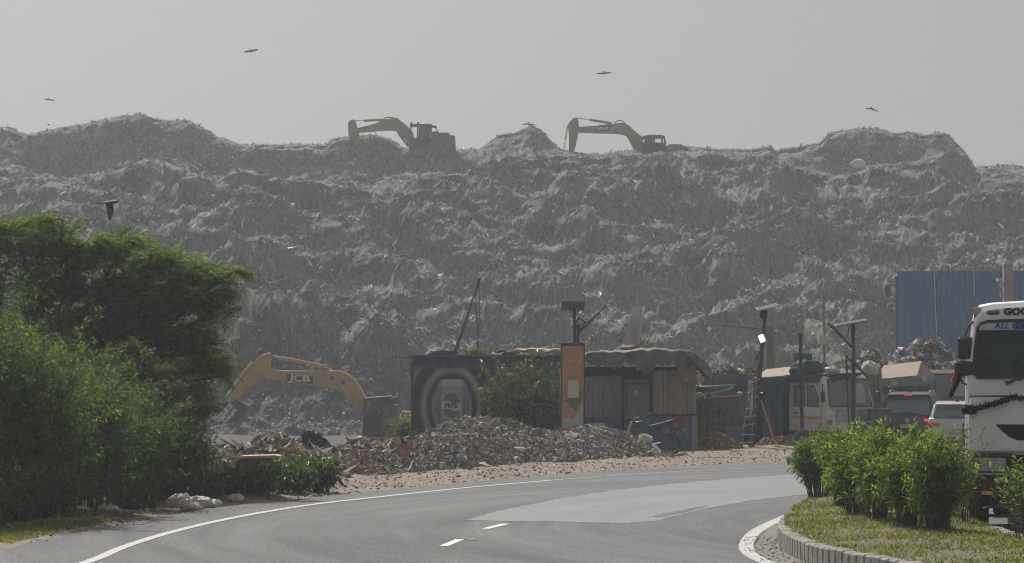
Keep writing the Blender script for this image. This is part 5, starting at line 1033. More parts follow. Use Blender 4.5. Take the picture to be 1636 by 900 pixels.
for px in (1402, 1432, 1464, 1491): mb = MB(); mb.box((P(px, 0, Yq).x, Yq + .05, 1.0), (.07, .07, 2.0)); wpart(mb, 'post', m_dark, st)
cloth_wall('cloth_drape', [(1380, 590), (1408, 588), (1414, 668), (1393, 668)], 92.5, m_gal, 'grey cloth hanging in folds left of the stall', 'cloth', 11, .12)
bag('sack', 1390, 591, 92.5, (.62, .45, .52), (.40, .39, .36), 'whitish sack perched on the hanging grey cloth', 'sack', 345, rough=.8)
mb = MB(); mb.box((P(1401.5, 0, 88.5).x, 88.5, .92), (.64, .7, .5), bev=.03); mb.box((P(1401.5, 0, 88.5).x, 88.5, 1.19), (.68, .74, .035)); simple('metal_bin', mb, mat('slate_paint', (.07, .085, .11), .5, var=.2), 'slate grey metal box left of the black estate car', 'box', (P(1401.5, 0, 88.5).x, 88.5, .65)).location.z -= 0
mb = MB(); [mb.box((P(1401.5, 0, 88.5).x + sx * .28, 88.5 + sy * .3, .33), (.05, .05, .68)) for sx in (-1, 1) for sy in (-1, 1)]; simple('stand', mb, m_dark, 'low metal stand under the slate grey box', 'stand', (P(1401.5, 0, 88.5).x, 88.5, 0))
bag('green_sack', 1373, 684, 85.5, (.5, .35, .35), (.05, .20, .12), 'green sack in front of the parked truck bumper', 'sack', 346, rough=.6)
# ------------------------------------------------------------------ excavators
m_glass = mat('dark_glass', (.02, .028, .032), .08, var=.05, spec=.7)
m_tyre = mat('tyre_rubber', (.025, .025, .026), .85, var=.2, scale=8, dirt=(.13, .11, .09), dirt_amt=.35)
m_chrome = mat('bright_rod', (.6, .6, .6), .25, metal=.9, var=.05)
def excavator(Y, label, cols, boom, stick, cabx, house, rods, barrels, base_py, logo=None, bucket=None, cab_roof=None, driver=False, track=None, yaw_depth=2.6, bcyl=None, cab_w=1.0):
    """side-on digger; outlines given in photo pixels, turned into metres at distance Y; every part has real width"""
    m_body, m_boom, m_cab = cols
    rx, ry = (house[0][0] + cabx[0][0]) / 2, base_py
    o = P(rx, ry, Y); root = empty('excavator', (o.x, Y, o.z), 0, label, 'excavator', None)
    def pr(name, pts, y0, y1, m, parent=root, bevel=.03):
        mb = MB(); q = [P(a, b, Y) for a, b in pts]; mb.prism([(v.x, v.z) for v in q], Y + y0, Y + y1); return wpart(mb, name, m, parent, bevel=bevel)
    pr('boom', boom, -.26, .26, m_boom, bevel=.04)
    pr('stick', stick, -.20, .20, m_boom, bevel=.03)
    for a, b_, r_ in rods: mb = MB(); mb.cyl(P(*a, Y), P(*b_, Y), r_, r_, 10); wpart(mb, 'piston_rod', m_chrome, root, smooth=False)
    for a, b_, r_, yo in barrels: mb = MB(); mb.cyl(P(*a, Y) + Vector((0, yo, 0)), P(*b_, Y) + Vector((0, yo, 0)), r_, r_, 12); wpart(mb, 'hydraulic_cylinder', m_boom, root)
    # house
    ho = pr('house', house, -.9, 1.3, m_body, bevel=.08)
    hx = [a for a, b_ in house]; hz_ = [b_ for a, b_ in house]
    for k_ in range(3):
        z_ = min(hz_) + (max(hz_) - min(hz_)) * (.55 + .1 * k_); mb = MB(); q = [P(max(hx) - 9, z_, Y), P(max(hx) - 2, z_ + .01, Y)]; mb.box(((q[0].x + q[1].x) / 2, Y - .91, q[0].z), (q[1].x - q[0].x, .03, .05)); wpart(mb, 'vent_slat', m_dark, ho)
    # cab with real glass panes
    cab = pr('cab', cabx, -1.32, -.05, m_cab, bevel=.05)
    return root, cab, ho, pr
def bucket_part(root, px, py, Y, s, m, flip=1):
    prof = [(0, 0), (.55, .12), (.95, -.15), (1.0, -.65), (.65, -1.05), (.15, -1.15), (-.1, -1.1), (.25, -.85), (.5, -.5), (.3, -.2)]
    c = P(px, py, Y); mb = MB(); mb.prism([(c.x + flip * a * s, c.z + b * s) for a, b in prof], Y - .5, Y + .5)
    for k in range(4): mb.box((c.x - flip * .12 * s, Y - .42 + k * .28, c.z - 1.16 * s), (.22, .08, .07))
    return wpart(mb, 'bucket', m, root, bevel=.02)
def tracks(root, x0, x1, zb, Y, m, m2, ys=(-1.25, 1.25), h=.85):
    for yo in ys:
        mb = MB(); n = 10; r_ = h / 2; pts = [(x0 + r_ + r_ * math.cos(a), zb + r_ + r_ * math.sin(a)) for a in [R(90 + 180 * i / n) for i in range(n + 1)]] + [(x1 - r_ + r_ * math.cos(a), zb + r_ + r_ * math.sin(a)) for a in [R(-90 + 180 * i / n) for i in range(n + 1)]]
        mb.prism(pts, Y + yo - .3, Y + yo + .3); t = wpart(mb, 'track', m, root, bevel=.02)
        mb = MB(); k = int((x1 - x0) / .19)
        for i in range(k): mb.box((x0 + .12 + i * .19, Y + yo, zb + h + .012), (.06, .62, .04)); mb.box((x0 + .12 + i * .19, Y + yo, zb - .01), (.06, .62, .04))
        wpart(mb, 'track_shoes', m, t)
        for i in range(5): mb = MB(); xx = x0 + r_ + (x1 - x0 - h) * i / 4; mb.cyl((xx, Y + yo - .33, zb + r_), (xx, Y + yo + .33, zb + r_), .2, .2, 12); wpart(mb, 'track_roller', m2, t)
def person(loc, shirt, trouser, label, rz=0.0, scale=1.0, hands=((-.25, .42, .95), (.25, .42, .95)), parent=None):
    """seated driver, one skinned surface; local +Y = facing direction"""
    J = {'pel': (0, 0, .55), 'spine': (0, 0, .78), 'chest': (0, .02, 1.02), 'neck': (0, .03, 1.18), 'head0': (0, .05, 1.26), 'head1': (0, .06, 1.40),
         'sl': (-.19, .02, 1.10), 'sr': (.19, .02, 1.10), 'el': (-.28, .12, .88), 'er': (.28, .12, .88), 'hl': hands[0], 'hr': hands[1],
         'hpl': (-.1, .02, .53), 'hpr': (.1, .02, .53), 'kl': (-.14, .44, .55), 'kr': (.14, .44, .55), 'fl': (-.14, .52, .14), 'fr': (.14, .52, .14), 'tl': (-.14, .66, .09), 'tr': (.14, .66, .09)}
    E = [('pel', 'spine'), ('spine', 'chest'), ('chest', 'neck'), ('neck', 'head0'), ('head0', 'head1'), ('chest', 'sl'), ('sl', 'el'), ('el', 'hl'), ('chest', 'sr'), ('sr', 'er'), ('er', 'hr'), ('pel', 'hpl'), ('hpl', 'kl'), ('kl', 'fl'), ('fl', 'tl'), ('pel', 'hpr'), ('hpr', 'kr'), ('kr', 'fr'), ('fr', 'tr')]
    RD = {'pel': .15, 'spine': .14, 'chest': .15, 'neck': .055, 'head0': .085, 'head1': .085, 'sl': .065, 'sr': .065, 'el': .045, 'er': .045, 'hl': .035, 'hr': .035, 'hpl': .10, 'hpr': .10, 'kl': .06, 'kr': .06, 'fl': .04, 'fr': .04, 'tl': .035, 'tr': .035}
    ks_ = list(J); me = bpy.data.meshes.new('person'); me.from_pydata([J[k] for k in ks_], [(ks_.index(a), ks_.index(b)) for a, b in E], [])
    o = bpy.data.objects.new('person_tmp', me); COL.objects.link(o); sk = o.modifiers.new('skin', 'SKIN')
    for i, k in enumerate(ks_):
        me.skin_vertices[0].data[i].radius = (RD[k], RD[k]); me.skin_vertices[0].data[i].use_root = (k == 'pel')
    o.modifiers.new('sub', 'SUBSURF').levels = 2; bpy.context.view_layer.update()
    m2 = bpy.data.meshes.new_from_object(o.evaluated_get(bpy.context.evaluated_depsgraph_get())); bpy.data.objects.remove(o)
    m2.name = 'person'; p = bpy.data.objects.new('person', m2); COL.objects.link(p); m2.materials.clear()
    for m in (m_skin, shirt, trouser): m2.materials.append(m)
    for f in m2.polygons:
        c = f.center; f.use_smooth = True
        f.material_index = 0 if c.z > 1.17 or (c.y > .3 and c.z > .72) else (2 if c.z < .62 else 1)
    p.location = loc; p.rotation_euler = (0, 0, rz); p.scale = (scale,) * 3; tag(p, label, 'person')
    mb = MB(); mb.ball((0, .045, 1.40), (.098, .11, .10), 14, 9); h = mb.build('hair', m_black, p, smooth=True)
    mb = MB(); mb.ball((0, .155, 1.33), (.018, .025, .03), 8, 6); mb.build('nose', m_skin, p, smooth=True)
    for s_ in (-1, 1): mb = MB(); mb.ball((s_ * .035, .142, 1.36), (.014, .01, .009), 8, 6); mb.build('eye', m_black, p, smooth=True)
    return p
m_skin = mat('skin', (.22, .12, .075), .55, var=.08); m_shirt = mat('pale_shirt', (.65, .65, .62), .85, var=.1, bump=1, bscale=10); m_trou = mat('dark_trousers', (.05, .05, .06), .85)
m_shirt2 = mat('dark_shirt', (.05, .05, .055), .85)
OCH = mat('dusty_yellow_paint', (.26, .19, .10), .7, var=.2, dirt=(.16, .14, .11), dirt_amt=.6); OCHB = mat('dusty_olive_paint', (.12, .10, .07), .7, var=.2, dirt=(.14, .12, .1), dirt_amt=.6)
DKC = mat('dark_cab_paint', (.04, .04, .042), .6, var=.2)
def cab_frame(root, Y, pts, panes, m, y0=-1.32, y1=-.05, roof=None):
    """open cab: pillars and rails around see-through openings. pts = outline px; panes = list of px quads left open (glass)"""
    pass
def open_cab(root, Y, corners, rails, roofp, m, y0=-1.32, y1=-.08, th=.07, low=None, glass=True):
    """corners: pillar px pairs (top,bottom); builds pillars both sides, roof, lower door panel, thin glass"""
    cab = bpy.data.objects.new('cab', bpy.data.meshes.new('cab')); mb = MB()
    for (a, b_) in corners:
        for yy in (y0, y1): mb.cyl(P(*a, Y) + Vector((0, yy, 0)), P(*b_, Y) + Vector((0, yy, 0)), th * .7, th * .7, 6)
    q = [P(a, b_, Y) for a, b_ in roofp]; mb.prism([(v.x, v.z) for v in q], Y + y0 - .06, Y + y1 + .06)
    if low: q = [P(a, b_, Y) for a, b_ in low]; mb.prism([(v.x, v.z) for v in q], Y + y0, Y + y1)
    c = wpart(mb, 'cab', m, root)
    return c
# --- left digger on the crest
Y = 263
r1, _c, _h, pr = excavator(Y, 'dark yellow excavator on the crest left of the central peak, stick hanging down', (OCHB, OCH, DKC),
    [(571, 205), (600, 198), (612, 191.5), (633, 188), (641, 194), (652, 203), (660, 212), (664, 238), (654, 238), (650, 226), (641, 216), (634, 210.5), (628, 208.5), (608, 209.5), (572, 212.5)],
    [(556, 197), (560, 192), (566, 191), (570, 200), (574, 213), (572, 240), (566, 250), (560, 250), (557, 222)],
    [(666, 224), (690, 222), (690, 239), (664, 239)], [(690, 212), (700, 211), (701, 213), (717, 213), (719, 217), (727, 218), (728, 240), (690, 240)],
    [((565, 193), (583, 193), .06)], [((582, 193), (612, 191.5), .12, 0), ((636, 212), (652, 234), .11, -.35), ((636, 212), (652, 234), .11, .35)], 241)
cb = open_cab(r1, Y, [((657, 202), (656, 224)), ((668, 201), (667, 224)), ((689, 201), (690, 223)), ((697, 204), (700, 214))], None, [(655, 203.5), (656, 200.5), (690, 200), (691, 202), (698, 204), (698, 206), (690, 204)], DKC, low=[(655, 222), (691, 222), (691, 240), (655, 240)])
mb = MB(); mb.prism([(P(a, b_, Y).x, P(a, b_, Y).z) for a, b_ in [(669, 204), (688, 204), (688, 221), (668, 221)]], Y - .1, Y - .07); wpart(mb, 'window', m_glass, cb)
for px in (658, 668.5): mb = MB(); mb.cyl(P(px, 200.5, Y) + Vector((0, -1, 0)), P(px, 197, Y) + Vector((0, -1, 0)), .10, .09, 8); wpart(mb, 'work_lamp', m_dark, cb)
mb = MB(); mb.tube([P(611, 191.5, Y), P(619, 187.5, Y), P(627, 188, Y), P(633, 192, Y)], .05, 5); wpart(mb, 'hydraulic_hose', m_dark, r1)
bucket_part(r1, 562, 246, Y, 1.0, DKC); tracks(r1, P(657, 0, Y).x, P(718, 0, Y).x, P(0, 252, Y).z, Y, DKC, m_steel)
op = P(681, 240, Y); person((op.x, Y - .75, op.z + .1), m_shirt2, m_trou, 'operator in dark clothes sitting in the cab of the left crest excavator', R(90), 1.0)
# --- right digger on the crest
r2, _c, _h, pr = excavator(Y, 'yellow excavator on the crest right of the central peak, boom bearing a lettered panel', (OCHB, OCH, DKC),
    [(925, 203), (950, 201.5), (978, 198), (994, 196.5), (1004, 200), (1011, 207), (1018, 213), (1026, 219), (1023, 241), (1016, 241), (1010, 226), (1003, 219), (994, 215), (978, 214), (925, 212.5)],
    [(907, 199), (914, 190), (922, 187.5), (924, 192), (925, 205), (923, 220), (918, 240), (915, 248), (909, 248), (909, 215)],
    [(1026, 231), (1060, 232), (1062, 242), (1026, 242)], [(1062, 236), (1066, 234), (1068, 231.5), (1088, 231.5), (1090, 234), (1098, 236), (1100, 244), (1062, 244)],
    [((924, 189), (943, 192), .06), ((907, 201), (903, 224), .09), ((903, 226), (900, 246), .05)], [((942, 191.5), (978, 197.5), .12, 0), ((1000, 212), (1015, 238), .11, -.35), ((1000, 212), (1015, 238), .11, .35)], 243)
cb = open_cab(r2, Y, [((1028, 220), (1024, 233)), ((1045, 219), (1045, 233)), ((1056, 219), (1058, 233)), ((1060, 219), (1063, 232))], None, [(1024, 222), (1027, 219), (1040, 217.5), (1057, 218), (1061, 220), (1061, 222), (1026, 223)], DKC, low=[(1023, 229), (1063, 230), (1063, 243), (1023, 243)])
mb = MB(); mb.prism([(P(a, b_, Y).x, P(a, b_, Y).z) for a, b_ in [(1030, 221), (1044, 221), (1044, 230), (1029, 230)]], Y - .1, Y - .07); wpart(mb, 'window', m_glass, cb)
mb = MB(); mb.tube([P(982, 196.5, Y), P(988, 192, Y), P(996, 194, Y), P(999, 198, Y)], .05, 5); wpart(mb, 'hydraulic_hose', m_dark, r2)
mb = MB(); q = [(953, 202.8), (977, 200), (973, 209.5), (953, 209.5)]; mb.prism([(P(a, b_, Y).x, P(a, b_, Y).z) for a, b_ in q], Y - .285, Y - .262); pl = wpart(mb, 'lettered_panel', mat('panel_blue', (.02, .025, .07), .6, var=.1), r2)
lp_ = P(963, 205.8, Y); text_part('SANY', 'lettering', mat('lettering_white', (.6, .6, .6), .6, var=.05), pl, (lp_.x - r2.location.x, -.29, lp_.z - r2.location.z), .42, bold=.01)
bucket_part(r2, 912, 246, Y, .9, DKC); tracks(r2, P(1026, 0, Y).x, P(1086, 0, Y).x, P(0, 256, Y).z, Y, DKC, m_steel)
# --- near digger in the dusty pit
Y = 138
JY = mat('excavator_yellow', (.42, .25, .075), .55, var=.12, scale=2, dirt=(.24, .18, .12), dirt_amt=.45, dirt_scale=1.2)
JB = mat('excavator_dark_body', (.022, .02, .018), .6, var=.2, dirt=(.10, .08, .06), dirt_amt=.25)
r3, _c, _h, pr = excavator(Y, 'yellow excavator working in the dusty pit between tree and kiosk', (mat('excavator_house', (.13, .085, .04), .6, var=.2, dirt=(.12, .1, .08), dirt_amt=.5), JY, JB),
    [(426, 590), (462, 592.5), (543, 592.5), (552, 595), (560, 600), (569, 608), (576, 618), (585, 635), (580, 660), (570, 660), (563, 645), (550, 633), (536, 623), (520, 619), (501, 617), (460, 611), (426, 606), (419, 600)],
    [(411, 573), (420, 567), (432, 563), (434, 575), (431, 590), (428, 604), (412, 610), (398, 621), (384, 634), (368, 645), (361, 640), (382, 615), (400, 592)],
    [(586, 660), (612, 660), (612, 696), (586, 696)], [(604, 648), (637, 646), (638, 697), (604, 697)],
    [((436, 568), (452, 573), .055), ((380, 607), (363, 631), .045)], [((450, 572), (520, 586), .085, 0), ((404, 578), (381, 606), .07, -.1), ((546, 618), (563, 645), .085, -.36), ((546, 618), (563, 645), .085, .36)], 700)
mb = MB(); mb.prism([(P(a, b_, Y).x, P(a, b_, Y).z) for a, b_ in [(600, 637), (634, 634), (637, 645), (637, 650), (600, 650)]], Y - .2, Y + 1.2); wpart(mb, 'engine_cover', JB, r3, bevel=.04)
cb = open_cab(r3, Y, [((586, 638), (583, 665)), ((597, 637), (597, 665)), ((612, 636), (612, 665)), ((626, 635), (628, 665))], None, [(584, 640), (585, 636.5), (596, 635.5), (626, 633.2), (628, 636), (600, 638.5)], JB, low=[(582, 664), (629, 664), (629, 697), (582, 697)])
mb = MB(); mb.prism([(P(a, b_, Y).x, P(a, b_, Y).z) for a, b_ in [(584.5, 635.2), (596, 634.2), (626, 632), (626, 633), (596, 635.3), (585, 636.4)]], Y - 1.38, Y - .02); wpart(mb, 'white_roof', mat('cab_white', (.62, .6, .56), .5, var=.1), cb)
for a, b_ in ((613, 627),): mb = MB(); mb.prism([(P(x, z, Y).x, P(x, z, Y).z) for x, z in [(a, 639), (b_, 638), (b_, 663), (a - 1, 663)]], Y - .12, Y - .10); wpart(mb, 'window', m_glass, cb)
mb = MB(); mb.prism([(P(x, z, Y).x, P(x, z, Y).z) for x, z in [(586, 650), (597, 648), (606, 650), (607, 664), (584, 664)]], Y - .9, Y - .5); wpart(mb, 'seat', mat('seat_brown', (.22, .12, .07), .8), cb)
mb = MB(); q = [(459, 597.5), (501, 601.5), (501, 614), (459, 608)]; mb.prism([(P(a, b_, Y).x, P(a, b_, Y).z) for a, b_ in q], Y - .285, Y - .262); pl = wpart(mb, 'lettered_panel', mat('panel_black', (.03, .025, .02), .6, var=.1), r3)
lp_ = P(480, 605.2, Y); t = text_part('JCB', 'lettering', mat('lettering_pale', (.55, .5, .42), .6, var=.05), pl, (lp_.x - r3.location.x, -.29, lp_.z - r3.location.z), .43, bold=.018, sx=1.45); t.rotation_euler = (R(90), R(4), 0)
mb = MB()
for c_ in ((531, 604), (548, 611)): mb.cyl(P(*c_, Y) + Vector((0, -.30, 0)), P(*c_, Y) + Vector((0, -.25, 0)), .10, .10, 12); wpart(mb, 'pivot_pin', JB, r3); mb = MB()
for a_, b_ in (((583, 665), (629, 665)), ((583, 681), (612, 681)), ((612, 666), (612, 697))): mb = MB(); mb.cyl(P(*a_, Y) + Vector((0, -1.36, 0)), P(*b_, Y) + Vector((0, -1.36, 0)), .02, .02, 6); wpart(mb, 'hand_rail', m_dark, r3)
mb = MB(); mb.prism([(P(a, b_, Y).x, P(a, b_, Y).z) for a, b_ in [(614, 668), (636, 668), (636, 678), (614, 678)]], Y - 1.345, Y - 1.31); wpart(mb, 'side_panel', mat('faded_orange_panel', (.20, .11, .05), .7, var=.3), r3)
bucket_part(r3, 366, 642, Y, .85, JB, 1); tracks(r3, P(561, 0, Y).x, P(640, 0, Y).x, P(0, 718, Y).z, Y, mat('track_steel', (.07, .06, .055), .7, var=.3), m_steel, h=.5, ys=(-1.1, 1.1))
mb = MB(); mb.prism([(P(a, b_, Y).x, P(a, b_, Y).z) for a, b_ in [(569, 697.5), (637, 697.5), (637, 701), (569, 701)]], Y - 1.42, Y + 1.3); wpart(mb, 'track_guard', mat('worn_orange', (.30, .17, .09), .7, var=.3), r3, bevel=.01)
op = P(602, 690, Y); person((op.x, Y - .75, op.z - .05), m_shirt2, m_trou, 'operator sitting in the cab of the excavator in the dusty pit', R(90), 1.0)
# small orange machine beyond
Y = 150; t = empty('roller', (P(655, 0, Y).x, Y, -1.35), 0, 'small orange and white machine half hidden behind the left corner of the kiosk', 'machine')
mb = MB(); mb.box((P(656, 0, Y).x, Y, P(0, 666, Y).z - .6), (1.5, 1.4, 1.4), bev=.08); wpart(mb, 'body', mat('machine_white', (.5, .46, .4), .6, var=.1), t)
mb = MB(); mb.box((P(653, 0, Y).x, Y - .1, P(0, 660.5, Y).z), (.7, 1.0, .22), bev=.05); mb.box((P(646, 0, Y).x, Y, P(0, 659, Y).z), (.2, .5, .26), bev=.03); wpart(mb, 'engine_hood', mat('machine_orange', (.55, .2, .04), .5, var=.1), t)
for s_ in (-1, 1): mb = MB(); mb.cyl((P(656, 0, Y).x + s_ * .5, Y - .8, -.9), (P(656, 0, Y).x + s_ * .5, Y + .8, -.9), .45, .45, 14); wpart(mb, 'wheel', m_tyre, t)
# ------------------------------------------------------------------ wheels & vehicles
def wheel(parent, c, r_, w_, axis='x', rim=None, name='wheel'):
    A = Vector((1, 0, 0)) if axis == 'x' else Vector((0, 1, 0)); c = Vector(c); mb = MB(); n = 24
    prof = [(-.5, .62), (-.5, .90), (-.36, 1.0), (.36, 1.0), (.5, .90), (.5, .62)]
    u, v = frame_from(A); loops = [[c + A * (a * w_) + (u * math.cos(t * 2 * math.pi / n) + v * math.sin(t * 2 * math.pi / n)) * (b_ * r_) for t in range(n)] for a, b_ in prof]
    mb.loft(loops, cap=True); t = mb.build(name, m_tyre, parent, smooth=False)
    mb = MB(); mb.cyl(c - A * w_ * .51, c + A * w_ * .51, r_ * .56, r_ * .56, 16); mb.cyl(c - A * w_ * .56, c + A * w_ * .56, r_ * .2, r_ * .2, 10); mb.build('rim', rim or m_steel, t)
    return t
m_tw = mat('truck_white', (.80, .81, .82), .35, var=.06, scale=1.5, dirt=(.50, .46, .42), dirt_amt=.4, dirt_scale=2.2, coat=.3)
m_plastic = mat('black_plastic', (.022, .022, .023), .55, var=.15, dirt=(.10, .085, .07), dirt_amt=.3)
m_lens = mat('lamp_lens', (.35, .36, .36), .15, var=.1, spec=.7)
# --- big white truck at the right edge, facing the camera
YT = 43.0; TX0 = P(1538, 0, YT).x; TW = 2.42; TCX = TX0 + TW / 2
bt = empty('truck', (TCX, YT, 0), 0, 'big white lorry cab facing the camera at the right edge, black garland hung across it', 'truck')
def TP(px, py): p = P(px, py, YT); return (p.x - TCX, p.z)
hw = TW / 2
def mirror(pts): return pts + [(-x, z) for x, z in reversed(pts)]
# cab: lofted cross sections from front to back (x, z outlines)
zs_top = TP(0, 480)[1]
def cab_loop(y, inset, ztop, zbot, corner):
    w_ = hw - inset; L = []
    pts = [(-w_, zbot), (-w_ - .0, 1.9), (-w_ + .015, 2.35), (-w_ + .09, 2.95), (-w_ + .13, ztop - corner * 1.1), (-w_ + .16 + corner * .35, ztop - corner * .35), (-w_ + .20 + corner * 1.1, ztop - .03), (-.3, ztop)]
    return [Vector((x, y, z)) for x, z in mirror(pts)]
zb = TP(0, 726)[1]
mb = MB(); mb.loft([cab_loop(0.0, .05, zs_top - .10, zb, .22), cab_loop(.07, .01, zs_top - .03, zb, .2), cab_loop(.35, 0, zs_top, zb, .18), cab_loop(1.75, 0, zs_top + .02, zb + .1, .16), cab_loop(1.9, .04, zs_top - .04, zb + .1, .18)])
cab_o = mb.build('cab', m_tw, bt, smooth=False, bevel=.02)
for f in cab_o.data.polygons: f.use_smooth = True
def front(name, pts, y0, y1, m, parent=bt, mir=True, bevel=.01, **k):
    mb = MB(); q = [TP(*p) for p in pts]; q = [(x, z) for x, z in q]; 
    if mir: q = mirror(q)
    mb.prism(q, y0, y1); return mb.build(name, m, parent, bevel=bevel, **k)
surr = front('windscreen_surround', [(1553, 600), (1555, 560), (1560, 524), (1566, 515), (1578, 511.5), (1620, 510)], -.035, .03, m_plastic) 
# bottom edge closes as straight line; rounded bottom corners
ws = front('windscreen', [(1559, 606), (1557.5, 600), (1559, 560), (1563, 526), (1568, 519), (1580, 515.5), (1620, 514)], -.05, -.03, m_glass)
front('sun_visor_strip', [(1563.5, 528), (1566, 519.5), (1580, 516.5), (1620, 515.5), (1620, 526.5), (1600, 527)], -.056, -.051, mat('visor_white', (.42, .45, .46), .5, var=.05), ws, mir=True)
text_part('ALL INDIA PERMIT', 'lettering', mat('letter_blue', (.02, .08, .34), .5, var=.05), ws, (TP(1585, 0)[0], -.060, TP(0, 521.3)[1]), .115, shear=.2, bold=.004, sx=1.15, align='LEFT')
text_part('GOODS CARRIER', 'lettering', mat('letter_dark', (.015, .02, .03), .5, var=.05), bt, (0.0, .0 - .012, TP(0, 499)[1]), .135, bold=.008, sx=1.18)
for s_ in (-1, 1):
    x, z = TP(1586, 499.5); mb = MB(); mb.box((-s_ * abs(x) * 1.0, -.005, z), (.19, .05, .07), bev=.02); mb.build('marker_lamp', m_steel, bt)
front('lower_panel', [(1547, 722), (1547, 660), (1549, 640), (1552, 633), (1575, 632), (1620, 632)], -.075, .06, m_tw, bevel=.03)
front('panel_gap', [(1549, 634), (1549, 632.2), (1620, 631.5), (1620, 633.5)], -.078, -.02, m_plastic, bevel=0)
mb = MB(); mb.box((0, -.078, TP(0, 678)[1]), (.012, .01, .82)); mb.build('panel_seam', m_plastic, bt)
front('grille', [(1590, 678), (1600, 688), (1612, 698), (1625, 703)], -.088, -.06, m_black, bevel=0)
front('lower_step_trim', [(1562, 632), (1566, 660), (1580, 690), (1600, 712), (1612, 716), (1600, 718), (1578, 700), (1562, 672), (1558, 640)], -.082, -.07, m_tw, bevel=.004, mir=False)
front('bumper', [(1551, 752), (1549, 735), (1550, 724), (1620, 724), (1620, 788), (1562, 788), (1556, 778)], -.14, .25, m_plastic, bevel=.03)
for s_ in (-1, 1):
    q = [TP(1557, 731), TP(1606, 731), TP(1605, 752), TP(1562, 753)]; q = [(s_ * -x if False else (x if s_ < 0 else -x), z) for x, z in q]
    mb = MB(); mb.prism(q, -.165, -.12); hl = mb.build('headlight', m_lens, bt, bevel=.01)
    x, z = TP(1563, 741); mb = MB(); mb.box((x if s_ < 0 else -x, -.17, z), (.07, .02, .12), bev=.01); mb.build('indicator', mat('indicator_red', (.32, .08, .06), .3, var=.1), hl)
    q = [TP(1556, 758), TP(1604, 758), TP(1604, 755), TP(1556, 755)]; q = [((x if s_ < 0 else -x), z) for x, z in q]; mb = MB(); mb.prism(q, -.16, -.138); mb.build('lamp_trim', m_lens, hl)
    x, z = TP(1593, 766.5); mb = MB(); mb.cyl((x if s_ < 0 else -x, -.16, z), (x if s_ < 0 else -x, -.1, z), .05, .05, 12); mb.build('fog_lamp', m_lens, bt)
x, z = TP(1577, 787); mb = MB(); mb.box((x, -.15, z), (.165, .012, .055)); mb.build('reflector', mat('reflector_yellow', (.75, .42, .02), .4, var=.05), bt)
front('under_bumper', [(1564, 788), (1620, 788), (1620, 800), (1568, 812)], -.06, .3, m_plastic, bevel=.02)
for s_ in (-1, 1):
    wheel(bt, (s_ * (hw - .20), 1.15, .50), .50, .30)
    wheel(bt, (s_ * (hw - .55), 4.6, .50), .50, .28)
    wheel(bt, (s_ * (hw - .20), 4.6, .50), .50, .28)
mb = MB(); mb.box((0, 3.2, .95), (.9, 5.8, .25)); mb.cyl((-1, 1.15, .5), (1, 1.15, .5), .08, .08, 8); mb.cyl((-1, 4.6, .5), (1, 4.6, .5), .1, .1, 8); mb.build('chassis', m_dark, bt)
for s_ in (-1, 1): mb = MB(); mb.box((s_ * .82, 1.85, .62), (.5, .03, .75)); mb.build('mud_flap', m_plastic, bt)
mb = MB(); mb.box((0, 4.7, 1.95), (2.3, 4.9, 1.7), bev=.03); mb.build('load_body', mat('load_body_rust', (.16, .10, .07), .8, var=.3), bt)
mb = MB(); mb.box((-hw - .02, -.0, .95), (.03, .06, 1.3)); mb.build('edge_guard', m_plastic, bt)
for s_ in (-1,):
    mb = MB(); mb.box((*(TP(1539.5, 0)[0:1]), .05, TP(0, 556)[1]), (.22, .09, .34), bev=.03); mi = mb.build('mirror', m_plastic, bt)
    mb = MB(); mb.box((TP(1538, 0)[0], .03, TP(0, 589)[1]), (.30, .10, .22), bev=.03); mb.build('mirror', m_plastic, bt)
    mb = MB(); a = [(1559, 513), (1553, 515), (1548, 521), (1543, 533), (1538, 545)]; mb.tube([Vector((TP(*p)[0], .06, TP(*p)[1])) for p in a], .018, 7); a = [(1533, 600), (1538, 612), (1546, 615), (1553, 616)]; mb.tube([Vector((TP(*p)[0], .06, TP(*p)[1])) for p in a], .014, 7); a = [(1538, 570), (1550, 571)]; mb.tube([Vector((TP(*p)[0], .06, TP(*p)[1])) for p in a], .014, 7); mb.build('mirror_bracket', m_plastic, bt)
    mb = MB(); mb.box((TP(1558, 0)[0], .10, TP(0, 497)[1]), (.12, .12, .12), bev=.01); mb.build('horn_box', m_pale, bt); mb = MB(); mb.box((TP(1558.5, 0)[0], .10, TP(0, 507)[1]), (.10, .10, .08), bev=.01); mb.build('lamp_bracket', m_plastic, bt)
mb = MB(); a = [(1605, 611), (1612, 609.5), (1622, 607), (1632, 606)]; mb.tube([Vector((TP(*p)[0], -.07, TP(*p)[1])) for p in a], .014, 6); mb.tube([Vector((TP(*p)[0], -.07, TP(*p)[1])) for p in [(1607, 614), (1614, 611), (1618, 608)]], .02, 6); mb.build('wiper', m_plastic, bt)
mb = MB(); mb.tube([Vector((TP(*p)[0], .45, TP(*p)[1])) for p in [(1587, 597), (1592, 588), (1600, 585), (1606, 590)]], .016, 6); mb.build('steering_wheel', m_plastic, bt)
mb = MB(); mb.box((0, -.055, TP(0, 604.5)[1]), (1.9, .01, .02)); mb.build('dashboard_edge', m_steel, ws)
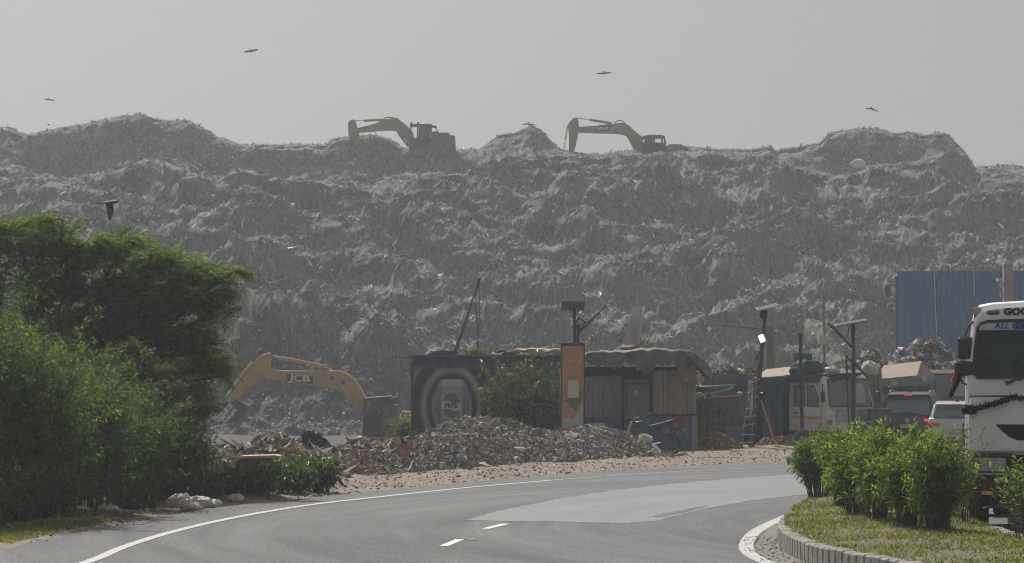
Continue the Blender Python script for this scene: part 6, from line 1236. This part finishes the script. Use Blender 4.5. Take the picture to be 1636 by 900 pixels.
# garland of black rags & hanging tassel (rest on the truck)
def fuzz_rope(name, pts, r_, m, label, cat, seed, org, tuft=.06):
    rs = np.random.default_rng(seed); A = [Vector(p) for p in pts]; mb = MB(); fine = []
    for a, b_ in zip(A[:-1], A[1:]):
        for i in range(8): fine.append(a.lerp(b_, i / 8))
    fine.append(A[-1]); rr = [r_ * (1 + .5 * math.sin(i * 2.1) * rs.random()) for i in range(len(fine))]; mb.tube(fine, rr, 8)
    for i in range(len(fine) * 14):
        c = fine[rs.integers(0, len(fine))]; d = Vector(rs.normal(size=3)).normalized(); u, v = frame_from(d); e = c + d * (r_ + tuft * rs.random()); w_ = .018
        mb.add([c - u * w_, c + u * w_, e + v * .01], [(0, 1, 2)])
    return simple(name, mb, m, label, cat, org)
def TQ(px, py, y): x, z = TP(px, py); return (x + TCX, YT + y, z)
m_rag = mat('black_rag', (.010, .010, .013), .95, var=.3)
fuzz_rope('garland', [TQ(1549, 656, -.12), TQ(1562, 652, -.13), TQ(1585, 646, -.13), TQ(1605, 640, -.13), TQ(1616, 634, -.12), TQ(1640, 637, -.12), TQ(1680, 643, -.12), TQ(1750, 650, -.12)], .035, m_rag, 'shaggy black garland strung across the front of the white truck', 'garland', 1, TQ(1616, 634, -.12))
mb_ = bag('rag_knot', 1551, 656, YT - .15, (.22, .14, .17), (.012, .012, .014), 'black rag knot at the left end of the garland', 'rag', 360, rough=.95)
fuzz_rope('tassel', [TQ(1534, 600, -.02), TQ(1529, 612, -.03), TQ(1524, 622, -.03), TQ(1519, 632, -.03)], .03, m_rag, 'black tassel hanging from the truck mirror', 'tassel', 2, TQ(1534, 600, -.02))
fuzz_rope('ribbon', [TQ(1527, 597, -.05), TQ(1525, 604, -.05), TQ(1523, 610, -.05)], .028, mat('red_ribbon', (.5, .04, .04), .8), 'red ribbon tied above the black tassel', 'ribbon', 3, TQ(1527, 597, -.05), .03)
# driver behind the glass: glass must let the light through
m_ws = bpy.data.materials.new('windscreen_glass'); m_ws.use_nodes = True; n = m_ws.node_tree.nodes; l = m_ws.node_tree.links; n.remove(n['Principled BSDF'])
tr_ = n.new('ShaderNodeBsdfTransparent'); tr_.inputs[0].default_value = (.48, .54, .57, 1); gl = n.new('ShaderNodeBsdfGlossy'); gl.inputs['Roughness'].default_value = .04; gl.inputs[0].default_value = (.8, .85, .9, 1); mxs = n.new('ShaderNodeMixShader'); mxs.inputs[0].default_value = .04
l.new(tr_.outputs[0], mxs.inputs[1]); l.new(gl.outputs[0], mxs.inputs[2]); l.new(mxs.outputs[0], n['Material Output'].inputs[0])
# ------------------------------------------------------------------ cars, parked trucks
m_carblk = mat('black_car_paint', (.012, .013, .015), .3, var=.08, dirt=(.07, .065, .06), dirt_amt=.25, dirt_scale=1.5, coat=.5, spec=.5)
m_silver = mat('silver_car_paint', (.42, .44, .46), .3, var=.05, metal=.3, coat=.4)
m_cglass = mat('car_glass', (.10, .13, .15), .12, var=.25, scale=1.5, spec=.8)
m_redlit = mat('tail_lamp_red', (.6, .02, .04), .3, var=.05, emit=((1, .05, .10), .55)); m_redoff = mat('tail_lamp_off', (.5, .05, .04), .3, var=.05)
def hatch(loc, rz, W, H, L, m, label, suv, cat='car', lit=True, plate=True, belt=.60):
    """rear of the car is at local -Y, nose at +Y"""
    root = empty('car', loc, rz, label, cat); hw = W / 2
    # body lower: lofted side stations along y
    st = [(-L / 2, .92, .34, .80 * belt / .6), (-L / 2 + .10, .99, .26, .98 * belt / .6 * 1.0), (-L / 2 + .5, 1.0, .24, 1.02 * belt / .6), (0, 1.0, .22, .98 * belt / .6), (L / 2 - 1.1, 1.0, .24, .96 * belt / .6), (L / 2 - .25, .95, .26, .80 * belt / .6), (L / 2, .80, .34, .66 * belt / .6)]
    def loop(y, w_, z0, z1): w = hw * w_; return [Vector((x, y, z)) for x, z in [(-w * .9, z0), (-w, z0 + .12), (-w, z0 + (z1 - z0) * .72), (-w * .965, z1 - .03), (-w * .9, z1), (w * .9, z1), (w * .965, z1 - .03), (w, z0 + (z1 - z0) * .72), (w, z0 + .12), (w * .9, z0)]]
    mb = MB(); mb.loft([loop(*s_) for s_ in st]); bd = mb.build('body', m, root, smooth=True, bevel=.02)
    zb = .97 * belt / .6; 
    # greenhouse
    gh = [(-L / 2 + .16, .90, zb - .04, zb), (-L / 2 + .42, .80, zb, H - .10), (-L / 2 + .62, .78, zb, H - .02), (-.1, .77, zb, H), (L / 2 - 2.0, .76, zb, H - .07), (L / 2 - 1.15, .86, zb - .04, zb)]
    def gl(y, w_, z0, z1):
        w0 = hw * .93; w1 = hw * w_; return [Vector((x, y, z)) for x, z in [(-w0, z0 - .03), (-w1 - .02, max(z0 - .02, z1 - .10)), (-w1 + .06, z1), (w1 - .06, z1), (w1 + .02, max(z0 - .02, z1 - .10)), (w0, z0 - .03)]]
    mb = MB(); mb.loft([gl(*s_) for s_ in gh]); mb.build('cabin', m, root, smooth=False, bevel=.03)
    # rear window
    y0, y1 = -L / 2 + .14, -L / 2 + .40
    mb = MB(); a = [(-hw * .80, y0 - .004, zb + .03), (hw * .80, y0 - .004, zb + .03), (hw * .69, y1 - .02, H - .17), (-hw * .69, y1 - .02, H - .17)]
    if not suv: y1 += .15
    mb.add([Vector(p) + Vector((0, -.03, 0)) for p in a] + [Vector(p) + Vector((0, .02, 0)) for p in a], [(0, 1, 2, 3), (7, 6, 5, 4), (0, 4, 5, 1), (1, 5, 6, 2), (2, 6, 7, 3), (3, 7, 4, 0)]); mb.build('rear_window', m_cglass, root)
    mb = MB(); mb.box((0, y1 - .10, H - .095), (W * .74, .30, .04), rot=None, bev=.012); mb.build('spoiler', m, root)
    mb = MB(); mb.box((-.0, y1 - .26, H - .10), (.26, .03, .03)); mb.build('brake_light', m_redlit if lit else m_redoff, root)
    for s_ in (-1, 1):
        # side windows
        for (ya, yb, yc, yd) in ((-L / 2 + .55, -.45, -.45, -L / 2 + .72), (-.38, .55, .52, -.38), (.62, L / 2 - 1.35, L / 2 - 1.9, .60)):
            q = [(s_ * hw * .935, ya, zb + .02), (s_ * hw * .935, yb, zb + .02), (s_ * (hw * .79 + .02), yc, H - .14), (s_ * (hw * .79 + .02), yd, H - .14)]; mb = MB()
            mb.add([Vector(p) + Vector((s_ * .012, 0, 0)) for p in q] + [Vector(p) - Vector((s_ * .03, 0, 0)) for p in q], [(0, 1, 2, 3), (7, 6, 5, 4), (0, 4, 5, 1), (1, 5, 6, 2), (2, 6, 7, 3), (3, 7, 4, 0)]); mb.build('side_window', m_cglass, root)
        mb = MB(); mb.box((s_ * hw * .78, -L / 2 - .005, .80 * belt / .6), (hw * .40, .12, .10), bev=.02); tl = mb.build('tail_light', m_redlit if lit else m_redoff, root)
        mb = MB(); mb.box((s_ * (hw + .10), L / 2 - 1.55, zb + .03), (.2, .09, .14), bev=.03); mb.build('wing_mirror', m_plastic, root)
        if suv: mb = MB(); mb.tube([(s_ * hw * .70, -L / 2 + .6, H - .02), (s_ * hw * .70, -L / 2 + .8, H + .045), (s_ * hw * .70, L / 2 - 2.3, H + .045), (s_ * hw * .70, L / 2 - 2.1, H - .03)], .018, 6); mb.build('roof_rail', m_chrome, root)
        for yy in (-L / 2 + .85, L / 2 - .85): wheel(root, (s_ * (hw - .12), yy, .34), .34, .22, rim=m_steel)
    mb = MB(); mb.box((0, -L / 2 - .02, .42), (W * .92, .16, .22), bev=.05); mb.build('rear_bumper', m_plastic if suv else m, root)
    mb = MB(); mb.box((0, -L / 2 - .035, .60), (.50, .02, .12)); mb.build('number_plate', m_pale, root)
    mb = MB(); n = 20
    v = []; 
    for rr_ in (.075, .055): v += [(rr_ * math.cos(2 * math.pi * i / n), -L / 2 - .03 + .0, .80 * belt / .6 + rr_ * math.sin(2 * math.pi * i / n)) for i in range(n)]
    mb.add(v, [(i, (i + 1) % n, n + (i + 1) % n, n + i) for i in range(n)])
    for a_, b_ in (((-.035, .04), (0, -.045)), ((0, -.045), (.035, .04)), ((-.018, .045), (0, .005)), ((0, .005), (.018, .045))): mb.cyl((a_[0], -L / 2 - .03, .8 * belt / .6 + a_[1]), (b_[0], -L / 2 - .03, .8 * belt / .6 + b_[1]), .007, .007, 5)
    if suv: mb.build('round_badge', m_chrome, root, thick=.008)
    mb = MB(); mb.box((0, y0 - .05, zb + .06), (.55, .02, .02), rot=Matrix.Rotation(R(4), 3, 'Y')); mb.build('rear_wiper', m_plastic, root)
    mb = MB(); mb.cyl((0, -L / 2 + .9, H - .01), (0, -L / 2 + .84, H + .10), .05, .02, 8); mb.box((0, -L / 2 + .8, H + .11), (.22, .06, .02)); mb.build('antenna', m_plastic, root)
    return root
Y = 92.0
hatch((P(1474, 0, Y).x, Y + 2.2, 0), R(-14), 1.84, 1.70, 4.5, m_carblk, 'black estate car with lit red tail lamps driving away behind the median shrubs', True)
Y = 84.0
hatch((P(1545, 0, Y).x, Y + 2.1, 0), R(-10), 1.72, 1.48, 4.0, m_silver, 'silver hatchback half hidden behind the thin median shrubs', False, lit=False)
# parked trucks: boxy cab with two-pane screen
def tipper(loc, rz, label, m, stripe=True, open_door=False, body=True):
    root = empty('truck', loc, rz, label, 'truck'); W = 2.1; hw = W / 2; H = 2.3   # nose at local -Y
    def loop(y, z1, w_, z0=.52): return [Vector((x, y, z)) for x, z in [(-w_, z0), (-w_, 1.35), (-w_ + .04, z1 - .22), (-w_ + .12, z1 - .06), (-w_ + .25, z1), (w_ - .25, z1), (w_ - .12, z1 - .06), (w_ - .04, z1 - .22), (w_, 1.35), (w_, z0)]]
    mb = MB(); mb.loft([loop(-.02, 1.28, hw - .03), loop(.0, 1.32, hw), loop(.14, H - .12, hw), loop(.26, H, hw), loop(1.6, H, hw), loop(1.65, H - .05, hw - .02)]); mb.build('cab', m, root, bevel=.02)
    mb = MB(); a = [(-hw + .13, -.02, 1.30), (hw - .13, -.02, 1.30), (hw - .17, .115, H - .20), (-hw + .17, .115, H - .20)]; mb.add([Vector(p) + Vector((0, -.02, 0)) for p in a] + [Vector(p) + Vector((0, .06, 0)) for p in a], [(0, 1, 2, 3), (7, 6, 5, 4), (0, 4, 5, 1), (1, 5, 6, 2), (2, 6, 7, 3), (3, 7, 4, 0)]); ws = mb.build('windscreen', mat('bluish_glass', (.075, .085, .105), .12, var=.3, scale=1.2, spec=.8), root)
    mb = MB(); mb.add([(.15, -.012, 1.38), (.66, -.012, 1.38), (.62, .075, 2.0), (.2, .075, 2.0)], [(0, 1, 2, 3)]); mb.v = [(x, y - .035, z) for x, y, z in mb.v]; mb.build('paper_behind_glass', mat('curtain_grey', (.28, .3, .32), .6), ws)
    mb = MB(); mb.tube([(a[0][0] - .02, -.05, 1.28), (a[1][0] + .02, -.05, 1.28), (a[2][0] + .02, .095, H - .17), (a[3][0] - .02, .095, H - .17), (a[0][0] - .02, -.05, 1.28)], .022, 6); mb.build('windscreen_rubber', m_plastic, ws)
    mb = MB(); mb.box((0, -.10, .60), (W + .02, .16, .26), bev=.03); mb.build('bumper', m, root)
    mb = MB(); mb.box((0, -.035, .98), (1.3, .03, .34), bev=.01); mb.box((0, -.05, 1.18), (1.7, .03, .03)); mb.build('grille', m_pale, root)
    for s_ in (-1, 1):
        mb = MB(); mb.cyl((s_ * .82, -.05, .92), (s_ * .82, .02, .92), .10, .10, 14); mb.build('headlight', m_lens, root)
        mb = MB(); mb.box((s_ * (hw - .08), -.045, .80), (.22, .03, .13)); mb.build('indicator', mat('amber_lamp', (.25, .10, .05), .4), root)
        # door, with frame around two panes
        dy = .25
        q = [(.22, .58), (1.42, .58), (1.42, 2.02), (.45, 2.02), (.22, 1.5)]; mb = MB(); mb.prism(q, s_ * (hw + .004), s_ * (hw + .03), 'yz'); d = mb.build('door', m, root, bevel=.01)
        for nm, q in (('window', [(.88, 1.30), (1.36, 1.28), (1.36, 1.92), (.90, 1.92)]), ('quarter_window', [(.32, 1.28), (.78, 1.28), (.80, 1.92), (.50, 1.92), (.32, 1.55)])):
            mb = MB(); mb.prism(q, s_ * (hw + .032), s_ * (hw + .042), 'yz'); mb.build(nm, m_glass, d); mb = MB(); qq = [Vector((s_ * (hw + .04), y_, z_)) for y_, z_ in q]; mb.tube(qq + [qq[0]], .02, 5); mb.build('window_rubber', m_plastic, d)
        if stripe:
            mb = MB(); mb.prism([(.22, .88), (1.42, .88), (1.42, .98), (.22, .98)], s_ * (hw + .031), s_ * (hw + .035), 'yz'); mb.build('yellow_stripe', mat('stripe_yellow', (.50, .30, .06), .6, var=.1), d)
        mb = MB(); mb.box((s_ * (hw + .05), 1.30, 1.08), (.03, .16, .04)); mb.build('door_handle', m_plastic, d)
        mb = MB(); mb.tube([(s_ * hw, .15, 1.95), (s_ * (hw + .18), .0, 1.98), (s_ * (hw + .2), -.02, 1.75)], .014, 6); mb.box((s_ * (hw + .2), -.03, 1.58), (.05, .16, .34), bev=.02); mb.build('mirror', m_plastic, root)
        wheel(root, (s_ * (hw - .15), .75, .42), .42, .24); wheel(root, (s_ * (hw - .15), 3.9, .42), .42, .24)
    mb = MB(); mb.tube([(-.5, -.06, 1.33), (-.2, -.07, 1.36), (0, -.065, 1.34)], .012, 5); mb.build('wiper', m_plastic, root)
    mb = MB(); mb.box((0, 2.8, .62), (.8, 4.6, .2)); mb.build('chassis', m_dark, root)
    if body:
        mb = MB(); mb.box((0, 3.4, 1.25), (2.1, 3.2, .9), bev=.02); mb.build('load_body', m_steel, root)
    return root
m_tat = mat('dusty_truck_white', (.66, .66, .64), .5, var=.1, scale=2, dirt=(.25, .21, .17), dirt_amt=.55, dirt_scale=1.5)
Y = 88.5; pk = tipper((P(1362, 0, Y).x - .12, Y, 0), R(40), 'white parked truck with a yellow side stripe beneath the dark awning', m_tat)
rr2 = random.Random(3)
bag('roof_litter', 1320, 601, 89.6, (1.7, .9, .22), (.30, .27, .23), 'dusty crumpled sacking heaped on the cab roof of the parked truck', 'sacking', 370, rough=.9)
c2 = tipper((P(1364, 0, 95).x, 95, .12), R(18), 'second white truck, only its rounded roof showing behind the parked one', m_tat, False)
c3 = tipper((P(1514, 0, 101).x, 101, .12), R(-12), 'reddish dusty white truck standing between the stall and the big lorry', mat('reddish_dusty_paint', (.30, .24, .21), .7, var=.2, dirt=(.22, .15, .12), dirt_amt=.6), False)
t = empty('tyre', (P(1282, 0, 85).x, 85, .3), 0, 'loose tyre leaning near the parked truck door', 'tyre'); wheel(t, (0, 0, 0), .33, .18, 'y').name = 'tyre_ring'
# ------------------------------------------------------------------ motorcycle
Y = 80.2; mc = empty('motorcycle', (P(1032, 0, Y).x, Y, .0), R(-6), 'black motorcycle parked in front of the kiosk door behind the rubble', 'motorcycle')
m_mb = mat('bike_black', (.018, .018, .02), .25, var=.1, coat=.4)
def bike_wheel(x):
    mb = MB(); n = 28; 
    for k in range(n):
        a0, a1 = 2 * math.pi * k / n, 2 * math.pi * (k + 1) / n
    pts = [Vector((x + .29 * math.cos(2 * math.pi * k / n), 0, .31 + .29 * math.sin(2 * math.pi * k / n))) for k in range(n + 1)]; mb.tube(pts, .045, 8); w_ = mb.build('wheel', m_tyre, mc)
    mb = MB(); mb.cyl((x, -.06, .31), (x, .06, .31), .06, .06, 10); [mb.cyl((x, 0, .31), (x + .26 * math.cos(R(60 * k)), 0, .31 + .26 * math.sin(R(60 * k))), .014, .014, 5) for k in range(6)]; mb.build('rim', m_steel, w_)
bike_wheel(-.66); bike_wheel(.64)
mb = MB(); mb.prism([(-.38, .82), (-.30, .96), (-.12, .99), (.02, .93), (.10, .84), (-.05, .78), (-.30, .74)], -.13, .13); mb.build('fuel_tank', m_mb, mc, bevel=.04)
mb = MB(); mb.prism([(.0, .84), (.12, .86), (.40, .93), (.74, 1.03), (.78, 1.0), (.60, .90), (.30, .80), (.05, .78)], -.11, .11); mb.build('seat', m_plastic, mc, bevel=.02)
mb = MB(); mb.prism([(.20, .78), (.45, .84), (.80, .98), (.76, .90), (.5, .76), (.3, .70)], -.12, .12); mb.build('tail_fairing', m_mb, mc, bevel=.02)
mb = MB(); mb.box((-.10, 0, .45), (.40, .24, .34), bev=.05); mb.cyl((-.2, 0, .55), (-.28, 0, .78), .1, .1, 10); mb.build('engine', m_steel, mc)
mb = MB(); mb.tube([(-.35, 0, .85), (-.3, 0, .4), (0, 0, .3), (.3, 0, .35), (.64, .0, .31)], .03, 7); mb.tube([(-.3, 0, .86), (.4, 0, .78), (.2, 0, .35)], .025, 7); mb.build('frame', m_dark, mc)
for s_ in (-1, 1): mb = MB(); mb.cyl((-.66, s_ * .09, .31), (-.42, s_ * .09, .98), .028, .028, 8); mb.build('fork', m_chrome, mc)
mb = MB(); mb.ball((-.50, 0, .93), (.09, .10, .11), 12, 8); mb.build('headlight', m_lens, mc, smooth=True)
mb = MB(); mb.prism([(-.64, .98), (-.52, 1.12), (-.40, 1.05), (-.42, .88), (-.56, .84)], -.10, .10); mb.build('visor', m_mb, mc, bevel=.03)
mb = MB(); mb.tube([(-.24, -.36, 1.08), (-.34, -.2, 1.05), (-.40, 0, 1.02), (-.34, .2, 1.05), (-.24, .36, 1.08)], .017, 7); mb.build('handlebar', m_chrome, mc)
for s_ in (-1, 1): mb = MB(); mb.tube([(-.32, s_ * .26, 1.06), (-.30, s_ * .32, 1.20)], .008, 5); mb.ball((-.30, s_ * .33, 1.23), (.03, .07, .04), 10, 6); mb.build('mirror', m_mb, mc)
mb = MB(); mb.prism([(-.98, .52), (-.80, .66), (-.62, .68), (-.45, .60), (-.62, .64), (-.80, .62)], -.06, .06); mb.build('mudguard', m_mb, mc); mb = MB(); mb.prism([(.50, .60), (.70, .66), (.88, .58), (.96, .42), (.90, .42), (.80, .56)], -.07, .07); mb.build('mudguard', m_mb, mc)
mb = MB(); mb.cyl((.0, -.16, .28), (.75, -.19, .40), .03, .05, 9); mb.build('exhaust', m_steel, mc)
mb = MB(); mb.box((.82, 0, .86), (.05, .10, .07)); mb.build('tail_light', m_redoff, mc)
# ------------------------------------------------------------------ birds
m_bird = mat('dark_plumage', (.03, .03, .034), .8, var=.2); m_bird2 = mat('black_plumage', (.012, .013, .02), .6, var=.2)
def bird(px, py, Y, span, heading, dih, label, m=m_bird, roll=R(24), grp='birds circling over the hill', wing2=None, pitch=0.0, body_k=.42):
    p = P(px, py, Y); span *= 1.0 if Y < 100 else 1.12; root = empty('bird', p, 0, label, 'bird', grp); root.rotation_euler = (pitch, roll, heading)   # beak at local +X
    L = span * body_k; mb = MB(); st = [(-.5, .02, .012), (-.32, .06, .03), (-.1, .10, .09), (.12, .11, .10), (.28, .07, .07), (.38, .065, .065), (.46, .04, .04), (.53, .008, .008)]
    mb.loft([[Vector((x * L, w_ * L * math.cos(2 * math.pi * i / 8), h_ * L * math.sin(2 * math.pi * i / 8) + (.02 * L if x > .3 else 0))) for i in range(8)] for x, w_, h_ in st]); mb.build('body', m, root, smooth=True)
    mb = MB(); mb.add([(-.30 * L, -.05 * L, 0), (-.30 * L, .05 * L, 0), (-.72 * L, .14 * L, 0), (-.66 * L, 0, 0), (-.72 * L, -.14 * L, 0)], [(0, 1, 2, 3), (0, 3, 4)]); mb.build('tail', m, root, thick=.008)
    for s_ in (-1, 1):
        dd = dih[0] if s_ < 0 else dih[1]; h_ = span / 2; pts = [(.12, .04), (.17, .38), (.16, .62), (.02, .98), (-.06, 1.0), (-.10, .82), (-.12, .6), (-.14, .35), (-.16, .04)]
        mb = MB(); vs = [(x * span * .62, s_ * t * h_ * math.cos(R(dd if t < .45 else dd * .7)), t * h_ * math.sin(R(dd)) - (0 if t < .45 else (t - .45) * h_ * .18)) for x, t in pts]; mb.add(vs, [(0, 1, 7, 8), (1, 2, 6, 7), (2, 3, 4, 5), (2, 5, 6)]); mb.build('wing', m, root, thick=.012)
    return root
bird(175, 324, 62, .80, R(5), (-62, 14), 'black crow with wings swept down flying low above the tree', m_bird2, roll=R(-5), body_k=.50, grp=None)
bird(401, 82, 230, 1.15, R(70), (18, -2), 'dark bird gliding highest of all on the left, wings level')
bird(965, 117.5, 235, 1.15, R(95), (12, 2), 'dark bird gliding above the right excavator')
bird(1394, 174.5, 210, 1.05, R(60), (-22, 14), 'dark bird banking in front of the right summit')
bird(79, 159.5, 260, 1.05, R(80), (-8, 14), 'distant bird at the far left above the ridge')
bird(77, 200, 280, .7, R(20), (20, 30), 'tiny pale bird just above the left ridge')
bird(845, 198.5, 255, 1.1, R(80), (-4, 4), 'bird skimming over the tip of the central peak')
for i, (px, py, h_, lab) in enumerate([(218, 183.5, 1, 'perched crow on the topmost point of the left summit'), (244, 191, -1, 'perched crow, left of the close pair'), (250, 191.5, 1, 'perched crow, right of the close pair'), (284, 194, 1, 'perched crow leaning forward midway down the right slope of the summit'), (298, 196, 1, 'perched crow low on the slope beside the leaning one'), (319, 201, 1, 'upright perched crow at the shoulder of the left summit'), (148, 196, -1, 'perched crow on the left slope of the left summit'), (1379, 206, 1, 'perched crow at the left of the right summit'), (1451, 213, -1, 'perched crow at the middle of the right summit')]):
    Yp = 262; p = P(px, py + 1.0, Yp); root = empty('bird', p, R(0) if h_ > 0 else R(180), lab, 'bird', 'crows perched on the hill'); s = .62
    mb = MB(); C = [(-.40, .0, .03, .015), (-.25, .06, .05, .03), (-.05, .16, .09, .09), (.10, .26, .09, .09), (.18, .37, .055, .055), (.23, .42, .055, .05), (.30, .42, .02, .018), (.38, .40, .004, .004)]
    mb.loft([[Vector((x * s, w_ * s * math.cos(2 * math.pi * k / 8), z * s + hh * s * math.sin(2 * math.pi * k / 8))) for k in range(8)] for x, z, w_, hh in C]); mb.build('body', m_bird, root, smooth=True)
    for s_ in (-1, 1): mb = MB(); mb.cyl((.02 * s, s_ * .03 * s, .10 * s), (.03 * s, s_ * .03 * s, -.25 * s), .012, .012, 5); mb.build('leg', m_bird, root)
# lorry windscreen: see-through, with the driver
for o in bt.children:
    if o.name.startswith('windscreen') and 'surround' not in o.name: o.data.materials.clear(); o.data.materials.append(m_ws)

# cab hollowed out behind the windscreen, so the driver sits inside
cut = MB(); q = [TP(*p) for p in [(1560, 605), (1560.5, 560), (1564, 527), (1570, 519), (1580, 516.5), (1620, 515)]]; cut.prism(mirror(q), -.2, 1.45); co = cut.build('cutter', m_black, bt)
cab_o.data.materials.append(m_black); bpy.context.view_layer.update(); md = cab_o.modifiers.new('cut', 'BOOLEAN'); md.object = co; md.solver = 'EXACT'; md.material_mode = 'TRANSFER'
try: surr.modifiers.remove(surr.modifiers[0])
except Exception: pass
md = surr.modifiers.new('cut', 'BOOLEAN'); md.object = co; md.solver = 'EXACT'
for ob in (cab_o, surr):
    for m_ in list(ob.modifiers):
        if m_.type == 'BEVEL': ob.modifiers.remove(m_)
    bpy.context.view_layer.update(); me = bpy.data.meshes.new_from_object(ob.evaluated_get(bpy.context.evaluated_depsgraph_get())); ob.modifiers.clear(); ob.data = me
bpy.data.objects.remove(co)
cab_o.data.polygons.foreach_set('use_smooth', [False] * len(cab_o.data.polygons))
drv = person((TCX + .35, YT + .95, 1.62), m_shirt, m_trou, 'driver in a pale shirt behind the wheel of the big white truck', R(180), 1.0, ((-.2, .36, .98), (.25, .38, .95)))
drv.location.x = TP(1600, 0)[0] + TCX
# the truck stands slightly turned towards the road's bend
piv = Vector((TCX - hw, YT, 0)); TROT = R(-9.6)
Mr = Matrix.Translation(piv) @ Matrix.Rotation(TROT, 4, 'Z') @ Matrix.Translation(-piv)
bpy.context.view_layer.update()
for o in [bt, drv] + [x for x in bpy.data.objects if x.get('category') in ('garland', 'rag', 'tassel', 'ribbon')]:
    o.location = Mr @ o.location; o.rotation_euler[2] += TROT
# ------------------------------------------------------------------ haze
mh = bpy.data.materials.new('haze_air'); mh.use_nodes = True; n = mh.node_tree.nodes; n.remove(n['Principled BSDF'])
pv = n.new('ShaderNodeVolumePrincipled'); pv.inputs['Color'].default_value = (.86, .93, 1, 1); pv.inputs['Density'].default_value = HAZE; pv.inputs['Anisotropy'].default_value = .2
mh.node_tree.links.new(pv.outputs[0], n['Material Output'].inputs['Volume'])
mb = MB(); mb.box((0, 2300, 16), (6400, 5500, 36)); hz = mb.build('haze', mh); tag(hz, kind='stuff')
